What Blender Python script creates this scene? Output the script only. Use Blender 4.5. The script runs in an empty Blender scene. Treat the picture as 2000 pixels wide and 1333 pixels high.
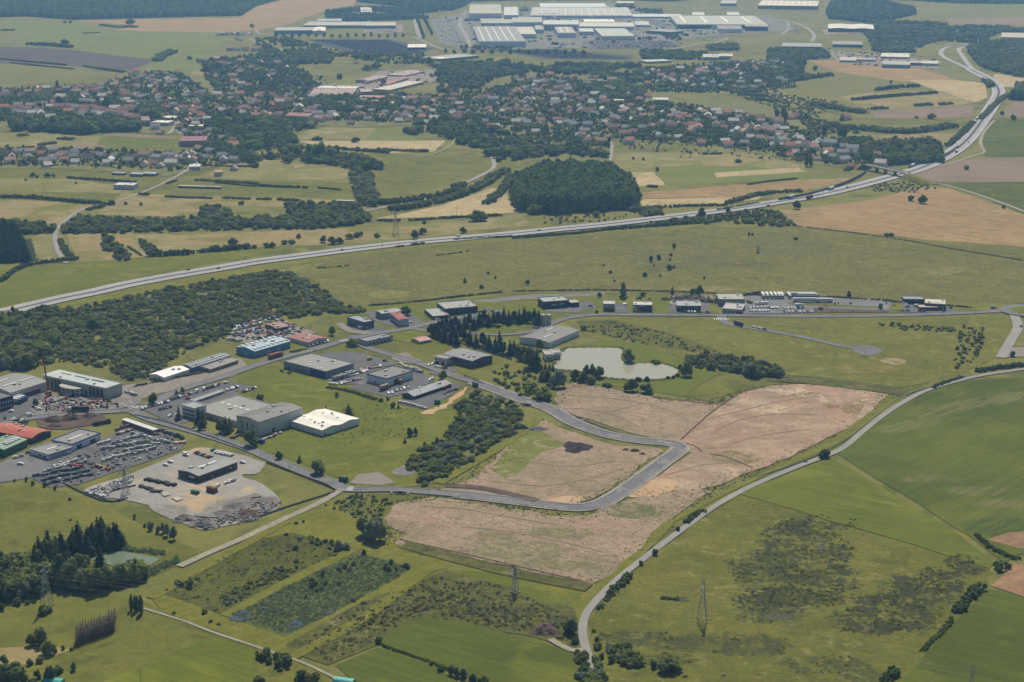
import bpy, math, random
import numpy as np
from mathutils import Vector
R = random.Random(7); NR = np.random.default_rng(7)
# ---------------------------------------------------------------- camera
SC = bpy.context.scene
H = 386.0; F = 3250.0; TH = math.atan(867/3250.0)
ct, st = math.cos(TH), math.sin(TH)
cam = bpy.data.cameras.new('camera'); co = bpy.data.objects.new('camera', cam)
SC.collection.objects.link(co); SC.camera = co
cam.sensor_width = 36; cam.lens = F/2000*36; cam.clip_start = 5; cam.clip_end = 60000
co.location = (0, 0, H); co.rotation_euler = (math.radians(90)-TH, 0, 0)
# ---------------------------------------------------------------- world and sun
SUN_EL, SUN_AZ = math.radians(51), math.radians(3)
w = bpy.data.worlds.new('World'); SC.world = w; w.use_nodes = True
nt = w.node_tree; bg = nt.nodes['Background']
sky = nt.nodes.new('ShaderNodeTexSky'); sky.sky_type = 'NISHITA'; sky.sun_disc = False
sky.sun_elevation = SUN_EL; sky.sun_rotation = SUN_AZ; sky.altitude = 300
sky.dust_density = 1.2
nt.links.new(sky.outputs[0], bg.inputs[0]); bg.inputs[1].default_value = 0.062
sl = bpy.data.lights.new('sun', 'SUN'); so = bpy.data.objects.new('sun', sl); SC.collection.objects.link(so)
sl.energy = 4.1; sl.angle = math.radians(0.55); sl.color = (1.0, 0.945, 0.85)
sd = Vector((math.sin(SUN_AZ)*math.cos(SUN_EL), math.cos(SUN_AZ)*math.cos(SUN_EL), math.sin(SUN_EL)))
so.rotation_euler = sd.to_track_quat('Z', 'Y').to_euler()
SC.view_settings.view_transform = 'Standard'; SC.view_settings.look = 'None'
SC.view_settings.exposure = 0.03; SC.view_settings.gamma = 1
SC.view_settings.use_curve_mapping = False
SC.render.engine = 'CYCLES'
try:
    SC.cycles.use_denoising = True; SC.cycles.denoiser = 'OPENIMAGEDENOISE'
except Exception: pass
SC.cycles.max_bounces = 5; SC.cycles.diffuse_bounces = 2; SC.cycles.glossy_bounces = 2
SC.cycles.volume_bounces = 1; SC.cycles.transmission_bounces = 2; SC.cycles.transparent_max_bounces = 4
HAZE = 0.000078
# ---------------------------------------------------------------- geometry of the place
def P(px, py, z=0.0):
    dx = px-1000; dv = -(py-666.5)
    d = (dx, F*ct+dv*st, -F*st+dv*ct)
    t = (z-H)/d[2]
    return Vector((d[0]*t, d[1]*t, z))
def proj(x, y, z):
    X = x; Y = y; Z = z-H
    dep = Y*ct - Z*st; up = Y*st + Z*ct
    return 1000+F*X/dep, 666.5-F*up/dep
def scl(py): return ct*(py+200)/H            # px per metre
def hpx(py, n): return n/(scl(py)*0.95)      # n picture px upright at row py, in metres
# ---------------------------------------------------------------- registry / naming
THINGS = []
COL = SC.collection
def link(o, parent=None):
    COL.objects.link(o)
    if parent is not None: o.parent = parent
    return o
def reg(o, label, cat, group=None, px=None):
    o['label'] = label; o['category'] = cat
    if group: o['group'] = group
    THINGS.append(o); return o
def empty(name, loc, rz, label, cat, group=None):
    o = bpy.data.objects.new(name, None); link(o); o.empty_display_size = 1
    o.location = loc; o.rotation_euler = (0, 0, rz)
    return reg(o, label, cat, group)
def mesh(name, vs, fs, mats, mi=None, smooth=False):
    m = bpy.data.meshes.new(name); m.from_pydata([tuple(v) for v in vs], [], fs)
    for x in (mats if isinstance(mats, (list, tuple)) else [mats]): m.materials.append(x)
    if mi is not None: m.polygons.foreach_set('material_index', mi)
    if smooth: m.polygons.foreach_set('use_smooth', [True]*len(fs))
    m.update(); return m
def obj(name, me, parent=None, kind=None, loc=None):
    o = bpy.data.objects.new(name, me); link(o, parent)
    if kind: o['kind'] = kind
    if loc is not None: o.location = loc
    return o
# ---------------------------------------------------------------- colours and materials
def lin(c):
    return tuple((v/255/12.92 if v/255 <= .04045 else ((v/255+.055)/1.055)**2.4) for v in c)+(1,)
def N(nt, t, **k):
    n = nt.nodes.new('ShaderNode'+t)
    for a, b in k.items(): setattr(n, a, b)
    return n
MC = {}
def pmat(rgb, rough=.75, metal=0, var=.12, scale=.6, spec=.3, name=None):
    """plain built surface with slight weathering"""
    key = (rgb, rough, metal, var, scale)
    if key in MC: return MC[key]
    m = bpy.data.materials.new(name or 'surface'); m.use_nodes = True; t = m.node_tree
    b = t.nodes['Principled BSDF']; c = lin(rgb)
    tc = N(t, 'TexCoord'); no = N(t, 'TexNoise'); no.inputs['Scale'].default_value = scale*.35; no.inputs['Detail'].default_value = 5
    t.links.new(tc.outputs['Object'], no.inputs['Vector'])
    mx = N(t, 'Mix', data_type='RGBA')
    mx.inputs[6].default_value = tuple(v*(1-var*1.6) for v in c[:3])+(1,)
    mx.inputs[7].default_value = tuple(min(1, v*(1+var)) for v in c[:3])+(1,)
    t.links.new(no.outputs[0], mx.inputs[0]); t.links.new(mx.outputs[2], b.inputs['Base Color'])
    b.inputs['Roughness'].default_value = rough; b.inputs['Metallic'].default_value = metal
    b.inputs['Specular IOR Level'].default_value = spec
    MC[key] = m; return m
def gmat(name, c1, c2, big=70, fine=2.2, fa=.35, patch=None, stripe=None, tuft=None, rough=.95, blobs=None):
    """ground cover: c1..c2 by broad noise, fine grain, optional patches (colour, scale m, threshold, softness),
    stripes (angle deg, period m, amount), tufts (colour, scale m, threshold)"""
    m = bpy.data.materials.new(name); m.use_nodes = True; t = m.node_tree; L = t.links
    b = t.nodes['Principled BSDF']; b.inputs['Roughness'].default_value = rough
    b.inputs['Specular IOR Level'].default_value = .08
    tc = N(t, 'TexCoord'); V = tc.outputs['Object']
    def noise(sc, det, dist=0, off=0, vec=V):
        n = N(t, 'TexNoise'); n.inputs['Scale'].default_value = 1.0/sc; n.inputs['Detail'].default_value = det
        n.inputs['Distortion'].default_value = dist; n.inputs['Roughness'].default_value = .6
        if off:
            mp = N(t, 'Mapping'); mp.inputs['Location'].default_value = (off*37.1, off*-91.7, off); L.new(vec, mp.inputs[0]); vec = mp.outputs[0]
        L.new(vec, n.inputs['Vector']); return n.outputs[0]
    def ramp(src, lo, hi):
        r = N(t, 'MapRange'); r.inputs[1].default_value = lo; r.inputs[2].default_value = hi; L.new(src, r.inputs[0]); return r.outputs[0]
    def mix(f, a, bb):
        x = N(t, 'Mix', data_type='RGBA')
        if isinstance(f, float): x.inputs[0].default_value = f
        else: L.new(f, x.inputs[0])
        for i, q in ((6, a), (7, bb)):
            if isinstance(q, tuple): x.inputs[i].default_value = q
            else: L.new(q, x.inputs[i])
        return x.outputs[2]
    def wg(c):
        if c[1] < c[0]-2 or c[1]-c[2] < 14: return c
        return ((c[0]+.4*(c[1]-c[0])+1)*.93, c[1]*.92, c[2]*.70)
    c1, c2 = wg(c1), wg(c2)
    if patch: patch = [(wg(q[0]),)+tuple(q[1:]) for q in ([patch] if not isinstance(patch, list) else patch)]
    sd_ = (sum(map(ord, name)) % 17)+1
    c = mix(ramp(noise(big, 6, .6, sd_), .36, .64), lin(c1), lin(c2))
    if patch:
        for pc, ps, th, sf in ([patch] if not isinstance(patch, list) else patch):
            c = mix(ramp(noise(ps, 7, .8, sd_+len(str(pc))), th, th+sf), c, lin(pc))
    for bc, el, ns, amp, op, dr in (blobs or []):      # patches at their own places, ragged edges
        acc = None
        for (x, y, rx, ry, an) in el:
            cc = P(x, y); w_ = (P(x+rx, y)-cc).length; h_ = abs((P(x, y-ry)-P(x, y+ry)).y)/2
            mp = N(t, 'Mapping', vector_type='TEXTURE'); mp.inputs['Location'].default_value = (cc.x, cc.y, 0); mp.inputs['Rotation'].default_value = (0, 0, math.radians(an))
            mp.inputs['Scale'].default_value = (w_, h_, 9999); L.new(V, mp.inputs[0])
            ln = N(t, 'VectorMath', operation='LENGTH'); L.new(mp.outputs[0], ln.inputs[0])
            sb = N(t, 'Math', operation='SUBTRACT'); sb.inputs[0].default_value = 1; L.new(ln.outputs['Value'], sb.inputs[1])
            if acc is None: acc = sb.outputs[0]
            else:
                mxx = N(t, 'Math', operation='MAXIMUM'); L.new(acc, mxx.inputs[0]); L.new(sb.outputs[0], mxx.inputs[1]); acc = mxx.outputs[0]
        vec = V
        if dr is not None:
            mp = N(t, 'Mapping', vector_type='TEXTURE'); mp.inputs['Rotation'].default_value = (0, 0, math.radians(dr)); mp.inputs['Scale'].default_value = (9, 1, 1); L.new(V, mp.inputs[0]); vec = mp.outputs[0]
        hf = N(t, 'Math', operation='MULTIPLY'); hf.inputs[1].default_value = .45; L.new(acc, hf.inputs[0])
        cl = N(t, 'Math', operation='MINIMUM'); cl.inputs[1].default_value = .045*amp; L.new(hf.outputs[0], cl.inputs[0])
        ma = N(t, 'Math', operation='MULTIPLY_ADD'); ma.inputs[1].default_value = amp; n1 = noise(ns, 7, .5, 4, vec); n2 = noise(ns*.22, 6, .4, 6, vec); av = N(t, 'Mix', data_type='FLOAT'); av.inputs[0].default_value = .5; L.new(n1, av.inputs[2]); L.new(n2, av.inputs[3]); L.new(av.outputs[0], ma.inputs[0]); L.new(cl.outputs[0], ma.inputs[2])
        rr_ = N(t, 'MapRange'); rr_.inputs[1].default_value = amp*.5; rr_.inputs[2].default_value = amp*.5+.05*amp; rr_.inputs[4].default_value = op; L.new(ma.outputs[0], rr_.inputs[0])
        c = mix(rr_.outputs[0], c, lin(bc))
    if stripe:
        ang, per, am = stripe
        mp = N(t, 'Mapping', vector_type='TEXTURE'); mp.inputs['Rotation'].default_value = (0, 0, math.radians(ang))
        mp.inputs['Scale'].default_value = (per*22, per, 1); L.new(V, mp.inputs[0]); SV = mp.outputs[0]
        n = N(t, 'TexNoise'); n.inputs['Scale'].default_value = 1; n.inputs['Detail'].default_value = 4; L.new(mp.outputs[0], n.inputs['Vector'])
        hs = N(t, 'HueSaturation'); L.new(c, hs.inputs['Color'])
        r = N(t, 'MapRange'); r.inputs[1].default_value = .3; r.inputs[2].default_value = .7
        r.inputs[3].default_value = 1-am; r.inputs[4].default_value = 1+am; L.new(n.outputs[0], r.inputs[0]); L.new(r.outputs[0], hs.inputs['Value'])
        c = hs.outputs[0]
    if tuft:
        for tcx, ts, tt in ([tuft] if not isinstance(tuft, list) else tuft):
            c = mix(ramp(noise(ts, 4, .3, sd_+3), tt, tt+.05), c, lin(tcx))
    mn = ramp(noise(fine*4.5, 6, .4, sd_+7), .25, .75)
    hs = N(t, 'HueSaturation'); L.new(c, hs.inputs['Color'])
    r = N(t, 'MapRange'); r.inputs[3].default_value = 1-fa*.75; r.inputs[4].default_value = 1+fa*.75; L.new(mn, r.inputs[0]); L.new(r.outputs[0], hs.inputs['Value']); c = hs.outputs[0]
    fn = ramp(noise(fine, 6, 0, sd_+5), .25, .75)
    hs = N(t, 'HueSaturation'); L.new(c, hs.inputs['Color'])
    r = N(t, 'MapRange'); r.inputs[3].default_value = 1-fa; r.inputs[4].default_value = 1+fa; L.new(fn, r.inputs[0]); L.new(r.outputs[0], hs.inputs['Value'])
    L.new(hs.outputs[0], b.inputs['Base Color'])
    bp = N(t, 'Bump'); bp.inputs['Strength'].default_value = .5; bp.inputs['Distance'].default_value = .35
    L.new(noise(fine*1.3, 5, 0, sd_+9), bp.inputs['Height']); L.new(bp.outputs[0], b.inputs['Normal'])
    return m
def leafmat(name, c1, c2, trans=.25):
    m = bpy.data.materials.new(name); m.use_nodes = True; t = m.node_tree; L = t.links
    for n in list(t.nodes):
        if n.type == 'BSDF_PRINCIPLED': t.nodes.remove(n)
    out = [n for n in t.nodes if n.type == 'OUTPUT_MATERIAL'][0]
    oi = N(t, 'ObjectInfo'); geo = N(t, 'NewGeometry'); mx = N(t, 'Mix', data_type='RGBA')
    a = N(t, 'Math', operation='MULTIPLY'); a.inputs[1].default_value = .55; L.new(geo.outputs['Random Per Island'], a.inputs[0])
    bq = N(t, 'Math', operation='MULTIPLY_ADD'); bq.inputs[1].default_value = .45; L.new(oi.outputs['Random'], bq.inputs[0]); L.new(a.outputs[0], bq.inputs[2])
    L.new(bq.outputs[0], mx.inputs[0]); mx.inputs[6].default_value = lin(c1); mx.inputs[7].default_value = lin(c2)
    d = N(t, 'BsdfDiffuse'); tr = N(t, 'BsdfTranslucent'); ms = N(t, 'MixShader'); ms.inputs[0].default_value = trans
    L.new(mx.outputs[2], d.inputs[0]); L.new(mx.outputs[2], tr.inputs[0]); L.new(d.outputs[0], ms.inputs[1]); L.new(tr.outputs[0], ms.inputs[2])
    L.new(ms.outputs[0], out.inputs['Surface'])
    return m
G = {}
RB = [(1575,1075,85,52,0),(1550,1125,115,48,0),(1500,1180,70,20,0),(1600,1022,70,14,0),(1570,1160,90,25,0)]
RB2 = [(1745,1195,85,34,0),(1800,1155,62,34,0),(1690,1218,62,24,0),(1885,1105,40,18,0),(1840,1135,45,25,0)]
RB3 = [(1240,1247,90,12,0),(1360,1258,90,15,0),(1450,1262,90,22,0),(1500,1205,60,15,0),(1690,1325,38,20,0),(1610,1300,80,18,0),(1330,1173,18,5,0),(1300,1290,60,12,0)]
G['base']    = gmat('meadow_grass', (114,118,76), (130,130,86), 160, 3, .18, patch=((98,106,64), 60, .5, .1))
G['meadow']  = gmat('pale_meadow', (122,122,76), (136,130,86), 90, 2.5, .2, patch=((146,136,96), 40, .53, .1), stripe=(-30, 5, .06))
G['meadow2'] = gmat('olive_meadow', (102,110,58), (120,122,68), 80, 2.5, .2, patch=((92,102,54), 35, .52, .1), stripe=(30, 5, .05))
G['lush']    = gmat('lush_grass', (94,110,44), (108,120,52), 50, 2.2, .2, patch=((124,126,62), 30, .54, .1), stripe=(-30, 4, .06))
G['lush2']   = gmat('mown_lawn', (92,110,46), (104,120,52), 35, 2, .12, stripe=(-20, 3, .06))
G['crop']    = gmat('young_crop', (74,94,42), (88,106,48), 110, 2, .12, patch=[((106,118,54), 55, .55, .12)], stripe=(-33, 2.4, .17))
G['cropA']   = gmat('striped_crop', (72,94,44), (88,108,50), 120, 2, .12, patch=[((102,114,52), 60, .45, .25)], stripe=(44, 2.2, .16),
   blobs=[((132,124,88), [(1775,832,75,9,30),(1930,782,110,9,30),(1850,800,100,8,30)], 5, 1.5, .38, 44), ((128,118,86), [(1810,935,50,8,0),(1910,960,60,9,0),(1950,985,70,8,0)], 5, 1.5, .42, 44), ((64,78,44), [(1960,1030,90,18,0)], 20, .8, .7, 44)])
G['cropB']   = gmat('light_crop', (88,106,46), (102,118,50), 90, 2, .10, patch=((120,130,56), 60, .5, .15), stripe=(-33, 2.4, .14), blobs=[((100,92,66), [(1898,1062,14,5,0)], 6, .6, .8, None)])
G['far']     = gmat('far_green_field', (100,120,72), (114,130,78), 140, 4, .1, patch=((120,130,82), 90, .5, .15), stripe=(20, 14, .08))
G['farolive']= gmat('far_olive_field', (114,118,78), (126,126,86), 140, 4, .1, stripe=(-20, 14, .06))
G['plough']  = gmat('ploughed_field', (82,76,74), (94,86,82), 120, 4, .08, stripe=(-42, 9, .06))
G['wheat']   = gmat('ripe_wheat', (146,122,84), (160,136,96), 110, 3, .10, patch=[((128,118,78), 35, .5, .2), ((138,110,76), 14, .5, .2)], stripe=(-37, 3.5, .2))
G['wheat2']  = gmat('pale_stubble', (164,148,110), (178,162,122), 70, 2.5, .10, patch=((152,144,98), 50, .56, .1), stripe=(62, 3, .2))
G['fallow']  = gmat('grey_brown_field', (126,110,92), (138,120,100), 100, 3, .08, stripe=(-15, 6, .09))
G['tancrop'] = gmat('tan_meadow', (138,126,84), (150,134,92), 90, 3, .12, patch=((124,124,76), 60, .5, .12), stripe=(-25, 7, .10))
G['rough']   = gmat('rough_pasture', (108,108,66), (122,120,76), 70, 1.6, .3, patch=[((96,100,60), 45, .5, .2), ((132,128,82), 9, .54, .2)], stripe=(-30, 2.2, .10), tuft=((88,92,58), 3.5, .60), blobs=[((92,92,66), [(1330,500,110,26,0),(1540,480,90,22,0),(740,548,40,8,0)], 12, .8, .5, None), ((134,128,58), [(760,575,40,8,0)], 12, .8, .8, None), ((150,138,96), [(1850,530,60,5,40),(1380,565,60,6,0)], 5, .8, .5, None)])
G['pasture'] = gmat('marsh_pasture', (102,106,54), (116,118,62), 60, 1.8, .28, patch=[((92,102,50), 40, .55, .1), ((126,122,68), 12, .56, .12)], stripe=(-15, 2, .08), tuft=[((82,86,48), 4, .62)],
   blobs=[((58,62,40), RB, 16, 1.7, .85, None), ((58,60,38), RB2, 14, 1.7, .9, None), ((70,74,44), RB3, 11, 1.7, .85, None), ((84,82,74), [(1605,1072,14,6,0),(1520,1205,28,6,0),(1465,1152,14,5,0)], 6, .8, .9, None)])
G['plain']   = gmat('grass_plain', (106,110,56), (120,122,64), 60, 1.8, .24, patch=[((96,106,52), 40, .55, .1), ((132,126,74), 16, .56, .12)], stripe=(-25, 2.5, .08), blobs=[((160,142,112), [(1745,706,24,7,0)], 7, .9, .9, None), ((134,116,66), [(1690,720,60,10,0)], 14, .8, .5, None)])
G['soil']    = gmat('bare_pink_soil', (156,136,116), (144,128,107), 55, 1.6, .26, patch=[((174,140,120), 60, .42, .3), ((184,164,138), 22, .48, .24), ((124,112,88), 14, .56, .2)], stripe=(-35, 2.2, .07), tuft=[((134,120,94), 1.7, .59)],
   blobs=[((104,112,60), [(1000,905,45,22,0),(1130,905,30,8,0),(1285,842,26,12,35),(1190,925,30,9,0),(1110,820,90,4,20)], 8, 1.2, .85, None), ((122,112,102), [(1085,870,60,14,0),(1240,885,22,6,0)], 8, .9, .8, None), ((184,146,108), [(1110,978,36,9,0),(1270,955,40,10,0),(1245,878,16,5,0)], 9, .9, .9, None)])
G['soil2']   = gmat('weedy_soil', (150,132,111), (138,124,101), 40, 1.4, .28, patch=[((168,144,124), 30, .42, .3), ((118,112,80), 12, .56, .2)], stripe=(-30, 2.0, .08), tuft=[((120,114,80), 1.7, .56)],
   blobs=[((100,106,60), [(1100,1043,75,10,-10),(960,1050,60,8,0),(1100,1105,90,10,-15),(1020,1075,110,18,0)], 6, 1.7, .7, None), ((168,138,122), [(830,1010,60,14,0),(1180,1022,70,16,0)], 10, 1, .7, None), ((84,96,50), [(1240,1000,60,14,0),(1200,985,50,8,0)], 9, 1, .8, None)])
G['redsoil'] = gmat('red_soil', (160,137,115), (148,127,104), 50, 1.8, .2, patch=[((182,158,134), 24, .46, .25), ((160,126,106), 60, .48, .25), ((126,110,84), 12, .58, .16)], stripe=(35, 2.6, .08), tuft=[((122,108,78), 2.6, .62)],
   blobs=[((196,178,148), [(1560,765,110,12,0),(1660,782,60,10,0),(1500,800,40,10,0)], 12, 1.2, .8, None), ((126,108,76), [(1680,800,36,18,0),(1625,792,18,7,0),(1660,780,14,5,0)], 8, 1, .9, None), ((106,104,62), [(1440,895,50,14,0),(1370,800,26,9,0),(1500,775,30,5,0)], 6, 1.4, .8, None), ((112,88,78), [(1560,772,90,3,20)], 3, 1.2, .8, None)])
G['sand']    = gmat('sandy_soil', (180,150,114), (190,162,128), 14, 1.2, .18)
G['yardsand']= gmat('yard_sand', (156,152,144), (144,141,134), 30, 1.4, .14, patch=((180,160,132), 22, .55, .1), blobs=[((186,158,118), [(400,985,60,16,0),(370,975,40,10,0)], 8, 1, .8, None), ((126,122,116), [(480,995,80,22,0),(380,1020,70,16,0),(330,1000,40,12,0)], 8, 1.1, .9, None)])
G['darkearth']=gmat('dark_earth', (86,72,64), (104,88,78), 8, .8, .4)
G['gravel']  = gmat('grey_gravel', (118,113,108), (134,128,122), 10, .8, .3)
G['gravel2'] = gmat('gravel_yard', (134,126,118), (146,138,126), 25, 1, .2, tuft=((114,112,84), 3, .62))
G['asphalt'] = gmat('asphalt', (110,110,110), (124,123,121), 40, .8, .1, patch=((102,102,103), 14, .58, .04), rough=.8)
G['asphaltd']= gmat('dark_asphalt', (92,92,94), (106,105,104), 25, .8, .1, patch=((120,118,114), 10, .6, .04), rough=.8)
G['blacklot']= gmat('black_asphalt', (58,60,66), (66,68,74), 25, .8, .06, rough=.8)
G['worksyard']= gmat('works_ground', (112,114,112), (128,130,124), 60, 2, .12, patch=((104,114,80), 50, .55, .06), rough=.9)
G['soilrut'] = gmat('wheel_rut_soil', (146,127,108), (158,140,118), 10, 1, .2)
G['redfield']= gmat('red_brown_field', (138,108,84), (152,120,92), 30, 2, .16, patch=((118,104,70), 18, .52, .15), stripe=(30, 3, .2))
G['blackearth']= gmat('black_earth', (58,48,48), (76,64,62), 5, .8, .4)
G['roadlt']  = gmat('pale_road', (142,140,134), (152,150,144), 30, 1, .09, rough=.85)
G['motorway']= gmat('motorway_asphalt', (152,153,155), (162,162,163), 90, 2, .05, rough=.8)
G['median']  = gmat('median_strip', (78,74,70), (90,86,78), 20, 1, .2)
G['track']   = gmat('gravel_track', (146,140,122), (158,152,134), 20, .9, .18, tuft=((116,118,78), 3, .62))
G['newroad'] = gmat('unfinished_road', (110,110,113), (126,125,125), 30, 1, .12, patch=((140,136,130), 14, .56, .06), stripe=(-35, 1.2, .06))
G['shoulder']= gmat('road_shoulder', (146,140,132), (158,150,140), 20, 1, .2, patch=((120,108,98), 6, .55, .08))
G['scrub']   = gmat('scrub_ground', (92,98,52), (108,112,60), 22, 1.2, .3, patch=((76,84,46), 9, .5, .1))
G['bank']    = gmat('bank_grass', (112,116,56), (124,126,64), 30, 1.5, .24, stripe=(45, 2.2, .1))
G['thistle'] = gmat('brambly_ground', (92,96,60), (104,106,68), 24, 1.2, .34, patch=[((78,84,54), 10, .5, .1), ((118,114,70), 14, .58, .1)], tuft=((70,76,50), 2, .58))
G['basin']   = gmat('basin_grass', (84,92,46), (98,104,52), 26, 1.3, .3, patch=[((76,84,48), 10, .52, .1), ((116,116,58), 30, .56, .1)], tuft=((66,72,44), 3, .57))
G['reed']    = gmat('reed_bed', (84,100,66), (94,110,74), 18, .9, .24, patch=((72,90,56), 9, .55, .1))
G['town']    = gmat('garden_ground', (104,112,74), (124,126,92), 22, 1.6, .22, patch=((144,140,128), 10, .58, .06))
G['forestfl']= gmat('forest_floor', (48,56,34), (60,66,40), 20, 1.5, .3)
G['weed']    = gmat('weedy_green', (108,120,68), (126,130,84), 18, 1, .3, patch=((146,138,106), 12, .55, .08))
WATER = bpy.data.materials.new('pond_water'); WATER.use_nodes = True
_b = WATER.node_tree.nodes['Principled BSDF']; _b.inputs['Base Color'].default_value = lin((164,162,140)); _b.inputs['Roughness'].default_value = .03; _b.inputs['IOR'].default_value = 1.4
_n = N(WATER.node_tree, 'TexNoise'); _n.inputs['Scale'].default_value = 1.2; _bp = N(WATER.node_tree, 'Bump'); _bp.inputs['Strength'].default_value = .015; _bp.inputs['Distance'].default_value = .1
_tc = N(WATER.node_tree, 'TexCoord'); WATER.node_tree.links.new(_tc.outputs['Object'], _n.inputs['Vector'])
WATER.node_tree.links.new(_n.outputs[0], _bp.inputs['Height']); WATER.node_tree.links.new(_bp.outputs[0], _b.inputs['Normal'])
WATER2 = WATER.copy(); WATER2.name = 'green_water'; WATER2.node_tree.nodes['Principled BSDF'].inputs['Base Color'].default_value = lin((112,126,100))
# ---------------------------------------------------------------- ground sheets
Z = 0.0
obj('ground', mesh('ground', [(-30000,-3000,0), (30000,-3000,0), (30000,40000,0), (-30000,40000,0)], [(0,1,2,3)], G['base']), kind='structure')
def cr(pts, closed=False, n=6):
    """Catmull-Rom through 2D points"""
    pts = [Vector(p[:2]) for p in pts]; out = []
    m = len(pts)
    rng = range(m) if closed else range(m-1)
    for i in rng:
        if closed: a, b, c, d = pts[(i-1) % m], pts[i], pts[(i+1) % m], pts[(i+2) % m]
        else: a, b, c, d = pts[max(i-1, 0)], pts[i], pts[i+1], pts[min(i+2, m-1)]
        for k in range(n):
            t = k/n
            out.append(.5*((2*b)+(-a+c)*t+(2*a-5*b+4*c-d)*t*t+(-a+3*b-3*c+d)*t**3))
    if not closed: out.append(pts[-1])
    return out
def pairs(s): 
    v = [float(x) for x in s.replace(',', ' ').split()]; return list(zip(v[::2], v[1::2]))
_lvl = [0]; _rl = [0]
def sheet(name, mat, s, z=None, smooth=True, rough=1.5):
    """flush field sheet; s = outline as picture positions on level ground"""
    if z is None: _lvl[0] += 1; z = .02+.004*_lvl[0]
    p = [P(x, y) for x, y in pairs(s)]
    if smooth: q = cr(p, True, 5)
    else:
        q = []
        for i in range(len(p)):
            a, b = p[i], p[(i+1) % len(p)]
            nn = max(1, min(12, int((b-a).length/25)))
            for k in range(nn): q.append((a+(b-a)*k/nn).to_2d())
    r = random.Random(len(s)); sc_ = rough*(.5+abs(p[0].y)/3000)
    q = [(v.x+r.uniform(-1, 1)*sc_, v.y+r.uniform(-1, 1)*sc_, z) for v in q]
    import mathutils
    tri = mathutils.geometry.tessellate_polygon([[Vector(v) for v in q]])
    fs = []
    for t in tri:
        a, b, c = (q[i] for i in t)
        cr_ = (b[0]-a[0])*(c[1]-a[1])-(b[1]-a[1])*(c[0]-a[0])
        fs.append(tuple(t) if cr_ > 0 else tuple(t[::-1]))
    return obj(name, mesh(name, q, fs, G[mat] if isinstance(mat, str) else mat), kind='structure')
def ribbon_geo(pts, wd, z, off=0.0, n=8, smooth=True):
    q = cr(pts, False, n) if smooth else [Vector(p[:2]) for p in pts]
    vs = []; fs = []
    for i, p in enumerate(q):
        d = (q[min(i+1, len(q)-1)]-q[max(i-1, 0)])
        if d.length < 1e-6: d = Vector((1, 0))
        d.normalize(); nn = Vector((-d.y, d.x))
        w0 = wd if not isinstance(wd, tuple) else wd[0]+(wd[1]-wd[0])*i/(len(q)-1)
        a = p+nn*(off+w0/2); b = p+nn*(off-w0/2)
        vs += [(a.x, a.y, z), (b.x, b.y, z)]
        if i: k = 2*i; fs.append((k-1, k+1, k, k-2)) 
    return vs, fs
def ribbon(name, mat, s, wd, z=None, off=0.0, n=8, parent=None):
    if z is None: _rl[0] += 1; z = .585+.004*_rl[0]
    vs, fs = ribbon_geo([P(x, y) for x, y in pairs(s)], wd, z, off, n)
    return obj(name, mesh(name, vs, fs, G[mat] if isinstance(mat, str) else mat), parent, kind='structure')
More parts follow.
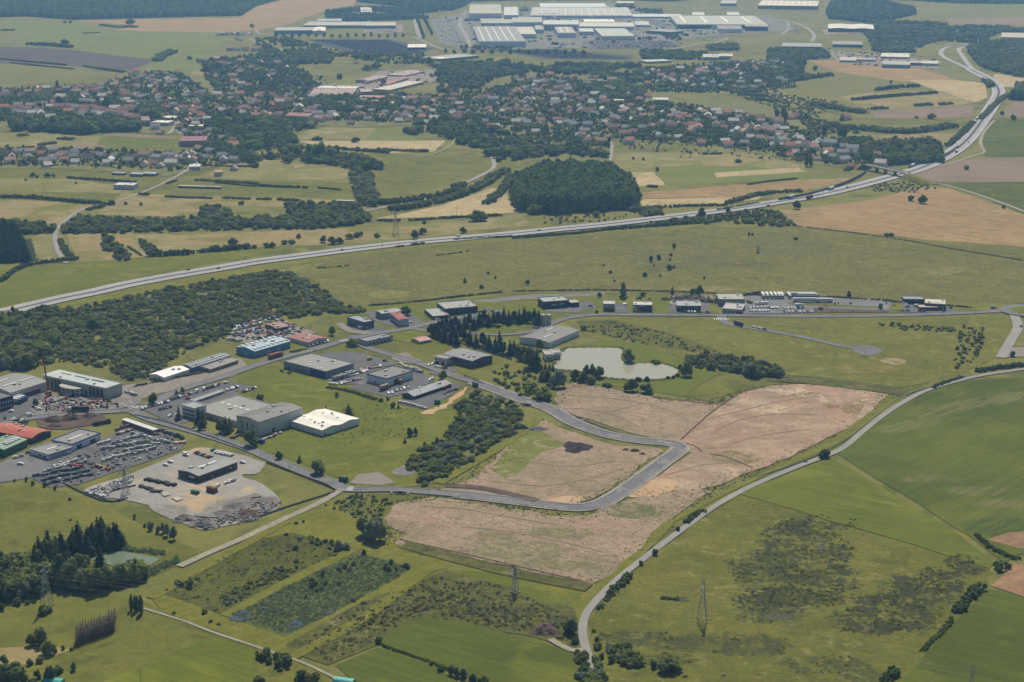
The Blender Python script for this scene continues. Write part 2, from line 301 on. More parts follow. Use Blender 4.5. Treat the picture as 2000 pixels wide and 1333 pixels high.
FIELDS = [
# name, material, smooth, outline
('field','far',0,'-400,42 140,44 225,60 330,63 440,62 430,95 400,115 345,95 300,118 130,96 60,90 -400,82'),
('field','farolive',0,'-400,62 55,64 0,86 -400,98'),
('wheat_field','wheat',0,'145,41 300,38 470,35 500,13 590,-8 700,-8 692,10 620,26 560,48 505,60 430,63 330,62 225,60 270,50 200,45'),
('ploughed_field','plough',0,'-400,84 52,92 130,97 300,117 285,126 255,138 125,129 -400,110'),
('field','farolive',0,'-400,114 100,131 220,143 215,152 160,166 60,174 -400,176'),
('field','far',0,'300,118 345,95 440,78 430,95 405,135 355,146 278,137'),
('meadow','tancrop',0,'350,148 400,135 440,152 440,182 350,180 335,160'),
('meadow','meadow2',1,'0,172 420,150 450,300 -400,300'),
('sports_pitch','lush2',0,'200,278 225,268 345,273 340,285 215,287'),
('meadow','meadow',0,'-400,255 120,262 200,268 180,292 -400,292'),
('dirt_strip','fallow',0,'140,279 205,284 210,288 145,288'),
('running_track','fallow',0,'200,260 345,267 340,272 205,265'),
# middle-left meadows
('meadow','meadow2',0,'-400,325 120,330 320,345 230,402 0,392 -400,388'),
('meadow','meadow',0,'-400,348 130,350 270,368 250,378 -400,366'),
('fallow_field','tancrop',0,'-400,389 60,392 190,400 125,436 105,438 -400,425'),
('meadow','tancrop',0,'240,378 420,384 700,392 700,402 600,404 440,402 420,400 385,425 190,420 215,398'),
('meadow','meadow2',0,'340,355 480,352 700,358 700,388 420,382 262,378'),
('meadow','meadow',0,'480,305 700,330 700,350 480,352 385,345'),
('meadow','meadow2',0,'720,300 940,310 960,330 900,350 820,375 730,385 715,345'),
('meadow','meadow',0,'575,272 600,255 640,250 735,250 715,275'),
('meadow','far',0,'715,276 735,250 800,252 805,275'),
('meadow','wheat2',0,'582,276 870,275 850,296 760,300 640,290'),
('lane_verge','lush',0,'0,540 150,510 310,500 560,480 640,475 500,500 250,545 0,600 -400,610 -400,550'),
('meadow','meadow',0,'65,455 120,460 145,512 60,515'),
('meadow','tancrop',0,'130,457 260,455 280,508 150,512'),
('meadow','meadow',0,'255,460 700,446 900,432 1020,420 1040,440 900,455 700,478 560,480 280,500'),
('stubble_strip','tancrop',0,'300,463 560,450 900,440 1000,440 850,458 560,478 320,480'),
('crop_field','lush',0,'-400,560 100,520 300,500 560,482 600,480 420,510 200,540 -400,585'),
('wheat_field','wheat2',0,'735,428 860,402 960,368 985,372 1000,400 1015,415 900,422'),
('meadow','meadow2',0,'960,310 1010,312 1000,345 1000,365 975,360 950,345'),
# right of the plantation
('meadow','meadow',0,'1190,300 1560,298 1580,345 1300,358 1220,350'),
('field','far',0,'1265,330 1400,318 1600,340 1570,350 1310,362 1250,350'),
('wheat_field','wheat2',0,'1222,338 1275,336 1300,362 1235,365'),
('wheat_field','wheat2',0,'1395,338 1560,328 1570,336 1400,347'),
('wheat_field','wheat',0,'1240,378 1400,365 1560,352 1670,348 1640,358 1560,375 1490,384 1250,388'),
('wheat_field','wheat2',0,'1250,390 1490,384 1480,390 1400,400 1255,408'),
('fallow_field','tancrop',0,'1365,312 1440,305 1500,310 1440,325 1375,325'),
# far right
('meadow','farolive',0,'1520,150 1600,130 1760,120 1900,140 1925,160 1900,205 1870,230 1650,220 1530,190'),
('wheat_field','wheat',0,'1578,119 1640,118 1800,135 1870,156 1760,160 1640,142'),
('field','wheat2',0,'1775,157 1850,156 1925,163 1928,192 1905,200 1850,185'),
('meadow','tancrop',0,'1640,190 1700,180 1840,178 1900,200 1880,205 1700,215'),
('fallow_field','fallow',0,'1700,218 1905,206 1895,230 1710,232'),
('meadow','meadow2',0,'1600,232 1880,230 1850,240 1640,250'),
('meadow','tancrop',0,'1690,265 1870,258 1840,285 1740,285 1665,280'),
('meadow','meadow',0,'1340,172 1530,178 1560,200 1440,185 1260,180'),
('meadow','farolive',0,'1330,130 1440,122 1400,140 1300,142'),
('crop_field','crop',0,'1935,234 2380,232 2380,308 1925,308 1918,300 1922,265'),
('fallow_field','fallow',0,'1780,340 1840,318 1925,308 2380,308 2380,356 1790,356'),
('crop_field','crop',0,'1830,356 2380,354 2380,440 2000,418 1900,378'),
('wheat_field','fallow',0,'1985,195 2380,195 2380,228 1950,228'),
('meadow','wheat2',0,'1940,145 2380,165 2380,178 1950,170'),
('field','farolive',0,'1790,12 2380,10 2380,55 1850,48 1780,30'),
('field','fallow',0,'1850,36 2380,32 2380,55 1860,48'),
('wheat_field','wheat',0,'1525,412 1700,392 1800,365 1850,368 2000,420 2380,450 2380,510 1960,490 1740,460 1560,444'),
# big rough pasture
('pasture','rough',0,'560,540 640,505 900,476 1100,462 1300,446 1545,442 1740,464 2380,508 2380,610 1900,590 1700,583 1400,578 1100,572 960,575 840,585 720,598 660,590 620,555'),
('verge','bank',0,'-400,612 0,600 250,548 420,520 620,492 800,474 1000,460 1000,470 860,480 640,506 520,530 300,572 100,606 -400,650'),
('bank','meadow2',0,'680,600 850,588 1000,576 1100,572 1400,580 1500,595 1480,602 1180,590 960,588 850,600 720,606'),
('gravel_strip','gravel',0,'925,588 1040,576 1180,572 1180,577 1050,583 930,594'),
('verge','bank',0,'1480,600 1900,590 2380,612 2380,626 1900,606 1780,605 1480,610'),
# industrial zone ground
('lawn','lush',0,'700,600 900,590 1045,590 1180,578 1400,590 1400,612 1100,618 1000,650 840,680 700,650 640,640'),
('lawn','lush',0,'460,735 520,712 545,718 640,745 700,760 780,800 880,780 920,760 900,790 880,850 850,945 700,950 590,905 510,880 480,850'),
('lawn','meadow2',0,'700,690 760,665 860,680 900,660 990,690 1060,740 1100,770 1060,790 960,750 870,720 760,700'),
('lawn','lush2',0,'620,690 680,680 735,700 735,708 640,690'),
('field','bank',0,'780,900 830,950 700,955 680,930'),
('grass_plain','plain',0,'1100,625 1400,622 1700,618 1970,620 1985,640 1940,700 1880,730 1780,755 1700,760 1560,745 1400,720 1300,690 1150,660'),
('marsh_edge','scrub',0,'1120,628 1200,625 1320,655 1420,690 1350,690 1250,670 1150,650'),
('lawn','lush2',0,'1110,678 1200,662 1300,690 1340,705 1410,728 1330,775 1240,760 1100,745 1060,720 1080,690'),
('field','meadow2',0,'1335,774 1420,728 1540,740 1520,750 1440,765 1380,785'),
# bottom
('pasture','meadow2',0,'-400,925 100,955 200,985 330,1055 400,1080 340,1110 250,1150 -400,1160'),
('meadow','meadow2',0,'-400,1160 250,1150 300,1185 500,1260 560,1333 560,1520 -400,1520'),
('meadow','tancrop',0,'-400,1290 90,1262 140,1270 60,1298 -400,1310'),
('crop_field','cropB',0,'420,1240 500,1265 520,1310 560,1345 560,1520 150,1520 170,1345'),
('bank','bank',0,'290,1160 560,1010 640,975 760,1060 1000,1130 1160,1160 1130,1220 900,1115 560,1290 330,1210'),
('basin_floor','basin',0,'315,1160 480,1060 570,1042 685,1068 650,1090 500,1170 430,1200'),
('reed_bed','reed',0,'445,1208 560,1145 700,1080 805,1108 780,1130 640,1205 560,1245'),
('scrub','thistle',0,'560,1260 700,1180 870,1115 1000,1135 1100,1180 1140,1200 1125,1270 1040,1245 820,1205 770,1240 735,1262 640,1300 570,1275'),
('meadow','lush',0,'870,1115 1000,1120 1130,1160 1140,1185 1060,1180 1010,1150 930,1130'),
('crop_field','crop',0,'770,1235 830,1205 900,1215 1040,1250 1120,1275 1140,1340 1140,1520 900,1520 920,1340 840,1290 745,1258'),
('crop_field','crop',0,'655,1300 735,1265 840,1295 910,1345 910,1520 740,1520 690,1330'),
('pasture','meadow2',0,'500,1265 640,1310 660,1520 540,1520'),
('pasture','pasture',0,'1150,1215 1200,1150 1280,1080 1440,968 1560,1000 1935,1115 1930,1140 1820,1270 1740,1520 1200,1520'),
('crop_field','cropB',0,'1440,965 1620,895 1700,940 1880,1050 1940,1100 1935,1112 1700,1040 1560,1000'),
('crop_field','cropA',0,'1630,885 1740,810 1800,772 1880,745 2380,715 2380,1100 1995,1085 1960,1100 1890,1045 1760,965'),
('red_field','redfield',0,'1930,1055 1970,1042 2380,1010 2380,1070 1990,1072'),
('red_field','redfield',0,'1938,1145 1990,1100 2380,1090 2380,1180 2000,1168'),
('crop_field','crop',0,'1925,1150 2000,1170 2380,1185 2380,1520 1745,1520 1760,1335 1860,1220'),
('verge','bank',0,'1160,1165 1165,1140 1300,1020 1480,930 1640,850 1740,770 1780,760 1760,790 1630,870 1450,950 1320,1020 1180,1170 1130,1215 1120,1190'),
# building plots of bare soil
('soil_plot','soil',0,'1085,790 1125,750 1200,762 1300,780 1400,790 1440,770 1560,750 1700,765 1735,775 1620,855 1470,920 1360,960 1240,965 1330,900 1350,875 1290,862 1150,820'),
('red_soil_plot','redsoil',0,'1310,860 1340,830 1390,790 1480,800 1560,760 1640,790 1700,780 1600,865 1470,918 1380,895'),
('soil_plot','soil2',0,'1085,790 1125,752 1300,782 1385,790 1330,855 1290,860 1150,818'),
('soil_plot','soil2',0,'755,1020 775,985 860,975 1000,995 1130,1010 1200,985 1290,965 1390,960 1300,1020 1160,1140 1000,1110 780,1065 790,1045'),
('soil_plot','soil2',0,'860,960 930,930 980,880 1030,830 1060,822 1100,838 1200,870 1290,878 1260,905 1190,955 1140,980 1050,992 960,975'),
('weedy_corner','weed',0,'960,920 1010,850 1050,840 1110,870 1060,885 1010,930 985,935'),
('sandy_corner','sand',0,'1070,975 1110,970 1140,972 1130,990 1080,990'),
('sandy_corner','sand',0,'1225,968 1270,940 1320,938 1310,960 1270,970 1230,972'),
('dirt_bank','darkearth',0,'985,670 990,668 995,672 990,675'),
# basin paddock patches
# yards
('gravel_yard','gravel2',0,'240,755 300,745 345,728 470,700 490,720 455,737 310,770 250,790 230,780'),
('gravel_yard','gravel2',0,'440,655 500,640 560,630 620,650 560,668 470,672'),
('car_park','asphaltd',0,'270,795 320,780 390,758 440,745 500,757 505,765 455,765 480,780 420,810 350,830 310,815'),
('yard','asphaltd',0,'60,920 50,900 110,875 200,860 250,830 310,840 360,868 355,880 280,905 160,945 100,955 50,930'),
('yard','asphalt',0,'-20,940 0,905 60,880 95,900 100,915 60,935 -10,945'),
('work_yard','yardsand',0,'165,960 260,925 370,880 420,878 470,890 515,905 505,925 470,930 520,950 550,990 480,1020 430,1030 390,1035 300,1000 280,985'),
('yard','gravel',0,'430,985 500,965 552,985 500,1015 450,1012'),
('yard','asphaltd',0,'560,720 640,745 660,752 720,750 740,720 780,712 700,688 640,690 560,712'),
('yard','asphaltd',0,'680,758 745,735 810,720 850,745 800,768 760,778'),
('yard','asphaltd',0,'782,790 800,775 870,745 905,755 880,775 830,802'),
('sandy_edge','sand',0,'822,806 845,800 872,787 908,757 912,762 880,789 850,806 830,810'),
('yard','asphaltd',0,'840,730 850,710 900,722 860,735'),
('yard','asphaltd',0,'-20,800 20,775 80,760 110,790 75,800 40,815 -20,830'),
('building_yard','gravel',0,'70,815 60,800 85,770 240,780 285,770 275,790 235,800 130,805'),
('yard','asphaltd',0,'845,625 930,615 985,620 960,610 940,600 980,608 990,618 900,630'),
('yard','asphaltd',0,'1110,598 1150,588 1165,602 1130,612 1065,610 1065,604'),
('yard','asphaltd',0,'1198,594 1225,594 1228,612 1198,612'),
('yard','asphaltd',0,'1306,592 1385,590 1388,612 1306,612'),
('yard','gravel2',0,'1310,580 1390,578 1395,596 1310,596'),
('yard','asphalt',0,'1455,574 1545,572 1740,588 1738,608 1585,612 1450,614'),
('lawn','lush2',0,'1537,592 1715,600 1715,604 1540,596'),
('earth_strip','darkearth',0,'1590,603 1730,608 1735,612 1590,612'),
('yard','asphaltd',0,'1762,590 1800,592 1866,605 1866,612 1762,612'),
('yard','asphaltd',0,'690,640 700,632 740,640 760,638 735,655 705,652'),
('yard','asphaltd',0,'712,612 735,608 800,612 822,625 828,640 790,645 740,632'),
('yard','gravel2',0,'668,630 690,645 735,650 720,655 680,650 655,635'),
('earth_heap_ground','darkearth',1,'75,818 120,808 200,812 190,828 120,840 80,835'),
('gravel_lot','gravel2',1,'765,700 790,690 812,702 825,705 800,712 770,704'),
('gravel_lot','gravel2',0,'685,945 700,928 740,924 775,944 740,950'),
('gravel_lot','gravel',1,'765,922 790,912 815,915 805,928 775,930'),
('turning_area','asphalt',1,'1668,680 1690,676 1725,685 1700,696 1670,690'),
('gravel_lot','gravel2',1,'1860,30 1860,30.5 1861,30'),
('building_site','gravel2',0,'1945,700 1955,680 2380,672 2380,690 1975,698'),
# far works ground
('works_yard','worksyard',0,'840,40 900,30 1190,5 1240,15 1350,35 1500,30 1560,60 1330,75 1320,92 900,98 860,85'),
('car_park','asphaltd',0,'1140,80 1330,80 1320,94 1150,98'),
('car_park','blacklot',0,'600,78 760,78 850,95 820,106 700,106 640,92'),
('car_park','blacklot',0,'970,98 1080,97 1240,110 1220,118 1060,115'),
('works_yard','gravel2',0,'700,60 785,48 788,62 720,68'),
('works_yard','gravel2',0,'740,140 860,135 850,160 790,175 700,180 630,180 620,170 700,165'),
('works_yard','gravel2',0,'1615,100 1720,108 1840,120 1830,135 1640,124'),
('works_yard','gravel2',0,'1605,58 1720,55 1735,66 1610,68'),
('far_green','far',0,'650,56 715,56 700,70 650,68'),
('cemetery_ground','gravel',0,'510,156 620,160 650,168 620,170 520,168'),
]
for nm, mt, smo, s in FIELDS:
    if nm in ('dirt_bank',) or '1860,30.5' in s: continue
    sheet(nm, mt, s, smooth=bool(smo) or mt in ('soil','soil2','redsoil','yardsand','sand'), rough=2.6 if mt in ('soil','soil2','redsoil','sand') else 1.0)
# town ground
for s in ('-400,180 60,172 200,165 290,140 360,140 440,170 500,150 640,185 880,190 1000,160 1270,140 1340,170 1300,195 1500,210 1560,250 1700,300 1690,330 1560,320 1400,285 1200,275 1040,265 900,240 700,250 560,240 450,300 420,262 300,262 200,258 -400,250',
          '-400,290 180,292 300,300 450,290 500,310 380,335 330,345 120,330 -400,335'):
    sheet('garden_ground', 'town', s, smooth=False)
# ponds
sheet('pond_margin', 'scrub', '1070,724 1088,700 1097,681 1122,678 1200,678 1219,682 1216,700 1228,707 1290,709 1326,720 1332,729 1312,742 1270,746 1225,745 1172,740 1138,731 1096,727', smooth=True, rough=.8)
sheet('pond_water', WATER, '1078,722 1092,700 1100,684 1122,681 1200,681 1216,684 1212,700 1225,710 1290,712 1320,722 1326,728 1310,738 1270,743 1225,742 1175,737 1140,728 1100,723', smooth=True, rough=.4)
sheet('pond_water', WATER2, '172,1092 192,1078 215,1076 265,1084 308,1092 300,1102 270,1114 225,1108 190,1098', smooth=True, rough=.3)
WATER3 = WATER.copy(); WATER3.name='marsh_water'; WATER3.node_tree.nodes['Principled BSDF'].inputs['Base Color'].default_value = lin((70,78,84))
for s in ('448,1210 470,1192 490,1200 480,1215 455,1214', '560,1222 580,1212 600,1216 585,1226 565,1230', '632,1198 645,1192 655,1196 640,1203', '510,1190 520,1186 528,1190 516,1194'):
    sheet('marsh_water', WATER3, s, smooth=True, rough=.3)
# ---------------------------------------------------------------- roads
HW = '-400,690 -180,648 -40,620 0,613 60,599 125,584 184,572 250,557 335,541 425,526 500,513 600,500 667,491 760,480 850,471 900,467 1000,458 1100,448 1200,438 1350,420 1430,410 1500,399 1600,382 1680,363 1725,351 1787,334 1825,318 1862,297 1892,271 1915,241 1937,209 1950,186 1948,172 1936,158 1918,148 1895,137'
HWP = [P(x, y) for x, y in pairs(HW)]
def rb(name, mat, pts, wd, z, off=0, n=8, kind='structure', parent=None):
    vs, fs = ribbon_geo(pts, wd, z, off, n); return obj(name, mesh(name, vs, fs, G[mat] if isinstance(mat, str) else mat), parent, kind=kind)
rb('motorway', 'motorway', HWP, 26.5, 1.05)
rb('motorway_median', 'median', HWP, 4.2, 1.1)
LINE = pmat((226,226,220), .6, var=.04)
for off in (-10.6, 10.6):
    rb('edge_line', LINE, HWP, .45, 1.115, off)
for off in (-6.2, 6.2):   # lane dashes, one mesh per carriageway
    q = cr(HWP, False, 40); vs = []; fs = []
    acc = 0
    for i in range(1, len(q)):
        d = q[i]-q[i-1]; acc += d.length
        if acc > 13:
            acc = 0; dd = d.normalized(); nn = Vector((-dd.y, dd.x)); c = q[i]+nn*off; k = len(vs)
            for a, b in ((-1.5, -.12), (1.5, -.12), (1.5, .12), (-1.5, .12)): v = c+dd*a+nn*b; vs.append((v.x, v.y, 1.12))
            fs.append((k, k+1, k+2, k+3))
    obj('lane_dashes', mesh('lane_dashes', vs, fs, LINE), kind='stuff')
for s, wdt in (('1895,137 1870,125 1848,115 1838,106 1840,98 1850,93', 12), ('1905,142 1888,122 1880,110 1873,100 1874,95 1884,92', 11)):
    ribbon('slip_road', 'motorway', s, wdt)
ROADS = [
('street','asphalt','-300,872 -40,845 0,830 60,818 140,810 200,806 255,802 300,788 345,765 420,742 500,715 560,697 620,682 680,664 740,652 800,642 860,628 950,612',8.5),
('street','asphalt','255,802 275,812 300,822 400,850 480,876 520,893 600,926 650,944 668,955 700,958 760,957 830,962 900,968',8.5),
('road_shoulder','shoulder','890,966 960,974 1040,984 1100,991 1140,992 1175,984 1210,965 1260,930 1300,900 1325,882 1325,872 1300,866 1240,860 1180,848 1120,826 1075,800 1020,782 970,763 925,747',15),
('street','newroad','890,966 960,974 1040,984 1100,991 1140,992 1175,984 1210,965 1260,930 1300,900 1325,882 1325,872 1300,866 1240,860 1180,848 1120,826 1075,800 1020,782 970,763 925,747',9.5),
('street','asphalt','925,747 890,737 850,722 810,708 770,696 730,684 695,670 675,663',8),
('street','asphalt','1110,622 1160,616 1250,616 1400,617 1500,618 1620,619 1750,617 1850,614 1930,610 1960,608 2000,604 2080,600 2380,596',8.5),
('street','asphalt','1110,622 1080,632 1040,648 980,655 900,652 850,650 800,642',6),
('street','asphalt','1408,618 1412,628 1430,636 1480,644 1560,658 1640,676 1690,684',7),
('farm_road','roadlt','1980,615 1988,640 1975,665 1960,690 1955,700',9),
('farm_road','roadlt','2380,684 2080,708 2000,722 1920,734 1860,748 1800,768 1740,802 1690,840 1640,880 1560,912 1470,950 1400,988 1340,1030 1280,1075 1210,1130 1160,1180 1142,1208 1138,1240 1150,1285 1168,1320 1185,1360 1230,1500',4.8),
('track','track','1142,1270 1120,1272 1095,1262 1075,1250',4),
('farm_road','track','668,957 640,975 600,995 540,1022 470,1055 400,1085 350,1108',5.5),
('track','track','280,1190 360,1215 420,1238 500,1265 600,1300 700,1350',2),
('country_road','roadlt','130,515 115,495 108,470 110,450 125,435 150,415 190,402 235,392 290,372 340,348 370,330',5.5),
('country_road','roadlt','370,330 395,310 410,285 415,270 400,262 355,262 345,245 352,230',7),
('country_road','roadlt','485,75 500,83 520,95 533,110 525,128 505,142 498,160 502,175 500,200',6.5),
('country_road','roadlt','700,415 740,408 790,398 830,390 870,376 905,360 950,338 965,325 960,305 945,295',7),
('lane','track','800,310 850,300 880,285 890,272',3.5),
('country_road','roadlt','1168,222 1165,240 1170,255 1185,268 1195,285 1194,300 1192,315',5),
('lane','track','1194,300 1300,299 1400,298 1500,292',3),
('lane','track','1185,270 1176,258',3),
('country_road','roadlt','1170,220 1182,200 1195,192',5),
('farm_road','track','2080,445 2000,414 1930,388 1860,366 1800,354 1770,349',6),
('farm_road','track','1770,349 1800,333 1850,322 1900,306 1922,298 1915,282 1920,262 1938,240 1942,236',5),
('country_road','roadlt','1630,295 1660,305 1685,318 1690,330',7),
('town_street','roadlt','330,262 345,245 356,228',7),
('town_street','roadlt','915,262 918,240 935,222 955,210',6),
('works_road','roadlt','500,60 520,68 640,69 790,72 820,78 880,100 1000,103 1150,100 1300,98 1400,80 1500,74',9),
('works_road','roadlt','810,38 815,60 822,75',12),
('works_road','roadlt','900,38 898,50 910,70 918,92',12),
('works_road','roadlt','1235,30 1260,45 1300,60 1340,74 1410,78',14),
('works_road','roadlt','1340,74 1380,72 1420,75 1395,85',9),
('road','roadlt','1500,38 1540,42 1575,55 1590,70 1585,82',11),
('road','roadlt','1520,38 1538,45 1540,58 1525,68',9),
('road','roadlt','1900,92 1800,92 1770,95',9),
('road','roadlt','1850,93 1862,90 1890,91 1960,92',10),
('road','roadlt','780,20 900,20 905,30',10),
('road','roadlt','1200,25 1300,20 1400,25 1450,20 1500,18',10),
('lane','roadlt','0,86 30,76 60,66',4),
]
for nm, mt, s, wd in ROADS:
    ribbon(nm, mt, s, wd)
    if nm == 'street':
        k = pmat((168,166,160), .8, var=.06)
        pts = [P(x, y) for x, y in pairs(s)]
        for sg in (1, -1):
            q = cr(pts, False, 8); vs = []; fs = []
            for i, p in enumerate(q):
                d = (q[min(i+1, len(q)-1)]-q[max(i-1, 0)]).normalized(); nn = Vector((-d.y, d.x))*sg
                a = p+nn*(wd/2); b = p+nn*(wd/2+.35)
                vs += [(a.x, a.y, .5), (a.x, a.y, .9), (b.x, b.y, .9), (b.x, b.y, .0)]
                if i:
                    j = 4*i
                    for t in range(3): fs.append((j-4+t, j-3+t, j+1+t, j+t))
            obj('kerb', mesh('kerb', vs, fs, k), kind='structure')
def mark(px, py, ang, n, w_, l_, gap):
    c = P(px, py); V = []; Fs = []; ca, sa = math.cos(ang), math.sin(ang)
    for i in range(n):
        u = (i-(n-1)/2)*gap; k = len(V)
        for a, b in ((u-w_/2, -l_/2), (u+w_/2, -l_/2), (u+w_/2, l_/2), (u-w_/2, l_/2)): V.append((c.x+a*ca-b*sa, c.y+a*sa+b*ca, .86))
        Fs.append((k, k+1, k+2, k+3))
    obj('road_marking', mesh('road_marking', V, Fs, LINE), kind='structure')
mark(1409, 625, 0, 8, .8, 5, 1.9); mark(262, 797, -.5, 5, .7, 4, 1.6); mark(672, 667, .4, 5, .7, 4, 1.6); mark(684, 957, 1.5, 5, .7, 4, 1.6); mark(254, 793, .6, 2, .3, 22, 7)
mark(1095, 609, -.1, 12, .15, 5, 2.6); mark(1120, 605, -.1, 6, .15, 5, 2.6); mark(1727, 600, 1.57, 6, .25, 7, 3.2); mark(38, 905, -.3, 9, .15, 5, 2.5); mark(722, 752, -.3, 8, .15, 5, 2.6); mark(1955, 612, .4, 2, .3, 16, 5)
# roundabouts
def ring(name, px, py, r0, r1, mat, z):
    c = P(px, py); vs = []; fs = []
    for i in range(40):
        a = i*math.tau/40
        for r in (r0, r1): vs.append((c.x+math.cos(a)*r, c.y+math.sin(a)*r, z))
        j = 2*i; k = 2*((i+1) % 40); fs.append((j, j+1, k+1, k))
    obj(name, mesh(name, vs, fs, G[mat]), kind='structure')
ring('roundabout', 2002, 609, 0.1, 24, 'lush2', 1.2); ring('roundabout', 2002, 609, 14, 24, 'asphalt', 1.26)
ring('roundabout', 1868, 88, 20, 32, 'roadlt', 1.2)
# motorway verge paths / trench lines at the plots
for s, wdt in (('1385,888 1420,895 1470,915', 1.2), ('1290,862 1350,870 1372,885', 1.0), ('1180,757 1300,780 1430,793', 1.5), ('1085,795 1150,825 1230,852 1345,868', 1.6),
               ('780,1055 900,1082 1000,1105 1150,1140', 1.4), ('1330,860 1388,808 1440,772', 1.5)):
    ribbon('ditch', 'darkearth', s, wdt, z=.574)
for s, wdt in (('855,945 950,890 1020,845 1050,820', 9), ('560,1290 700,1215 830,1120 870,1108', 8), ('295,1170 430,1092 560,1020', 7), ('330,1195 440,1235 560,1285', 6), ('440,1205 560,1140 700,1070', 8)):
    ribbon('grass_bank', 'bank', s, wdt, z=.57)
ribbon('ditch', 'thistle', '1500,738 1600,746 1700,758 1770,768', 22)
ribbon('ditch', 'thistle', '790,1065 900,1095 1000,1120 1150,1150', 12)
for s, wd_ in (('1090,800 1140,800 1200,812 1250,835',1.2),('1140,775 1220,782 1300,800 1340,820',1.4),('1120,830 1160,812 1210,800 1250,790',1.6),('820,990 900,995 990,1010 1080,1025',1.4),('900,1030 1000,1040 1100,1060 1180,1080',1.2),('1000,900 1050,905 1120,912 1200,900',1.4),('960,940 1050,950 1130,940 1220,915',1.2),('1400,840 1450,820 1520,810 1600,812',1.2),('1380,820 1460,800 1540,782 1600,775',1.2),('1420,870 1500,850 1580,840',1.0),('1300,930 1360,912 1420,905',1.2)):
    ribbon('wheel_rut', 'soilrut', s, wd_, z=.578)
ribbon('plot_track', 'darkearth', '870,950 940,955 1000,968 1050,980', 7)
# ---------------------------------------------------------------- plant prototypes (quads only)
def quadball(c, r, ns=1, jit=.15, rr=R, sq=1.0):
    """cube-sphere core, 24 quads"""
    vs = {}; V = []; Fs = []
    n = 2
    def key(p):
        k = tuple(round(x, 3) for x in p)
        if k not in vs:
            v = Vector(p).normalized()*(1+rr.uniform(-jit, jit))
            vs[k] = len(V); V.append((c[0]+v.x*r, c[1]+v.y*r, c[2]+v.z*r*sq))
        return vs[k]
    for ax in range(3):
        for sg in (-1, 1):
            for i in range(n):
                for j in range(n):
                    q = []
                    for a, b in ((i, j), (i+1, j), (i+1, j+1), (i, j+1)):
                        p = [0, 0, 0]; p[ax] = sg; p[(ax+1) % 3] = -1+2*a/n; p[(ax+2) % 3] = -1+2*b/n
                        q.append(key(p))
                    if sg < 0: q.reverse()
                    Fs.append(tuple(q))
    return V, Fs
def leafquads(c, r, n, size, rr, sq=1.0):
    V = []; Fs = []
    for _ in range(n):
        d = Vector((rr.gauss(0, 1), rr.gauss(0, 1), rr.gauss(.15, 1))).normalized()
        p = Vector((c[0]+d.x*r, c[1]+d.y*r, c[2]+d.z*r*sq))*1.0
        nrm = (d+Vector((rr.uniform(-.7, .7), rr.uniform(-.7, .7), rr.uniform(-.5, .8)))).normalized()
        t = nrm.orthogonal().normalized(); b = nrm.cross(t); a = rr.uniform(0, 3.14)
        t2 = t*math.cos(a)+b*math.sin(a); b2 = nrm.cross(t2); s = size*rr.uniform(.6, 1.3); k = len(V)
        for u, v in ((-1, -.7), (.8, -1), (1, .8), (-.7, 1)): V.append(tuple(p+t2*u*s+b2*v*s))
        Fs.append((k, k+1, k+2, k+3))
    return V, Fs
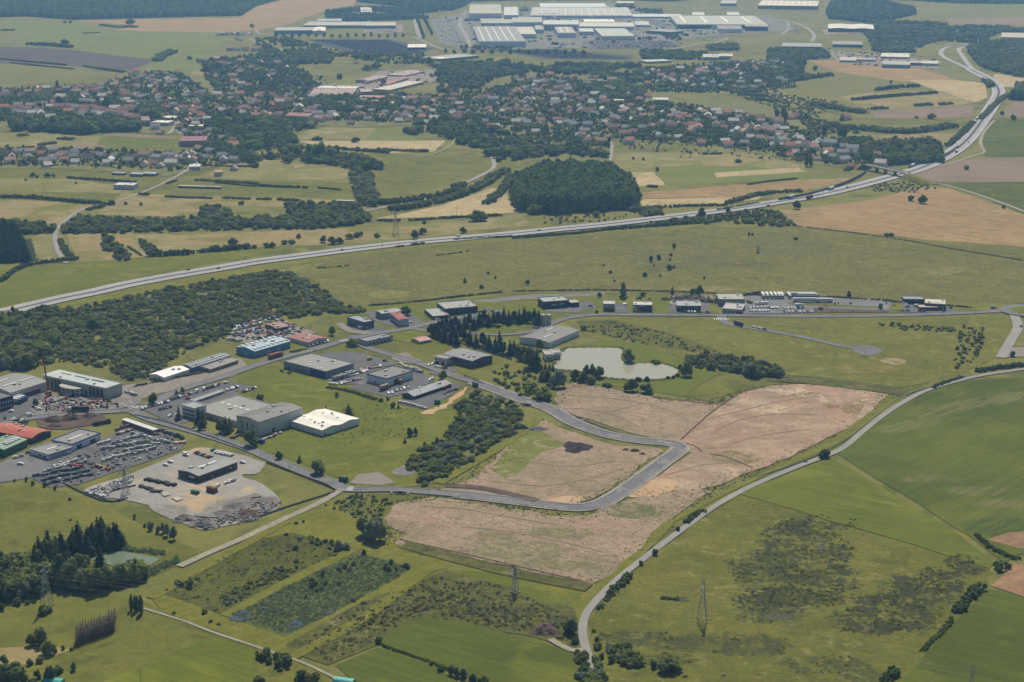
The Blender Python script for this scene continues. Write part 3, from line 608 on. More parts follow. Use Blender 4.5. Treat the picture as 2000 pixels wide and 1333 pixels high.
def crown(seed, kind, lobes=9, nl=26):
    """unit-height plant, base at 0"""
    rr = random.Random(seed); V = []; Fs = []
    def add(vf):
        k = len(V); V.extend(vf[0]); Fs.extend(tuple(i+k for i in f) for f in vf[1])
    if kind == 'broad':
        for i in range(lobes):
            a = rr.uniform(0, 6.28); e = rr.uniform(0, 1); rad = .30*math.sqrt(rr.random())*(1-.4*e)
            c = (math.cos(a)*rad, math.sin(a)*rad, .24+.50*e); r = rr.uniform(.17, .28)*(1-.2*e)
            add(quadball(c, r*.86, rr=rr)); add(leafquads(c, r*.98, nl, r*.26, rr))
    elif kind == 'bush':
        for i in range(lobes):
            a = rr.uniform(0, 6.28); rad = .5*math.sqrt(rr.random()); e = rr.random()
            c = (math.cos(a)*rad, math.sin(a)*rad, .28+.38*e*(1-rad)); r = rr.uniform(.24, .36)
            add(quadball(c, r*.88, rr=rr)); add(leafquads(c, r*.98, nl, r*.26, rr))
    elif kind == 'poplar':
        for i in range(lobes):
            e = (i+.5)/lobes; c = (rr.uniform(-.03, .03), rr.uniform(-.03, .03), .12+.8*e); r = .11*math.sin(math.pi*min(1, .25+.75*e))**.6+.02
            add(quadball(c, r*.85, rr=rr, sq=1.3)); add(leafquads(c, r, nl, r*.32, rr, 1.4))
    elif kind == 'cone':
        for i in range(lobes):
            e = i/(lobes-1); r = .23*(1-e)**.85+.012; z = .1+.88*e
            for k in range(max(3, int(nl*(1-e)+4))):
                a = rr.uniform(0, 6.28); q = rr.uniform(.55, 1.05)*r; ln = r*.5; kk = len(V)
                d = Vector((math.cos(a), math.sin(a), 0)); t = Vector((-d.y, d.x, 0))
                p = d*q+Vector((0, 0, z+rr.uniform(-.03, .03))); s = .05+.25*r
                for u, v in ((-.6, -.5), (.6, -.5), (.25, .7), (-.25, .7)): V.append(tuple(p+t*u*s+d*v*s*1.2+Vector((0, 0, -v*s*.9+.02))))
                Fs.append((kk, kk+1, kk+2, kk+3))
            add(quadball((0, 0, z), r*.62, rr=rr, jit=.1))
    elif kind == 'dead':
        for i in range(110):
            z = rr.uniform(.1, .97); a = rr.uniform(0, 6.28); L_ = .14*(1.05-z)+.02; d = Vector((math.cos(a), math.sin(a), -.25)); t = Vector((-d.y, d.x, 0))*.012; kk = len(V)
            p = Vector((0, 0, z))
            for q in (p-t, p+t, p+d*L_+t*.5, p+d*L_-t*.5): V.append(tuple(q))
            Fs.append((kk, kk+1, kk+2, kk+3))
    elif kind == 'tuft':
        for i in range(16):
            a = rr.uniform(0, 6.28); x, y = rr.gauss(0, .3), rr.gauss(0, .3); hh = rr.uniform(.5, 1); kk = len(V); t = Vector((math.cos(a), math.sin(a), 0))*.16; d = Vector((-t.y, t.x, 0))*rr.uniform(-1, 1)
            p = Vector((x, y, 0))
            for q in (p-t, p+t, p+t*.6+d+Vector((0, 0, hh)), p-t*.6+d+Vector((0, 0, hh))): V.append(tuple(q))
            Fs.append((kk, kk+1, kk+2, kk+3))
    return V, Fs
LM = {
 'dark':  leafmat('dark_leaves', (79,92,54), (123,134,77), .42),
 'mid':   leafmat('green_leaves', (104,118,62), (147,157,86), .42),
 'olive': leafmat('olive_leaves', (114,117,65), (150,150,88), .42),
 'silver':leafmat('silver_leaves', (117,126,102), (152,159,131), .4),
 'pine':  leafmat('needle_leaves', (55,67,46), (73,83,55), .25),
 'fresh': leafmat('fresh_leaves', (112,126,54), (138,148,70), .4),
 'reed':  leafmat('reed_leaves', (100,116,78), (120,134,92), .5),
 'dead':  leafmat('dead_twigs', (122,112,100), (144,132,116), 0),
 'weed':  leafmat('weed_leaves', (96,100,64), (118,118,76), .45),
 'plantation': leafmat('poplar_leaves', (95,115,71), (134,154,94), .4),
}
PC = {}
def cmesh(kind, seed, lm, lobes=None, nl=None):
    k = (kind, seed, lm, lobes, nl)
    if k not in PC:
        dl, dn = {'broad': (11, 24), 'bush': (8, 20), 'poplar': (9, 22), 'cone': (9, 14), 'dead': (1, 1), 'tuft': (1, 1)}[kind]
        V, Fs = crown(seed*13+len(kind), kind, lobes or dl, nl or dn)
        PC[k] = mesh('crown', V, Fs, LM[lm])
    return PC[k]
def trunk_mesh():
    V = []; Fs = []
    for z, r in ((0, .028), (.35, .018), (.7, .008)):
        for i in range(6): a = i*math.tau/6; V.append((math.cos(a)*r, math.sin(a)*r, z))
    for l in range(2):
        for i in range(6): j = (i+1) % 6; Fs.append((l*6+i, l*6+j, l*6+6+j, l*6+6+i))
    for a in (.5, 2.6, 4.7):     # limbs
        d = Vector((math.cos(a), math.sin(a), 1.1)).normalized(); t = d.orthogonal().normalized(); b = d.cross(t); p0 = Vector((0, 0, .28)); k = len(V)
        for s, r in ((0, .012), (.3, .004)):
            for q in range(3): an = q*math.tau/3; V.append(tuple(p0+d*s+t*math.cos(an)*r+b*math.sin(an)*r))
        for q in range(3): q2 = (q+1) % 3; Fs.append((k+q, k+q2, k+3+q2, k+3+q))
    return mesh('trunk', V, Fs, pmat((92,80,66), .95, var=.2))
TRUNK = trunk_mesh()
# scatter of masses (woods, scrub): one object each, geometry nodes
def proto_collection(name, items):
    c = bpy.data.collections.new(name)
    for i, me in enumerate(items):
        o = bpy.data.objects.new(f'{name}_{i:02d}', me); c.objects.link(o)
    return c
def scatter_group(coll):
    g = bpy.data.node_groups.new('scatter', 'GeometryNodeTree')
    g.interface.new_socket('Geometry', in_out='INPUT', socket_type='NodeSocketGeometry')
    g.interface.new_socket('Geometry', in_out='OUTPUT', socket_type='NodeSocketGeometry')
    i = g.nodes.new('NodeGroupInput'); o = g.nodes.new('NodeGroupOutput')
    ip = g.nodes.new('GeometryNodeInstanceOnPoints'); ci = g.nodes.new('GeometryNodeCollectionInfo')
    ci.inputs['Collection'].default_value = coll; ci.inputs['Separate Children'].default_value = True; ci.inputs['Reset Children'].default_value = True
    ip.inputs['Pick Instance'].default_value = True
    def na(nm, dt):
        n = g.nodes.new('GeometryNodeInputNamedAttribute'); n.data_type = dt; n.inputs[0].default_value = nm; return n.outputs[0]
    L = g.links
    L.new(i.outputs[0], ip.inputs['Points']); L.new(ci.outputs[0], ip.inputs['Instance'])
    L.new(na('proto', 'INT'), ip.inputs['Instance Index']); L.new(na('scl', 'FLOAT_VECTOR'), ip.inputs['Scale'])
    L.new(na('rot', 'FLOAT_VECTOR'), ip.inputs['Rotation']); L.new(ip.outputs[0], o.inputs[0])
    return g
PROTO = {}
def pset(key, specs):
    c = proto_collection('proto_'+key, [cmesh(*s) for s in specs]); PROTO[key] = (scatter_group(c), len(specs))
pset('wood', [('broad', 1, 'dark'), ('broad', 2, 'mid'), ('broad', 3, 'dark'), ('broad', 4, 'mid'), ('broad', 5, 'olive'), ('bush', 6, 'mid'), ('bush', 7, 'dark'), ('poplar', 8, 'dark'), ('broad', 9, 'silver')])
pset('forest', [('broad', 1, 'dark', 8, 14), ('broad', 2, 'mid', 8, 14), ('broad', 3, 'dark', 8, 14), ('broad', 5, 'dark', 8, 14), ('cone', 4, 'pine')])
pset('scrub', [('bush', 7, 'silver'), ('bush', 8, 'olive'), ('broad', 9, 'mid'), ('bush', 1, 'dark'), ('bush', 2, 'mid'), ('bush', 3, 'olive'), ('bush', 4, 'mid'), ('broad', 5, 'dark'), ('bush', 6, 'mid')])
pset('lowscrub', [('bush', 1, 'mid', 5, 14), ('bush', 2, 'olive', 5, 14), ('bush', 3, 'silver', 5, 14), ('tuft', 4, 'olive'), ('bush', 5, 'dark', 5, 14)])
pset('spruce', [('cone', 1, 'pine'), ('cone', 2, 'pine'), ('cone', 3, 'pine')])
pset('plantation', [('poplar', 1, 'plantation', 8, 18), ('poplar', 2, 'mid', 8, 18), ('poplar', 3, 'plantation', 8, 18), ('poplar', 4, 'dark', 8, 18)])
pset('reed', [('tuft', 1, 'reed'), ('tuft', 2, 'reed'), ('tuft', 3, 'reed'), ('bush', 4, 'reed', 4, 12)])
pset('willow', [('broad', 1, 'silver'), ('broad', 2, 'mid'), ('bush', 3, 'silver'), ('bush', 4, 'mid')])
pset('town', [('broad', 9, 'olive', 8, 16), ('broad', 10, 'mid', 8, 16), ('poplar', 8, 'dark', 6, 12), ('broad', 1, 'dark', 8, 16), ('broad', 2, 'mid', 8, 16), ('broad', 3, 'dark', 8, 16), ('bush', 4, 'mid', 5, 14), ('broad', 5, 'mid', 8, 16), ('cone', 6, 'pine')])
pset('weeds', [('tuft', 1, 'olive'), ('tuft', 2, 'weed'), ('tuft', 3, 'weed'), ('bush', 4, 'weed', 3, 10)])
def inside(poly, x, y):
    n = len(poly); r = np.zeros(len(x), bool); j = n-1
    for i in range(n):
        xi, yi = poly[i][0], poly[i][1]; xj, yj = poly[j][0], poly[j][1]
        c = ((yi > y) != (yj > y)) & (x < (xj-xi)*(y-yi)/((yj-yi) or 1e-9)+xi); r ^= c; j = i
    return r
AVOID = []      # (x, y, r) footprints that masses of trees keep clear of
def mass_points(name, pts, hs, key, wid=1.0, label=None, kind='stuff', protos=None):
    g, n = PROTO[key]; k = len(pts)
    m = bpy.data.meshes.new(name); m.vertices.add(k); m.vertices.foreach_set('co', np.asarray(pts, np.float32).ravel())
    s = np.stack([hs*wid*NR.uniform(.85, 1.2, k), hs*wid*NR.uniform(.85, 1.2, k), hs], 1).astype(np.float32)
    a = m.attributes.new('scl', 'FLOAT_VECTOR', 'POINT'); a.data.foreach_set('vector', s.ravel())
    r = np.zeros((k, 3), np.float32); r[:, 2] = NR.uniform(0, 6.28, k)
    a = m.attributes.new('rot', 'FLOAT_VECTOR', 'POINT'); a.data.foreach_set('vector', r.ravel())
    a = m.attributes.new('proto', 'INT', 'POINT'); a.data.foreach_set('value', (NR.integers(0, n, k) if protos is None else protos).astype(np.int32))
    o = obj(name, m, kind=kind); md = o.modifiers.new('scatter', 'NODES'); md.node_group = g
    if label: o['label'] = label
    return o
def tufts_in(name, ells, key, h0, h1, sp, wid, thr=.0, label=None):
    """plants scattered over elliptic patches with ragged edges"""
    X = []; Y = []
    for (x, y, rx, ry, an) in ells:
        c = P(x, y); w_ = (P(x+rx, y)-c).length; hh = abs((P(x, y-ry)-P(x, y+ry)).y)/2; n = int(w_*hh*3.14/(sp*sp))
        r = np.sqrt(NR.uniform(0, 1, n))*1.1; a = NR.uniform(0, 6.283, n); X.append(c.x+np.cos(a)*r*w_); Y.append(c.y+np.sin(a)*r*hh)
    x = np.concatenate(X); y = np.concatenate(Y)
    f = np.sin(x/11+2*np.sin(y/17))*np.sin(y/9+2*np.sin(x/13))+.6*np.sin(x/3.1+y/4.3)*np.sin(y/2.7-x/5)+NR.uniform(-.7, .7, len(x)); ok = f > thr
    x = x[ok]; y = y[ok]; hs = NR.uniform(h0, h1, len(x)); mass_points(name, np.stack([x, y, np.zeros(len(x))], 1), hs, key, wid, label)
def wood(name, s, key, h0, h1, sp, wid=1.0, dens=1.0, label=None, clump=None, rows=None, cth=-.15):
    poly = [P(x, y).to_2d() for x, y in pairs(s)]
    xs = [p.x for p in poly]; ys = [p.y for p in poly]
    if rows is None:
        gx, gy = np.meshgrid(np.arange(min(xs), max(xs), sp), np.arange(min(ys), max(ys), sp))
        x = gx.ravel()+NR.uniform(-.5, .5, gx.size)*sp; y = gy.ravel()+NR.uniform(-.5, .5, gx.size)*sp
    else:
        gx, gy = np.meshgrid(np.arange(-900, 900, sp), np.arange(-900, 900, sp*1.0)); a = math.radians(rows); cx = (min(xs)+max(xs))/2; cy = (min(ys)+max(ys))/2
        u = gx.ravel(); v = gy.ravel(); x = cx+u*math.cos(a)-v*math.sin(a)+NR.uniform(-.5, .5, u.size); y = cy+u*math.sin(a)+v*math.cos(a)+NR.uniform(-.5, .5, u.size)
    ok = inside(poly, x, y) & (NR.uniform(0, 1, len(x)) < dens)
    if clump:
        f = np.sin(x/clump+1.3*np.sin(y/clump*.7+1))*np.cos(y/clump*1.1+1.7*np.sin(x/clump*.5))+NR.uniform(-.5, .5, len(x))
        ok &= f > cth
    x = x[ok]; y = y[ok]
    if AVOID:
        A = np.array(AVOID); keep = np.ones(len(x), bool)
        for ax, ay, ar in A:
            keep &= (x-ax)**2+(y-ay)**2 > ar*ar
        x = x[keep]; y = y[keep]
    if len(x) == 0: return
    hs = NR.uniform(0, 1, len(x))**1.3*(h1-h0)+h0
    mass_points(name, np.stack([x, y, np.zeros(len(x))], 1), hs, key, wid, label)
# individual plants
LEAFWORD = {'dark': 'dark green', 'mid': 'green', 'olive': 'olive green', 'silver': 'silvery green', 'pine': 'blackish green', 'fresh': 'bright green', 'dead': 'grey leafless', 'reed': 'pale green', 'plantation': 'green'}
KINDW = {'broad': ('broadleaf_tree', 'round tree', 'tree'), 'bush': ('shrub', 'shrub', 'shrub'), 'poplar': ('poplar_tree', 'slender poplar', 'tree'), 'cone': ('conifer_tree', 'conifer', 'tree'), 'dead': ('bare_tree', 'bare tree', 'tree')}
def tree(px, py, hp, kind, lm, place, wp=None, group=None, seed=None):
    """px,py = foot in the picture, hp/wp = picture height/width"""
    p = P(px, py); h = hpx(py, hp)*1.08; nat = {'broad': .78, 'bush': 1.4, 'poplar': .22, 'cone': .48, 'dead': .3}[kind]
    wd = 1.0 if wp is None else (wp/scl(py))/(h*nat)
    nm, word, cat = KINDW[kind]; seed = seed or R.randint(1, 4)
    size = 'tall ' if h > 13 else ('small ' if h < 5 else '')
    o = empty(nm, p, R.uniform(0, 6.28), f'{size}{LEAFWORD[lm]} {word} {place}'.replace('leafless bare', 'bare leafless'), cat, group)
    c = obj('crown' if cat == 'tree' else 'foliage', cmesh(kind, seed, lm), o); c.scale = (h*wd, h*wd, h)
    if cat == 'tree':
        t = obj('trunk', TRUNK, o); t.scale = (h, h, h*1.0 if kind != 'dead' else h*1.35)
    else:
        t = obj('stem', TRUNK, o); t.scale = (h*.7, h*.7, h*.8)
    return o
# hedgerows: one thing each, real geometry
def quadmesh(name, V, Q, mats, mi=None):
    m = bpy.data.meshes.new(name); nv = len(V); nf = len(Q)
    m.vertices.add(nv); m.vertices.foreach_set('co', np.asarray(V, np.float32).ravel())
    m.loops.add(nf*4); m.loops.foreach_set('vertex_index', np.asarray(Q, np.int32).ravel())
    m.polygons.add(nf); m.polygons.foreach_set('loop_start', np.arange(0, nf*4, 4, dtype=np.int32))
    try: m.polygons.foreach_set('loop_total', np.full(nf, 4, np.int32))
    except Exception: pass
    for x in mats: m.materials.append(x)
    if mi is not None: m.polygons.foreach_set('material_index', np.asarray(mi, np.int32))
    m.update(calc_edges=True); return m
def mergeq(protos, pl):
    """protos: list of (V,Q); pl: list of (proto index, x, y, z, rz, sx, sy, sz, material)"""
    VS = []; QS = []; MI = []; k = 0
    for pi, x, y, z, rz, sx, sy, sz, mi in pl:
        V, Q = protos[pi]; c, s = math.cos(rz), math.sin(rz)
        a = V*np.array([sx, sy, sz]); b = np.empty_like(a)
        b[:, 0] = a[:, 0]*c-a[:, 1]*s+x; b[:, 1] = a[:, 0]*s+a[:, 1]*c+y; b[:, 2] = a[:, 2]+z
        VS.append(b); QS.append(Q+k); k += len(V); MI.append(np.full(len(Q), mi))
    return np.concatenate(VS), np.concatenate(QS), np.concatenate(MI)
HPROTO = [(np.array(v), np.array(q)) for v, q in (crown(s, 'bush', 3, 9) for s in range(31, 35))]
def hedge(s, h, wd, place, lm='mid', sp=None, gap=.0, label=None):
    """hedgerow along a picture polyline; h, wd in metres"""
    if pairs(s)[0][1] < 300: h *= 1.3; wd *= 1.5
    q = cr([P(x, y) for x, y in pairs(s)], False, 8); pl = []; sp = sp or h*.5; acc = 0
    rows = max(1, int(wd/(h*.7)+.5))
    for i in range(1, len(q)):
        d = q[i]-q[i-1]; L_ = d.length; t = 0
        if L_ < 1e-6: continue
        dn = d/L_; nn = Vector((-dn.y, dn.x)); acc += L_
        while acc >= sp:
            acc -= sp
            if R.random() < gap: continue
            for r_ in range(rows):
                p = q[i-1]+dn*(L_-acc)+nn*((r_-(rows-1)/2)*wd/rows+R.uniform(-.2, .2)*wd/rows)+dn*R.uniform(-.3, .3)*sp
                hh = h*R.uniform(.6, 1.25); ww = max(hh*.8, wd/rows*.8)*R.uniform(.8, 1.15)
                pl.append((R.randint(0, 3), p.x, p.y, -.02, R.uniform(0, 6.28), ww, ww, hh, R.randint(0, 1)))
    if not pl: return
    V, Q, MI = mergeq(HPROTO, pl); c = q[len(q)//2]
    V[:, 0] -= c.x; V[:, 1] -= c.y
    alt = {'mid': 'dark', 'dark': 'dark', 'olive': 'mid', 'silver': 'mid', 'pine': 'pine', 'fresh': 'mid'}[lm]
    o = obj('hedgerow', quadmesh('hedgerow', V, Q, [LM[lm], LM[alt]], MI), loc=(c.x, c.y, 0))
    reg(o, label or f'{LEAFWORD[lm]} hedgerow {place}', 'hedge', 'hedgerows')
    return o
# ---------------------------------------------------------------- box and car builders
def boxv(x0, y0, z0, x1, y1, z1):
    return [(x0,y0,z0),(x1,y0,z0),(x1,y1,z0),(x0,y1,z0),(x0,y0,z1),(x1,y0,z1),(x1,y1,z1),(x0,y1,z1)], [(0,3,2,1),(4,5,6,7),(0,1,5,4),(1,2,6,5),(2,3,7,6),(3,0,4,7)]
def boxes(name, bl, mat):
    V = []; Fs = []
    for b in bl:
        v, f = boxv(*b); k = len(V); V += v; Fs += [tuple(i+k for i in q) for q in f]
    return mesh(name, V, Fs, mat)
def box(name, b, mat, parent, label=None):
    x0, y0, z0, x1, y1, z1 = b; cx, cy = (x0+x1)/2, (y0+y1)/2
    v, f = boxv(x0-cx, y0-cy, 0, x1-cx, y1-cy, z1-z0); o = obj(name, mesh(name, v, f, mat), parent, loc=(cx, cy, z0))
    if label: o['label'] = label
    return o
UNITBOX = {}
def ubox(name, b, mat, parent):
    """box sharing one unit mesh per material"""
    k = (name, mat.name)
    if k not in UNITBOX:
        v, f = boxv(-.5, -.5, 0, .5, .5, 1); UNITBOX[k] = mesh(name, v, f, mat)
    x0, y0, z0, x1, y1, z1 = b; o = obj(name, UNITBOX[k], parent, loc=((x0+x1)/2, (y0+y1)/2, z0)); o.scale = (x1-x0, y1-y0, z1-z0); return o
def prism(prof, x0, x1, axis='x'):
    """extrude closed (t,z) profile along axis"""
    n = len(prof); V = []
    for x in (x0, x1):
        for t, z in prof: V.append((x, t, z) if axis == 'x' else (t, x, z))
    Fs = [tuple(range(n)), tuple(range(2*n-1, n-1, -1))]
    for i in range(n): j = (i+1) % n; Fs.append((i, n+i, n+j, j))
    if axis == 'x': Fs = [tuple(reversed(f)) for f in Fs]
    return V, Fs
GLASS = pmat((46,54,62), .15, var=.1, spec=.6)
TYRE = pmat((32,32,34), .8, var=.05)
CARC = {'w': ('white', (226,228,230)), 's': ('silver', (166,170,174)), 'k': ('black', (34,36,42)), 'g': ('grey', (98,102,108)), 'b': ('blue', (46,74,130)), 'r': ('red', (150,34,34)), 'y': ('yellow', (214,170,40)), 'n': ('green', (40,104,74)), 'o': ('orange', (200,96,40))}
CM = {}
def car_meshes(c, van=False):
    if (c, van) in CM: return CM[(c, van)]
    m = pmat(CARC[c][1], .25, var=.03, spec=.6)
    if van: body = [(-2.6,.35),(2.6,.35),(2.65,1.0),(1.9,1.25),(1.45,2.15),(-2.55,2.25),(-2.65,1.0)]; gl = [(1.5,1.3),(1.95,1.3),(1.52,2.0),(1.0,2.0)]; hw = 1.0
    else: body = [(-2.1,.3),(2.1,.3),(2.15,.75),(1.2,.95),(.6,1.42),(-1.2,1.45),(-1.9,1.0),(-2.15,.8)]; gl = [(-1.75,.98),(1.05,.98),(.55,1.38),(-1.15,1.4)]; hw = .88
    V, Fs = prism([(t, z) for t, z in body], -hw, hw, 'y'); b = mesh('body', V, Fs, m)
    V, Fs = prism(gl, -hw-.02, hw+.02, 'y'); g = mesh('window_glass', V, Fs, GLASS)
    V = []; Fs = []
    for i in range(8):
        a = i*math.tau/8; V += [(math.cos(a)*.33, -.12, math.sin(a)*.33), (math.cos(a)*.33, .12, math.sin(a)*.33)]; j = 2*i; k = 2*((i+1) % 8); Fs.append((j, j+1, k+1, k))
    Fs += [tuple(range(0, 16, 2)), tuple(range(15, 0, -2))]
    wh = CM.get('wheel') or mesh('wheel', V, Fs, TYRE); CM['wheel'] = wh
    CM[(c, van)] = (b, g, wh, hw); return CM[(c, van)]
def car(px, py, rz, c, place, van=False, group='parked cars', z=.7, wheels=None, pos=None, word=None):
    p = pos if pos is not None else P(px, py); b, g, wh, hw = car_meshes(c, van)
    nm = 'delivery_van' if van else 'parked_car'; wd = word or ('van' if van else 'car')
    o = empty(nm, (p.x, p.y, z), rz, f'{CARC[c][0]} {wd} {place}', 'van' if van else 'car', group)
    obj('body', b, o); obj('window_glass', g, o)
    if (py > 640 if wheels is None else wheels):
        for x in (-1.35, 1.35):
            for y in (-hw+.02, hw-.02): obj('wheel', wh, o, loc=(x, y, .33))
    return o
def car_row(x0, y0, x1, y1, cols, place, rot=90, **k):
    a, b = P(x0, y0), P(x1, y1); n = len(cols); d = b-a; ang = math.atan2(d.y, d.x)+math.radians(rot)
    for i, c in enumerate(cols):
        if c == ' ': continue
        q = a+(b-a)*(i/max(1, n-1)); car(0, (y0+y1)/2, ang+R.uniform(-.04, .04)+(math.pi if R.random() < .4 else 0), c, place, pos=q, **k)
def heading(x0, y0, x1, y1):
    a, b = P(x0, y0), P(x1, y1); return math.atan2(b.y-a.y, b.x-a.x)
def lorry(px, py, rz, tc, cc, label, ln=13.5, z=.7, cat='lorry', name='lorry', group=None, cab=True):
    """articulated lorry: cab in front (+x)"""
    p = P(px, py); o = empty(name, (p.x, p.y, z), rz, label, cat, group)
    m = pmat(tc, .45, var=.06); mc = pmat(cc, .35, var=.04)
    box('trailer', (-ln/2-1, -1.27, 1.1, ln/2-1.2, 1.27, 3.95), m, o)
    if cab:
        box('cab', (ln/2-.8, -1.22, .6, ln/2+1.3, 1.22, 3.4), mc, o); box('windscreen', (ln/2+1.3, -1.05, 1.9, ln/2+1.34, 1.05, 2.9), GLASS, o)
    box('chassis', (-ln/2-.8, -.9, .55, ln/2, .9, 1.1), TYRE, o)
    wh = car_meshes('w')[2]
    for x in (-ln/2+.4, -ln/2+1.7, -ln/2+3.0, ln/2-.6, ln/2+.6):
        for y in (-1.12, 1.12):
            q = obj('wheel', wh, o, loc=(x, y, .5)); q.scale = (1.5, 1.5, 1.5)
    return o
# ---------------------------------------------------------------- large halls and other flat-faced buildings
def hall(A, B, C, base, name, label, cat='warehouse', wall=(140,144,148), roof=(120,122,122), kind='flat', rise=1.2, ridge='x',
         wallC=None, sky=(), items=(), parapet=None, panels=0, over=.3, h=None, roofrough=.6, group=None, skyc=(214,216,208), units=0):
    """A, B, C: picture positions of the eave corners left / nearest / right; base: picture row of the foot below B"""
    g = P(B[0], base)
    if h is None:
        # height so that the eave projects onto B
        lo, hi = 0.5, 80.0
        for _ in range(40):
            mid = (lo+hi)/2
            if proj(g.x, g.y, mid)[1] > B[1]: lo = mid
            else: hi = mid
        h = lo
    b = P(B[0], B[1], h).to_2d() if False else g.to_2d()
    a = P(A[0], A[1], h).to_2d(); c = P(C[0], C[1], h).to_2d()
    va, vc = a-b, c-b
    if vc.length >= va.length: ex = vc.normalized(); ey = Vector((-ex.y, ex.x)); La = max(3.0, va.dot(ey)); Lc = vc.length
    else: ey = va.normalized(); ex = Vector((ey.y, -ey.x)); Lc = max(3.0, vc.dot(ex)); La = va.length
    o = empty(name, (g.x, g.y, 0), math.atan2(ex.y, ex.x), label, cat, group)
    AVOID.append((g.x+ex.x*Lc/2+ey.x*La/2, g.y+ex.y*Lc/2+ey.y*La/2, max(La, Lc)*.5+1))
    mw = pmat(wall, .6, var=.06, scale=.25); mr = pmat(roof, roofrough, var=.17, scale=.35)
    prof = {'flat': [(0, 0), (1, 0)], 'gable': [(0, 0), (.5, rise), (1, 0)], 'twin': [(0, 0), (.25, rise), (.5, rise*.15), (.75, rise), (1, 0)],
            'shed': [(0, 0), (1, rise)], 'saw': [(i/12+k/24, rise*(k)) for i in range(12) for k in (0, 1)]+[(1, 0)],
            'barrel': [(i/10, rise*math.sin(math.pi*i/10)) for i in range(11)], 'wave': [(i/12, rise*(.5-.5*math.cos(4*math.pi*i/12))) for i in range(13)]}[kind]
    W, Ln = (La, Lc) if ridge == 'x' else (Lc, La)
    wp = [(0, 0)]+[(t*W, h-.25+z) for t, z in prof]+[(W, 0)]
    V, Fs = prism([(t, z) for t, z in wp], 0, Ln, ridge); obj('wall', mesh('wall', V, Fs, mw), o)
    top = [(t*W+(-over if t == 0 else (over if t == 1 else 0)), h+.22+z) for t, z in prof]; bot = [(t, z-.45) for t, z in reversed(top)]
    V, Fs = prism(top+bot, -over, Ln+over, ridge); ro = obj('roof', mesh('roof', V, Fs, mr), o)
    def zr(x, y):
        t = (y/La if ridge == 'x' else x/Lc)
        for (t0, z0), (t1, z1) in zip(prof, prof[1:]):
            if t0 <= t <= t1: return h+.22+z0+(z1-z0)*(t-t0)/max(1e-6, t1-t0)
        return h+.22
    if parapet:
        mp = pmat(parapet, .6, var=.04); T = .45
        for bb in ((-.35, -.35, Lc+.35, T-.35), (-.35, La+.35-T, Lc+.35, La+.35), (-.35, T-.35, T-.35, La+.35-T), (Lc+.35-T, T-.35, Lc+.35, La+.35-T)):
            ubox('parapet', (bb[0], bb[1], h-.1, bb[2], bb[3], h+.75), mp, o)
    ms = pmat(skyc, .35, var=.05)
    if units == 0 and Lc*La > 260:
        units = min(6, 2+int(Lc*La/700))
    for s in sky:
        x0, y0, x1, y1 = s[0]*Lc, s[1]*La, s[2]*Lc, s[3]*La
        z = max(zr(x0, y0), zr(x1, y1), zr((x0+x1)/2, (y0+y1)/2)); z0 = min(zr(x0, y0), zr(x1, y1))
        ubox('skylight', (x0, y0, z0-.05, x1, y1, z+.35), ms, ro)
    for i in range(units):
        x, y = R.uniform(.1, .9)*Lc, R.uniform(.15, .85)*La; s = R.uniform(.7, 1.5)
        ubox('roof_vent', (x-s, y-s*.7, zr(x, y)-.3, x+s, y+s*.7, zr(x, y)+1.0), pmat((176,178,176), .5), ro)
    # cladding panels, proud of the wall, joints left open
    if panels:
        for face, Lf in (('C', Lc), ('A', La)):
            n = max(1, round(Lf/panels)); col = wallC if (face == 'C' and wallC) else wall
            mpn = pmat(col, .55, var=.07, scale=.3)
            for i in range(n):
                t0, t1 = i*Lf/n+.10, (i+1)*Lf/n-.10
                if face == 'C': ubox('wall_panel', (t0, -.12, .35, t1, 0, h-.35), mpn, o)
                else: ubox('wall_panel', (-.12, t0, .35, 0, t1, h-.35), mpn, o)
    for it in items:
        face, nm, t0, t1, z0, z1, col = it[:7]; m = GLASS if col == 'glass' else pmat(col, .5, var=.05)
        pr = .22 if len(it) < 8 else it[7]
        if face == 'C': b_ = (t0*Lc, -pr, z0*h, t1*Lc, 0, z1*h)
        else: b_ = (-pr, t0*La, z0*h, 0, t1*La, z1*h)
        ubox(nm, b_, m, o)
    o['_dims'] = (Lc, La, h)
    return o
def wins(face, n, z0, z1, a=.05, b=.95, w_=.5, col='glass', nm='window'):
    st_ = (b-a)/n; return [(face, nm, a+i*st_+st_*(1-w_)/2, a+i*st_+st_*(1+w_)/2, z0, z1, col) for i in range(n)]
# ================================================================ near industrial estate
GREY=(150,154,156); DK=(66,68,74); WH=(214,218,220); RD=(128,128,126)
def S(pts, sx=.02, sy=.035): return [(x-sx, y-sy, x+sx, y+sy) for x, y in pts]
hall((-50,752),(22,768),(79,743),785,'warehouse','long white hall with grey curved roof, at the left edge beside the building site','warehouse',wall=(196,198,194),roof=(134,134,130),kind='barrel',rise=2.2,ridge='x',sky=[(.1,.3,.5,.34),(.55,.3,.95,.34),(.1,.62,.55,.66)],items=[('C','loading_door',.2,.5,0,.5,(60,62,66)),('C','loading_door',.55,.8,0,.5,(70,72,78))],panels=14)
hall((-40,776),(-8,784),(22,773),806,'office_block','black office block with two rows of windows at the left edge','office',wall=(52,56,66),roof=(100,100,100),items=wins('C',6,.55,.75,w_=.6,col=(150,160,170))+wins('C',6,.15,.35,w_=.6,col=(150,160,170)),parapet=(60,64,72))
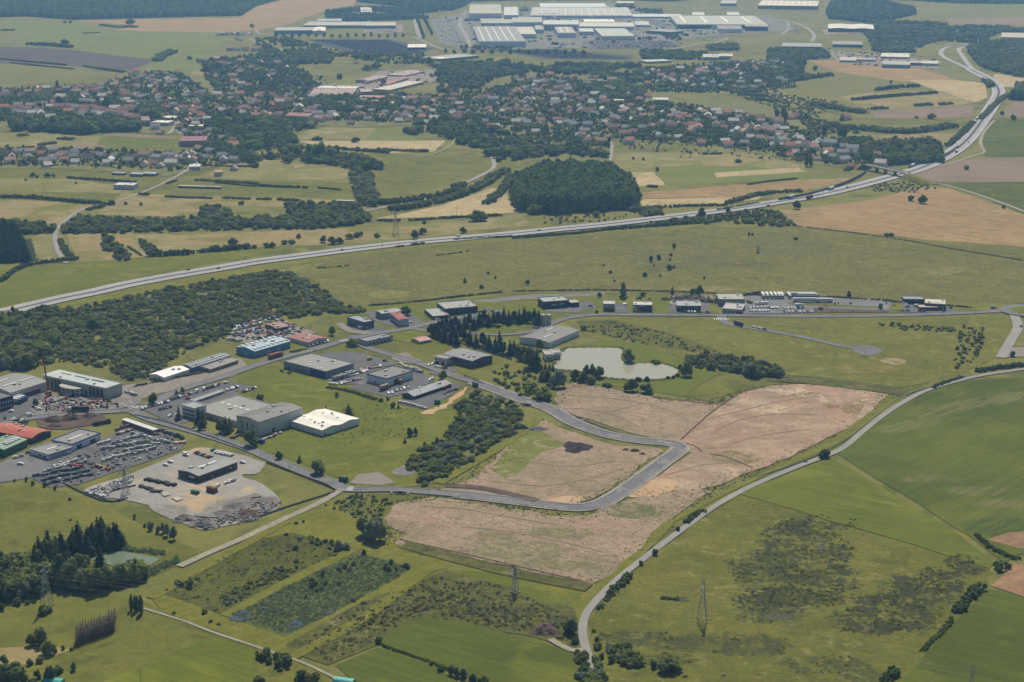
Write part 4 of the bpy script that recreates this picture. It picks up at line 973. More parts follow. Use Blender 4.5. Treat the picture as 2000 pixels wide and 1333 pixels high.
site = hall((84,734),(208,760),(242.5,750.5),781,'hall_under_construction','pale grey hall under construction with curved entrance block and red crane','warehouse',wall=(168,174,168),roof=(176,188,184),kind='shed',rise=.6,sky=[],items=[('A','opening',.03,.26,.12,.85,(52,56,60)),('A','opening',.70,.95,.05,.85,(60,64,70)),('A','opening',.3,.36,.1,.45,(60,64,70))]+[('A','steel_post',t,t+.008,0,.92,(190,190,186),.5) for t in (.03,.09,.15,.21,.27,.7,.76,.82,.88,.94)],parapet=(170,172,168),panels=0)
Lc,La,h=site['_dims']
for t in (.2,.47,.72): ubox('skylight',(Lc*.62,La*t,h+.2,Lc*.72,La*(t+.19),h+.75),pmat((60,64,66)),site)
for k in range(5): ubox('skylight',(Lc*.3,La*(.68+k*.05),h+.2,Lc*.36,La*(.695+k*.05),h+.7),pmat(WH),site)
# curved entrance block in front of the long side
cm_=pmat((172,168,158),.7,var=.06); n=9; V=[];Fs=[]
for i in range(n):
    a=math.pi*i/(n-1); y=La*.5+math.cos(a)*La*.17; x=-math.sin(a)**.6*9.5
    V+=[(x,y,0),(x,y,h*.72)]
    if i: j=2*i; Fs.append((j-2,j,j+1,j-1))
V.append((-.1,La*.5,h*.72)); c_=len(V)-1
for i in range(1,n): Fs.append((2*i-1,2*i+1,c_))
obj('entrance_block',mesh('entrance_block',V,Fs,cm_),site)
for i in range(8):
    a=math.pi*(i+.5)/8; y=La*.5+math.cos(a)*La*.168; x=-math.sin(a)**.6*9.4
    for z0 in (.12,.45): ubox('window',(x-.35,y-.9,h*z0,x+.3,y+.9,h*(z0+.14)),GLASS,site)
hall((297.4,730),(320.6,738),(369.5,722),746.5,'storage_shed','long white gabled shed with plain white roof on the gravel yard','shed',wall=(206,206,202),roof=(234,234,230),kind='gable',rise=1.6,ridge='x',items=[('A','door',.45,.7,0,.45,(70,74,80)),('A','sign',.25,.38,.55,.8,(176,52,48))],panels=18)
hall((359.5,713),(376,719),(450,695),729,'storage_shed','long blue gabled shed with two rows of roof lights between white and blue halls','shed',wall=(76,104,150),roof=(112,116,122),kind='gable',rise=1.4,sky=[(.03+i*.077,y,.07+i*.077,y+.13) for i in range(12) for y in (.2,.6)],items=[('A','door',.4,.65,0,.6,(150,176,196))])
hall((392,715),(411,722),(465.4,704),729,'storage_shed','low grey-brown shed beside the long blue shed','shed',wall=(132,130,128),roof=(124,120,114),kind='gable',rise=.8,sky=S([(.2,.4),(.4,.6),(.7,.4)],.015,.05),items=wins('C',9,.35,.65))
hall((467,677),(498,687),(567,667),699.5,'warehouse','sky blue gabled hall with pale blue roof and lorries in front','warehouse',wall=(98,134,176),roof=(150,176,188),kind='gable',rise=2,wallC=(104,138,178),sky=[(.06+i*.125,.68,.12+i*.125,.9) for i in range(8)]+[(.06+i*.125,.1,.12+i*.125,.25) for i in range(8)],items=[('A','door',.4,.6,0,.5,(140,160,180)),('C','loading_door',.3,.42,0,.6,(150,170,190)),('C','loading_door',.6,.72,0,.6,(150,170,190))],panels=12)
hall((565,660),(603,670),(634,660),677,'warehouse','red-brown roofed hall with pale gable wall beside the blue hall','warehouse',wall=(188,190,192),roof=(152,92,84),kind='gable',rise=2,ridge='y',sky=S([(.3,.3),(.6,.5)],.06,.06),items=wins('C',4,.2,.45))
hall((554,706.5),(637,727),(691,711),740,'warehouse','large flat-roofed grey hall with one blue wall section and small roof lights','warehouse',wall=(132,138,144),roof=(132,132,126),sky=S([(.15,.2),(.15,.5),(.15,.8),(.4,.3),(.4,.6),(.4,.85),(.65,.2),(.65,.45),(.65,.7),(.87,.35),(.87,.75)],.035,.014),items=[('A','blue_wall_section',.01,.36,0,.97,(40,62,128)),]+wins('A',9,.25,.4,.45,.75)+[('A','door',.86,.9,0,.5,(70,80,100))],parapet=(120,130,140),panels=9,units=2)
hall((652,736),(656,739),(701,725),745,'loading_annex','low grey loading annex with rooftop units against the grey hall','annex',wall=(132,136,140),roof=(124,126,128),units=6,parapet=(128,132,134))
hall((718,731),(756,741),(806.5,725),756.5,'warehouse','white hall with dark grey roof and a yellow truck at its gate','warehouse',wall=(206,214,222),roof=(112,110,106),parapet=(74,80,92),sky=S([(.2,.55),(.65,.45)],.02,.025),items=[('C','gate',.25,.42,0,.62,(56,60,66)),('A','window',.1,.2,.2,.35,'glass'),('A','window',.55,.6,.1,.4,'glass')],panels=11)
hall((787,769),(808,775),(881.5,750),782,'machine_shed','long dark timber shed with grey gabled roof and open front','shed',wall=(64,66,70),roof=(142,150,152),kind='gable',rise=2.2,sky=S([(.25,.3),(.7,.3)],.012,.03),items=[('A','opening',.25,.75,0,.7,(30,32,36)),('C','opening',.55,.95,0,.75,(36,38,44))])
hall((866,691.5),(923,706),(958,694),720.5,'warehouse','dark grey barn hall with folded grey roof beside the cream office','warehouse',wall=(72,76,84),roof=(122,124,122),kind='gable',rise=1.5,ridge='y',sky=S([(.4,.35),(.6,.6)],.03,.02),items=wins('A',6,.15,.3,.2,.9,w_=.35,col=(150,156,160)))
hall((847.5,697),(871.5,702),(885,698.5),716,'office_block','small cream two-storey office attached to the dark barn hall','office',wall=(206,202,188),roof=(136,134,126),parapet=(190,186,176),items=wins('A',3,.6,.8)+wins('A',2,.1,.5)+wins('C',2,.6,.8)+wins('C',2,.12,.4))
hall((376,799),(462,824),(548,796),834,'factory_hall','wide low factory hall with grey roof and a row of domed roof lights','factory',wall=(176,178,172),roof=(136,136,128),parapet=(170,170,164),sky=[(.5,.12+i*.14,.56,.2+i*.14) for i in range(6)],items=wins('A',6,.2,.5,.1,.9,w_=.4),panels=12,units=3)
hall((355.7,792),(381,799),(402,792),819.5,'office_block','white office wing with two dark window bands at the left end of the factory','office',wall=(196,200,202),roof=(150,150,146),parapet=(200,202,204),items=[('A','window_band',.03,.97,.25,.38,(70,78,92)),('A','window_band',.03,.97,.6,.75,(70,78,92))])
hall((374,782),(381,784.5),(440,764),789,'office_block','narrow white office strip along the upper edge of the factory','office',wall=(208,210,212),roof=(160,160,156),parapet=(206,208,208),items=wins('C',9,.3,.7))
hall((460.5,813),(507,825),(591.5,798),853.5,'factory_hall','tall pale factory hall with dark roof between the wide factory and the white hall','factory',wall=(174,180,180),wallC=(184,190,188),roof=(108,106,102),kind='gable',rise=1.4,parapet=None,sky=S([(.05,.4),(.28,.5),(.5,.35),(.6,.7),(.85,.5),(.75,.2)],.014,.025),items=[('C','gate',.28,.34,0,.3,(46,50,56)),('A','window',.25,.3,.2,.75,(90,96,100)),('A','window',.5,.55,.2,.75,(90,96,100)),('A','window',.75,.8,.2,.75,(90,96,100))],panels=16)
hall((562.6,821),(629.5,841),(698,817.5),853.5,'warehouse','bright cream white hall with twin shallow roof, on the lawn','warehouse',wall=(206,214,216),roof=(232,230,218),kind='wave',rise=1.3,ridge='y',sky=S([(.2,.3),(.25,.6),(.3,.85),(.7,.3),(.75,.5),(.72,.75)],.025,.02),items=[('A','door',.92,.97,0,.55,(60,66,76)),('C','pipe',.5,.508,0,.95,(120,124,128)),('C','door',.05,.09,0,.4,(70,76,84))],panels=11)
hall((349.5,918.5),(388.5,930.5),(463.5,903),944.5,'warehouse','dark brown hall with grey roof and one long skylight on the sandy yard','warehouse',wall=(70,64,62),roof=(134,134,132),kind='gable',rise=1.2,sky=[(.25,.44,.72,.56)],items=[('A','sign',.2,.45,.5,.78,(206,206,204)),('C','gate',.5,.58,0,.7,(88,84,82)),('C','window',.8,.84,.4,.6,(200,200,200)),('C','gate',.33,.36,0,.4,(180,180,180))],panels=10)
hall((106.5,858.5),(142,869),(196,847),882,'builders_store','white building store hall with grey roof, taller rear part with two dark gates','shop',wall=(206,212,220),roof=(130,128,122),parapet=(60,86,150),sky=[(.25,.42,.7,.52)],items=[('C','gate',.15,.32,0,.6,(40,44,52)),('C','gate',.62,.8,0,.6,(40,44,52))],units=2)
hall((59.5,878),(95.5,889),(137,874.5),899.5,'builders_store','low white shop front with blue band, joined to the white building store','shop',wall=(210,216,222),roof=(132,130,124),parapet=(206,210,216),sky=[(.3,.42,.75,.52)],items=[('C','blue_band',0,1,.72,.96,(46,64,132)),]+wins('C',7,.2,.55,.05,.8)+wins('A',2,.3,.6,.1,.6),units=2)
hall((-22,840),(62.5,857),(95.5,842),867,'warehouse','orange-red roofed hall with dark walls at the left edge','warehouse',wall=(64,56,54),roof=(178,92,68),kind='barrel',rise=2,ridge='y',sky=S([(.3,.3),(.7,.2),(.4,.75)],.03,.02))
hall((-30,868),(9,879),(53,859),893,'warehouse','green hall with pale green gabled roof at the left edge below the orange roof','warehouse',wall=(66,100,72),roof=(120,148,124),kind='gable',rise=1.5,sky=[(.3+i*.13,.15,.36+i*.13,.4) for i in range(5)],panels=8)
hall((1045,583),(1062,591),(1111,587.5),604,'showroom','dark navy flat hall with pale roof and two white canopies, beside the car park','shop',wall=(48,54,66),roof=(148,154,148),sky=[],items=[('C','canopy',.3,.5,.45,.6,(190,194,196),1.2),('C','canopy',.62,.8,.55,.7,(190,194,196),1.2),('C','window',.3,.9,.05,.35,'glass')],parapet=(90,98,108))
hall((1108,587.5),(1116,592),(1132,591),601,'shop_annex','small dark annex right of the navy showroom','shop',wall=(54,56,64),roof=(156,156,146))
hall((1179,588),(1178,595),(1200.5,595),608,'shop','small pale grey shop with bright square roof on the upper road','shop',wall=(150,156,162),roof=(176,172,162),parapet=(130,134,138),items=[('C','shop_window',.05,.95,.1,.5,'glass'),('C','sign',.4,.6,.55,.8,(170,90,90))])
hall((1238,589.5),(1237,597),(1274,597.5),609,'shop','dark shop with red corner panel and white roof on the upper road','shop',wall=(52,54,60),roof=(186,184,172),parapet=(70,72,78),items=[('C','red_panel',.0,.2,.1,.95,(170,170,172),.6),('C','red_panel',.2,.36,.1,.9,(168,48,44),.6),('C','canopy',.3,.65,.9,1.0,(200,200,196),1.0)])
hall((1322,590.5),(1322,597.5),(1369,598),609,'shop','dark navy shop with grey lean-to roof in front of the rubble yard','shop',wall=(48,52,60),roof=(140,146,148),kind='shed',rise=.8,items=[('C','sign',.06,.2,.7,.85,(150,140,70))]+wins('C',5,.45,.6,.3,.9,w_=.3,col=(150,156,160)))
hall((1405,574.5),(1404,586),(1455,586),598,'garage_hall','grey vehicle depot hall with pale roof, left of the lorry park','warehouse',wall=(128,134,138),roof=(152,152,142),parapet=(120,124,128),sky=S([(.5,.5),(.85,.5)],.05,.05),panels=10)
hall((1419,592.5),(1411,603.5),(1450,603.5),611.5,'garage_office','low white and red office in front of the vehicle depot','office',wall=(168,172,174),roof=(164,164,158),parapet=(190,192,192),items=[('C','red_panel',.0,.08,0,.9,(160,44,40)),('C','red_panel',.7,1,0,.6,(160,44,40))]+wins('C',4,.2,.6,.1,.68,col='glass'),units=5)
hall((1766,579.5),(1765,585.5),(1805,586),594,'showroom','dark blue flat hall behind the beige-roofed one','shop',wall=(44,56,72),roof=(128,138,142),parapet=(90,100,108))
hall((1807,584),(1806,593.5),(1846.5,594),604.5,'showroom','dark hall with bright beige roof, right end of the upper road','shop',wall=(54,58,64),roof=(190,184,162),parapet=(130,130,124),sky=[(.5,.3,.8,.6)],items=[('C','sign',.8,.9,.4,.7,(170,174,176))])
hall((1797,596.5),(1796,600.5),(1832,600.5),607.5,'red_showroom','low curved red showroom front beside parked cars','shop',wall=(150,40,36),roof=(170,160,144),items=[('C','shop_window',.05,.5,.1,.6,'glass')])
hall((851,592.5),(870,604.5),(933,599),617,'warehouse','dark grey hall with pale roof and eight roof lights behind the pines','warehouse',wall=(66,70,78),roof=(146,150,144),wallC=(110,112,112),sky=S([(.2,.35),(.35,.55),(.4,.3),(.55,.5),(.6,.7),(.7,.3),(.85,.5),(.25,.75)],.025,.03),items=wins('C',7,.1,.5,.5,.95,w_=.3)+[('C','dark_wall_band',0,1,.55,.97,(58,62,70))],parapet=(110,114,116))
hall((829,604.5),(846,619),(875,615),625.5,'warehouse_annex','low dark annex with pale roof left of the dark grey hall','annex',wall=(64,68,76),roof=(150,152,144),parapet=(150,154,154),units=1)
hall((678,621),(712,631),(734,628),644,'workshop','grey-blue two part workshop with flat roof on a gravel plot','workshop',wall=(96,102,112),roof=(136,144,150),kind='flat',items=wins('C',4,.5,.7)+[('C','gate',.1,.4,0,.4,(160,160,156))],parapet=(90,84,80))
hall((737,607.5),(746,613.5),(784,608),625,'workshop','grey gabled workshop behind the red-roofed one','workshop',wall=(126,134,142),roof=(134,142,144),kind='gable',rise=.8)
hall((762,612.5),(780,626),(799,624.5),639,'workshop','pale blue-grey workshop with dull red gabled roof','workshop',wall=(168,180,194),roof=(156,84,76),kind='gable',rise=1.2,ridge='y',items=wins('A',5,.5,.7)+[('C','gate',.3,.6,0,.5,(190,196,200))])
hall((704,662),(717,668.5),(767,657.5),677,'office_block','low white office with dark flat roof beside the road junction','office',wall=(186,192,196),roof=(112,118,122),parapet=(80,86,92),items=wins('C',6,.15,.7,.05,.9,w_=.6))
hall((803,662),(820,668),(838,662),673,'bungalow','small pink-roofed bungalow on the lawn between road and pines','house',wall=(176,180,180),roof=(170,120,108),kind='gable',rise=1.2,items=wins('C',3,.3,.6))
hall((517,634),(540,642),(560,636),650,'scrap_shed','rusty roofed shed in the scrap yard','shed',wall=(110,90,80),roof=(142,110,88),kind='gable',rise=1,sky=())
pf = hall((1017,659.5),(1073,670),(1131.5,646),680.5,'factory_hall','large white factory with dark roof and twin silos above the pond','factory',wall=(206,212,218),roof=(108,106,102),kind='barrel',rise=1.6,ridge='x',sky=[(.12,.3,.42,.345),(.5,.68,.8,.72)]+S([(.3,.6),(.5,.45),(.72,.4)],.012,.015),items=wins('C',8,.35,.5,.05,.45,w_=.6)+wins('C',4,.35,.5,.62,.8,w_=.6),panels=13,units=2)
for i, (x, y) in enumerate(((1062,637),(1073,638))):
    p = P(x, 650); o = empty('storage_silo', (p.x, p.y+28, 0), 0, f'blue-grey cylindrical silo behind the white factory, {"left" if i == 0 else "right"} one of the pair', 'silo', 'factory silos')
    V=[];Fs=[]
    for q in range(16): a=q*math.tau/16; V+=[(math.cos(a)*2.4,math.sin(a)*2.4,0),(math.cos(a)*2.2,math.sin(a)*2.2,10)]; j=2*q; k=2*((q+1)%16); Fs.append((j,k,k+1,j+1))
    V.append((0,0,11)); Fs+=[(2*q+1,2*((q+1)%16)+1,32) for q in range(16)]
    obj('tank', mesh('tank', V, Fs, pmat((160,172,182), .4)), o); ubox('walkway', (-2.5,-.5,10.1,2.5,.5,10.4), pmat((180,180,180)), o)
hall((1060,685.5),(1066,694),(1080,692),706,'pond_house','small white flat-roofed pond house with terrace on the water, left part','pavilion',wall=(208,214,220),roof=(150,146,140),parapet=(216,218,220),items=wins('C',2,.3,.6))
hall((1074,684),(1080,690.5),(1094,688.5),703,'pond_house','small white flat-roofed pond house beside the water, right part with terrace','pavilion',wall=(214,218,222),roof=(150,146,140),parapet=(216,218,220),items=wins('C',3,.25,.65)+[('C','terrace_deck',-.1,1.6,.02,.1,(110,100,92),8)])
# open racks, low walls and small fixtures
rk = hall((238,820),(300,841),(307,838),850,'storage_rack_shelter','long open storage rack with white roof strip at the edge of the stone yard','shelter',wall=(120,112,104),roof=(206,208,206),kind='flat')
hall((-5+240+222*0,0),(0,0),(0,0),1,'x','x') if False else None
hall((224,357),(222,362),(260,363),370,'box_building','small white windowed box building alone in the meadow','building',wall=(196,200,198),roof=(206,208,204),items=wins('C',3,.4,.7,.25,.6,w_=.4),parapet=(200,200,196))
def crate_row(s, n, dims, cols, nm, lab, cat, jitter=1.1, stack=1, grp=None):
    pts = [P(x, y) for x, y in pairs(s)]; a, b = pts[0], pts[1]; ang = math.atan2((b-a).y, (b-a).x)
    for i in range(n):
        for k in range(stack):
            q = a+(b-a)*(i/max(1, n-1)); sx, sy, sz = dims; c = cols[R.randrange(len(cols))]
            sz = sz*R.uniform(.7, 1.2)
            if (nm, c, dims) not in CM:
                V = []; Fs = []
                for bb in ((-sx/2,-sy/2,0,sx/2,sy/2,.15), (-sx*.47,-sy*.47,.2,sx*.47,sy*.02,1), (-sx*.47,sy*.06,.2,sx*.4,sy*.47,.85)):
                    v, f = boxv(*bb); m0 = len(V); V += v; Fs += [tuple(j+m0 for j in g) for g in f]
                CM[(nm, c, dims)] = mesh(nm, V, Fs, pmat(c, .8, var=.15))
            o = obj(nm, CM[(nm, c, dims)], loc=(q.x+R.uniform(-1, 1)*jitter, q.y+R.uniform(-1, 1)*jitter, .55)); o.rotation_euler.z = ang+R.uniform(-.35, .35); o.scale.z = sz
            reg(o, lab, cat, grp or lab)
ST=[(172,174,170),(190,190,182),(140,144,148)]; WT=[(200,200,196),(180,182,178)]; DKs=[(100,106,118),(84,90,98)]
for i, s in enumerate(('85,940 170,922', '92,948 176,929', '70,932 150,917')): crate_row(s, 15, (3.6,2.6,1.7), DKs+[(80,88,96)], 'paving_stack', f'dark slab stack in the {["middle","nearest","rear"][i]} lower row of stone yard', 'stack')
for i, s in enumerate(('225,868 275,852','235,874 300,862','243,882 310,870','255,890 300,878','262,850 330,868','200,880 270,866')): crate_row(s, 12, (2.8,2.2,2.0), ST, 'stone_pallet', f'grey stone pallet in the {["first","second","third","fourth","fifth","sixth"][i]} diagonal row of the stone yard', 'pallet')
crate_row('310,842 358,857', 12, (2.8,2.4,2.2), DKs, 'tree_pot_row', 'dark potted stack along the fence by the street', 'stack')
crate_row('182,832 216,826', 9, (2.6,2.2,2.4), [(52,62,54),(62,70,60)], 'tree_pot_row', 'dark green stack along the fence by the earth mound', 'stack')
crate_row('228,842 258,832', 8, (2.8,2.4,2.0), [(128,104,84),(112,92,78)], 'timber_pallet', 'brown timber pallet near the open storage rack', 'pallet')
crate_row('232,850 256,842', 7, (2.8,2.4,1.6), [(134,108,88),(200,198,190)], 'timber_pallet', 'brown timber pallet in the lower row near the rack', 'pallet')
crate_row('190,870 215,862', 7, (2.6,2.2,1.6), WT, 'white_sack_pallet', 'white wrapped pallet beside the building store gates', 'pallet')
crate_row('105,915 150,900', 12, (2.4,2.2,1.4), WT, 'white_sack_pallet', 'white wrapped pallet in the upper row below the low shop front', 'pallet')
crate_row('90,922 135,910', 11, (2.4,2.2,1.3), WT+ST, 'white_sack_pallet', 'whitish pallet in the lower row below the low shop front', 'pallet')
crate_row('165,905 200,915', 8, (2.8,2.4,1.5), [(54,58,66),(70,74,82)], 'dark_bin', 'dark bin in the row above the red sacks', 'bin')
crate_row('188,912 215,920', 9, (2.4,2.2,1.2), [(150,44,48),(128,38,44),(176,164,60)], 'red_sack_pallet', 'red wrapped pallet in the middle of the stone yard', 'pallet')
crate_row('140,912 155,915', 4, (3.2,2.6,1.8), [(132,40,44)], 'red_sack_pallet', 'dark red crate near the low shop front', 'pallet')
crate_row('200,902 246,890', 12, (2.6,2.4,1.6), ST+WT, 'stone_pallet', 'grey stone pallet in the row beside the lawn strip', 'pallet')
crate_row('342,868 360,866', 5, (2.4,2.2,1.2), [(214,178,66),(196,196,190)], 'yellow_sack_pallet', 'yellow sack pallet at the corner by the lawn', 'pallet')
crate_row('285,938 338,950', 15, (2.2,3.4,1.5), [(52,50,50),(62,58,56)], 'machine_part', 'black machine stack in the upper row on the sandy yard', 'stack')
crate_row('275,952 312,964', 12, (2.2,3.0,1.3), [(54,52,54),(66,62,60)], 'machine_part', 'black machine stack in the lower row on the sandy yard', 'stack')
crate_row('213,962 262,950', 12, (2.4,2.2,1.1), [(72,76,72),(150,150,146)], 'rubble_pile', 'mixed grey pile on the left side of the sandy yard', 'pile')
crate_row('170,964 205,972', 10, (2.4,2.2,1.0), WT, 'rubble_pile', 'pale rubble pile at the lower left corner of the sandy yard', 'pile')
crate_row('195,955 255,932', 14, (2.2,2.0,.9), WT+[(60,80,130)], 'rubble_pile', 'pale rubble pile along the fence of the sandy yard', 'pile')
crate_row('450,858 478,850', 8, (2.4,2.2,1.3), [(104,88,76)], 'timber_pallet', 'brown pallet by the lawn below the tall factory hall', 'pallet')
crate_row('512,862 545,848', 9, (2.6,2.2,1.2), [(190,188,180),(110,70,60),(90,92,96)], 'building_debris', 'mixed debris stack between tall factory hall and cream hall', 'stack')
crate_row('246,765 262,774', 6, (3.4,2.4,2), [(150,168,160),(190,190,186)], 'steel_stack', 'pale green steel stack beside the building site', 'stack')
crate_row('90,792 130,780', 10, (3.2,2.6,1.8), [(60,84,140),(190,170,120),(176,176,170),(140,60,50)], 'site_material', 'mixed material stack in front of the hall under construction', 'stack')
crate_row('128,778 142,776', 4, (4,3,3), [(48,70,130),(40,52,96)], 'site_container', 'blue site container in front of the curved entrance block', 'container')
crate_row('171,790 190,786', 5, (3.2,2.4,1.6), [(48,58,84),(140,56,50)], 'site_material', 'blue and red material beside the building site lawn', 'stack')
crate_row('790,721 823,729', 6, (6,2.6,2.8), [(196,196,188),(160,160,152)], 'site_container', 'white container in the row beside the white hall', 'container')
crate_row('782,787 831,800', 12, (3.0,2.6,1.4), [(176,176,170)], 'concrete_block', 'pale concrete bay block at the edge of the machine yard', 'block')
crate_row('870,770 890,762', 6, (3,1.6,1), [(90,78,70)], 'timber_stack', 'dark timber stack beside the long dark shed yard', 'stack')
crate_row('1405,577 1440,576', 1, (.1,.1,.1), [(100,100,100)], 'post', 'small post', 'post') if False else None
crate_row('1460,577 1484,575', 6, (6,3,2.4), [(110,96,88),(84,80,80)], 'skip_container', 'brown skip container beside the depot hall', 'skip')
crate_row('325,968 345,978', 2, (8,5,.9), [(178,172,162)], 'material_bay', 'pale low concrete bay on the sandy yard', 'bay')
crate_row('412,962 417,963', 1, (8,4,3), [(116,64,50)], 'skip_container', 'rusty brown skip on the sandy yard', 'skip')
crate_row('383,965 386,966', 1, (6,3,2), [(48,110,76)], 'green_skip', 'green skip on the sandy yard', 'skip')
crate_row('856,790 860,790', 1, (5,4,3), [(40,96,60)], 'green_skip', 'green skip on the machine yard sand', 'skip')
crate_row('929,755 935,757', 1, (6,3,3), [(70,90,66)], 'green_skip', 'green container at the head of the new road', 'skip')
crate_row('671,942 679,943', 1, (6,4,4), [(66,84,70)], 'transformer_box', 'dark green transformer box by the junction', 'utility box')
crate_row('1937,603 1941,603', 1, (5,3,3), [(170,172,170)], 'transformer_box', 'white utility box near the roundabout', 'utility box')
crate_row('505,865 508,866', 1, (8,4,3), [(40,70,130)], 'site_container', 'blue container below the tall factory hall', 'container')
# ---------------------------------------------------------------- parked cars and lorries
car_row(278,800,328,787,'wwkkkwwkw','in the row nearest the round tree, factory car park',rot=70)
car_row(336,782,373,771,'kkkwkrks','in the upper row of the factory car park',rot=70)
car_row(313,802,333,797,'kkkk','in the short row of the factory car park',rot=70)
car_row(332,815,346,812,'ww','at the lower end of the factory car park',rot=20)
car_row(384,768,399,763,'ww','along the street hedge, factory car park',van=True,rot=20,group='parked vans')
car_row(406,761,427,754,'kkkwk','along the street hedge of the factory',rot=20)
car_row(443,764,463,758,'wkwwkw','behind the white office strip',rot=80)
car_row(476,767,499,760,'kwkkw','at the top corner of the factory lawn',rot=60)
car(441,750,.4,'w','alone near the street above the factory'); car(367,781,.3,'r','in the factory car park middle')
car_row(423,886,452,892,'wwwwww','in the row behind the dark brown hall',rot=70); car(416,882,1,'n','at the fence behind the dark brown hall')
car_row(384,887,411,896,'rkskyk','in the mixed row behind the dark brown hall',rot=60)
car(363,891,-.6,'w','left of the dark brown hall',van=True); car(324,911,-.2,'w','left of two on the sandy yard',van=False); car(333,905,-.2,'w','right of two on the sandy yard'); car(474,906,-.3,'w','right end of the dark brown hall')
car_row(426,951,457,941,'w wws','in front of the dark brown hall',rot=20)
car(56,887,.2,'k','beside the low shop front'); car(31,896,.5,'w','near the left edge by the shop',van=False); car(41,893,.5,'s','near the shop corner'); car(40,909,.1,'w','alone in the shop car park')
car_row(27,822,44,824,'wskw','above the orange-red roof',rot=70); car_row(44,828,52,828,'kk','beside the orange-red roof',rot=70)
car(58,814,.1,'w','on the left street',van=True); car_row(68,797,76,802,'kww','by the site entrance',rot=50); car(22,806,.1,'w','by the black office')
car_row(653,743,653,743,'w','under the annex of the grey hall'); car_row(647,752,655,753,'ww','at the corner below the blue wall',rot=20)
car_row(664,741,698,732,'kkwwwwwww','in the upper row between grey and white halls',rot=60)
car_row(667,751,706,741,'wwrkkssk','in the lower row between grey and white halls',rot=60)
car_row(704,730,717,726,'kwwww','beside the annex of the grey hall',rot=60)
car_row(706,724,743,717,'ykorkkkw','in the row above the white hall',rot=60)
car(722,704,.3,'y','alone on the empty yard',van=True); car(752,707,-.4,'k','on the street above the white hall'); car(782,713,-.4,'w','on the street by the containers')
car_row(759,770,766,769,'ww','left pair below the white hall',rot=70); car_row(775,765,796,758,'wkwk','right part of the row below the white hall',rot=60); car_row(840,744,845,742,'ww','right of the white hall',rot=20)
car_row(838,715,845,713,'ww','below the cream office, left pair',rot=30); car_row(853,718,869,722,'wwyk','below the cream office, front row',rot=60); car(883,716,.3,'k','below the dark barn hall')
car_row(551,727,565,731,'kk','on the path beside the large grey hall',rot=10)
car_row(604,677,640,668,'kwwkkw','in the row before the red-brown roof',rot=60); car(570,690,.2,'k','near the red lorry')
car_row(941,612,947,616,'kw','right of the hall behind the pines',rot=60); car_row(962,609,968,612,'sw','far right of the hall behind the pines',rot=60)
car(705,643,.4,'w','in front of the grey-blue workshop',van=True); car(854,626,.3,'w','by the low dark annex'); car(802,632,.4,'w','by the red-roofed workshop'); car(722,661,.3,'k','on the street by the low office')
car(1154,600,.1,'k','beside the navy showroom'); car_row(1219,596,1223,596,'ww','right of the small pale shop',rot=90); car(1253,608,1.5,'w','in front of the red-cornered shop')
car(1310,595,1.5,'w','left of the navy shop'); car_row(1339,611,1357,611,'bwww','in front of the navy shop',rot=90); car(1382,612,.1,'k','right of the navy shop')
car_row(1465,603,1500,602,'wwwwww','in the rear row of the depot car park',rot=95); car_row(1466,609,1500,609,'wwwwwww','in the front row of the depot car park',rot=95)
car_row(1480,596,1496,595,'www','behind the rows at the depot',van=True,rot=5); car_row(1502,603,1519,603,'kwwww','in the middle of the lorry park rows',rot=95)
car_row(1532,604,1560,604,'wwwwk','in the rear row by the digger',rot=95); car_row(1532,611,1585,611,'kwwkwwkw','in the front row by the digger',rot=95); car_row(1563,603,1568,603,'wg','beside the white bus',rot=95)
car_row(1764,589,1772,602,'wwwwg','in the row left of the dark showrooms',rot=85); car(1790,600,.4,'w','in front of the dark blue showroom',van=True); car_row(1763,609,1773,609,'gk','at the road before the showrooms',rot=5); car_row(1795,610,1806,610,'kkk','below the red showroom front',rot=95); car(1843,610,.1,'g','right of the red showroom front')
car_row(1471,641,1493,646,'wwk','on the branch road, behind the dark truck',rot=0)
car_row(458,646,512,632,'wwkskwsrkwgkws','in the upper row of the scrap yard',rot=50,group='scrapped cars'); car_row(450,655,505,648,'gwksw wkrwks','in the lower row of the scrap yard',rot=20,group='scrapped cars')
car_row(1950,640,1994,640,'  k','on the farm road by the roundabout',rot=90)
lorry(155,805,math.pi+.03,(40,42,48),(210,214,218),'articulated lorry with black trailer and white cab on the left street')
lorry(538,700,heading(520,706,556,696),(150,60,52),(110,112,116),'lorry with dull red and white trailer beside the blue hall')
lorry(528,698,heading(520,706,556,696),(196,190,176),(110,112,116),'lorry with pale trailer behind the red one',ln=9) if False else None
for i, (x, y) in enumerate(((28,789),(34,786),(40,783))): lorry(x,y,heading(34,790,22,796)+1.6,(206,210,212),(60,84,140),f'white lorry with blue cab, {["front","middle","rear"][i]} one of three by the black office',ln=10,group='white lorries by the black office')
lorry(776,749,heading(776,749,786,752),(196,150,60),(196,150,60),'yellow truck backed into the gate of the white hall',ln=8)
lorry(752,762,heading(745,764,760,759),(150,126,104),(150,126,104),'short brown trailer on the yard below the white hall',ln=9,cab=False)
lorry(1442,637,heading(1435,635,1450,640),(74,66,62),(60,60,62),'dark tipper truck on the branch road',ln=9)
for i, x in enumerate((1490,1498,1506,1514,1521,1527,1541)): lorry(x,582,math.radians(-90),(214,212,200),(206,206,202),'white lorry parked nose forward in the lorry park row',ln=12,group='lorries parked in a row')
for i, (x, y, l) in enumerate(((1567,580,30),(1577,582,24),(1574,591,30),(1610,592,18))): lorry(x,y,math.radians(0 if i != 3 else 180),(206,208,208),(196,196,196),['rear white coach in the lorry park','white coach behind the nearer one','nearer white coach in the lorry park','single white lorry on the wide lorry park'][i],ln=[26,18,24,14][i])
lorry(1560,602,0,(206,208,208),(196,196,196),'white box truck between the car rows',ln=6)
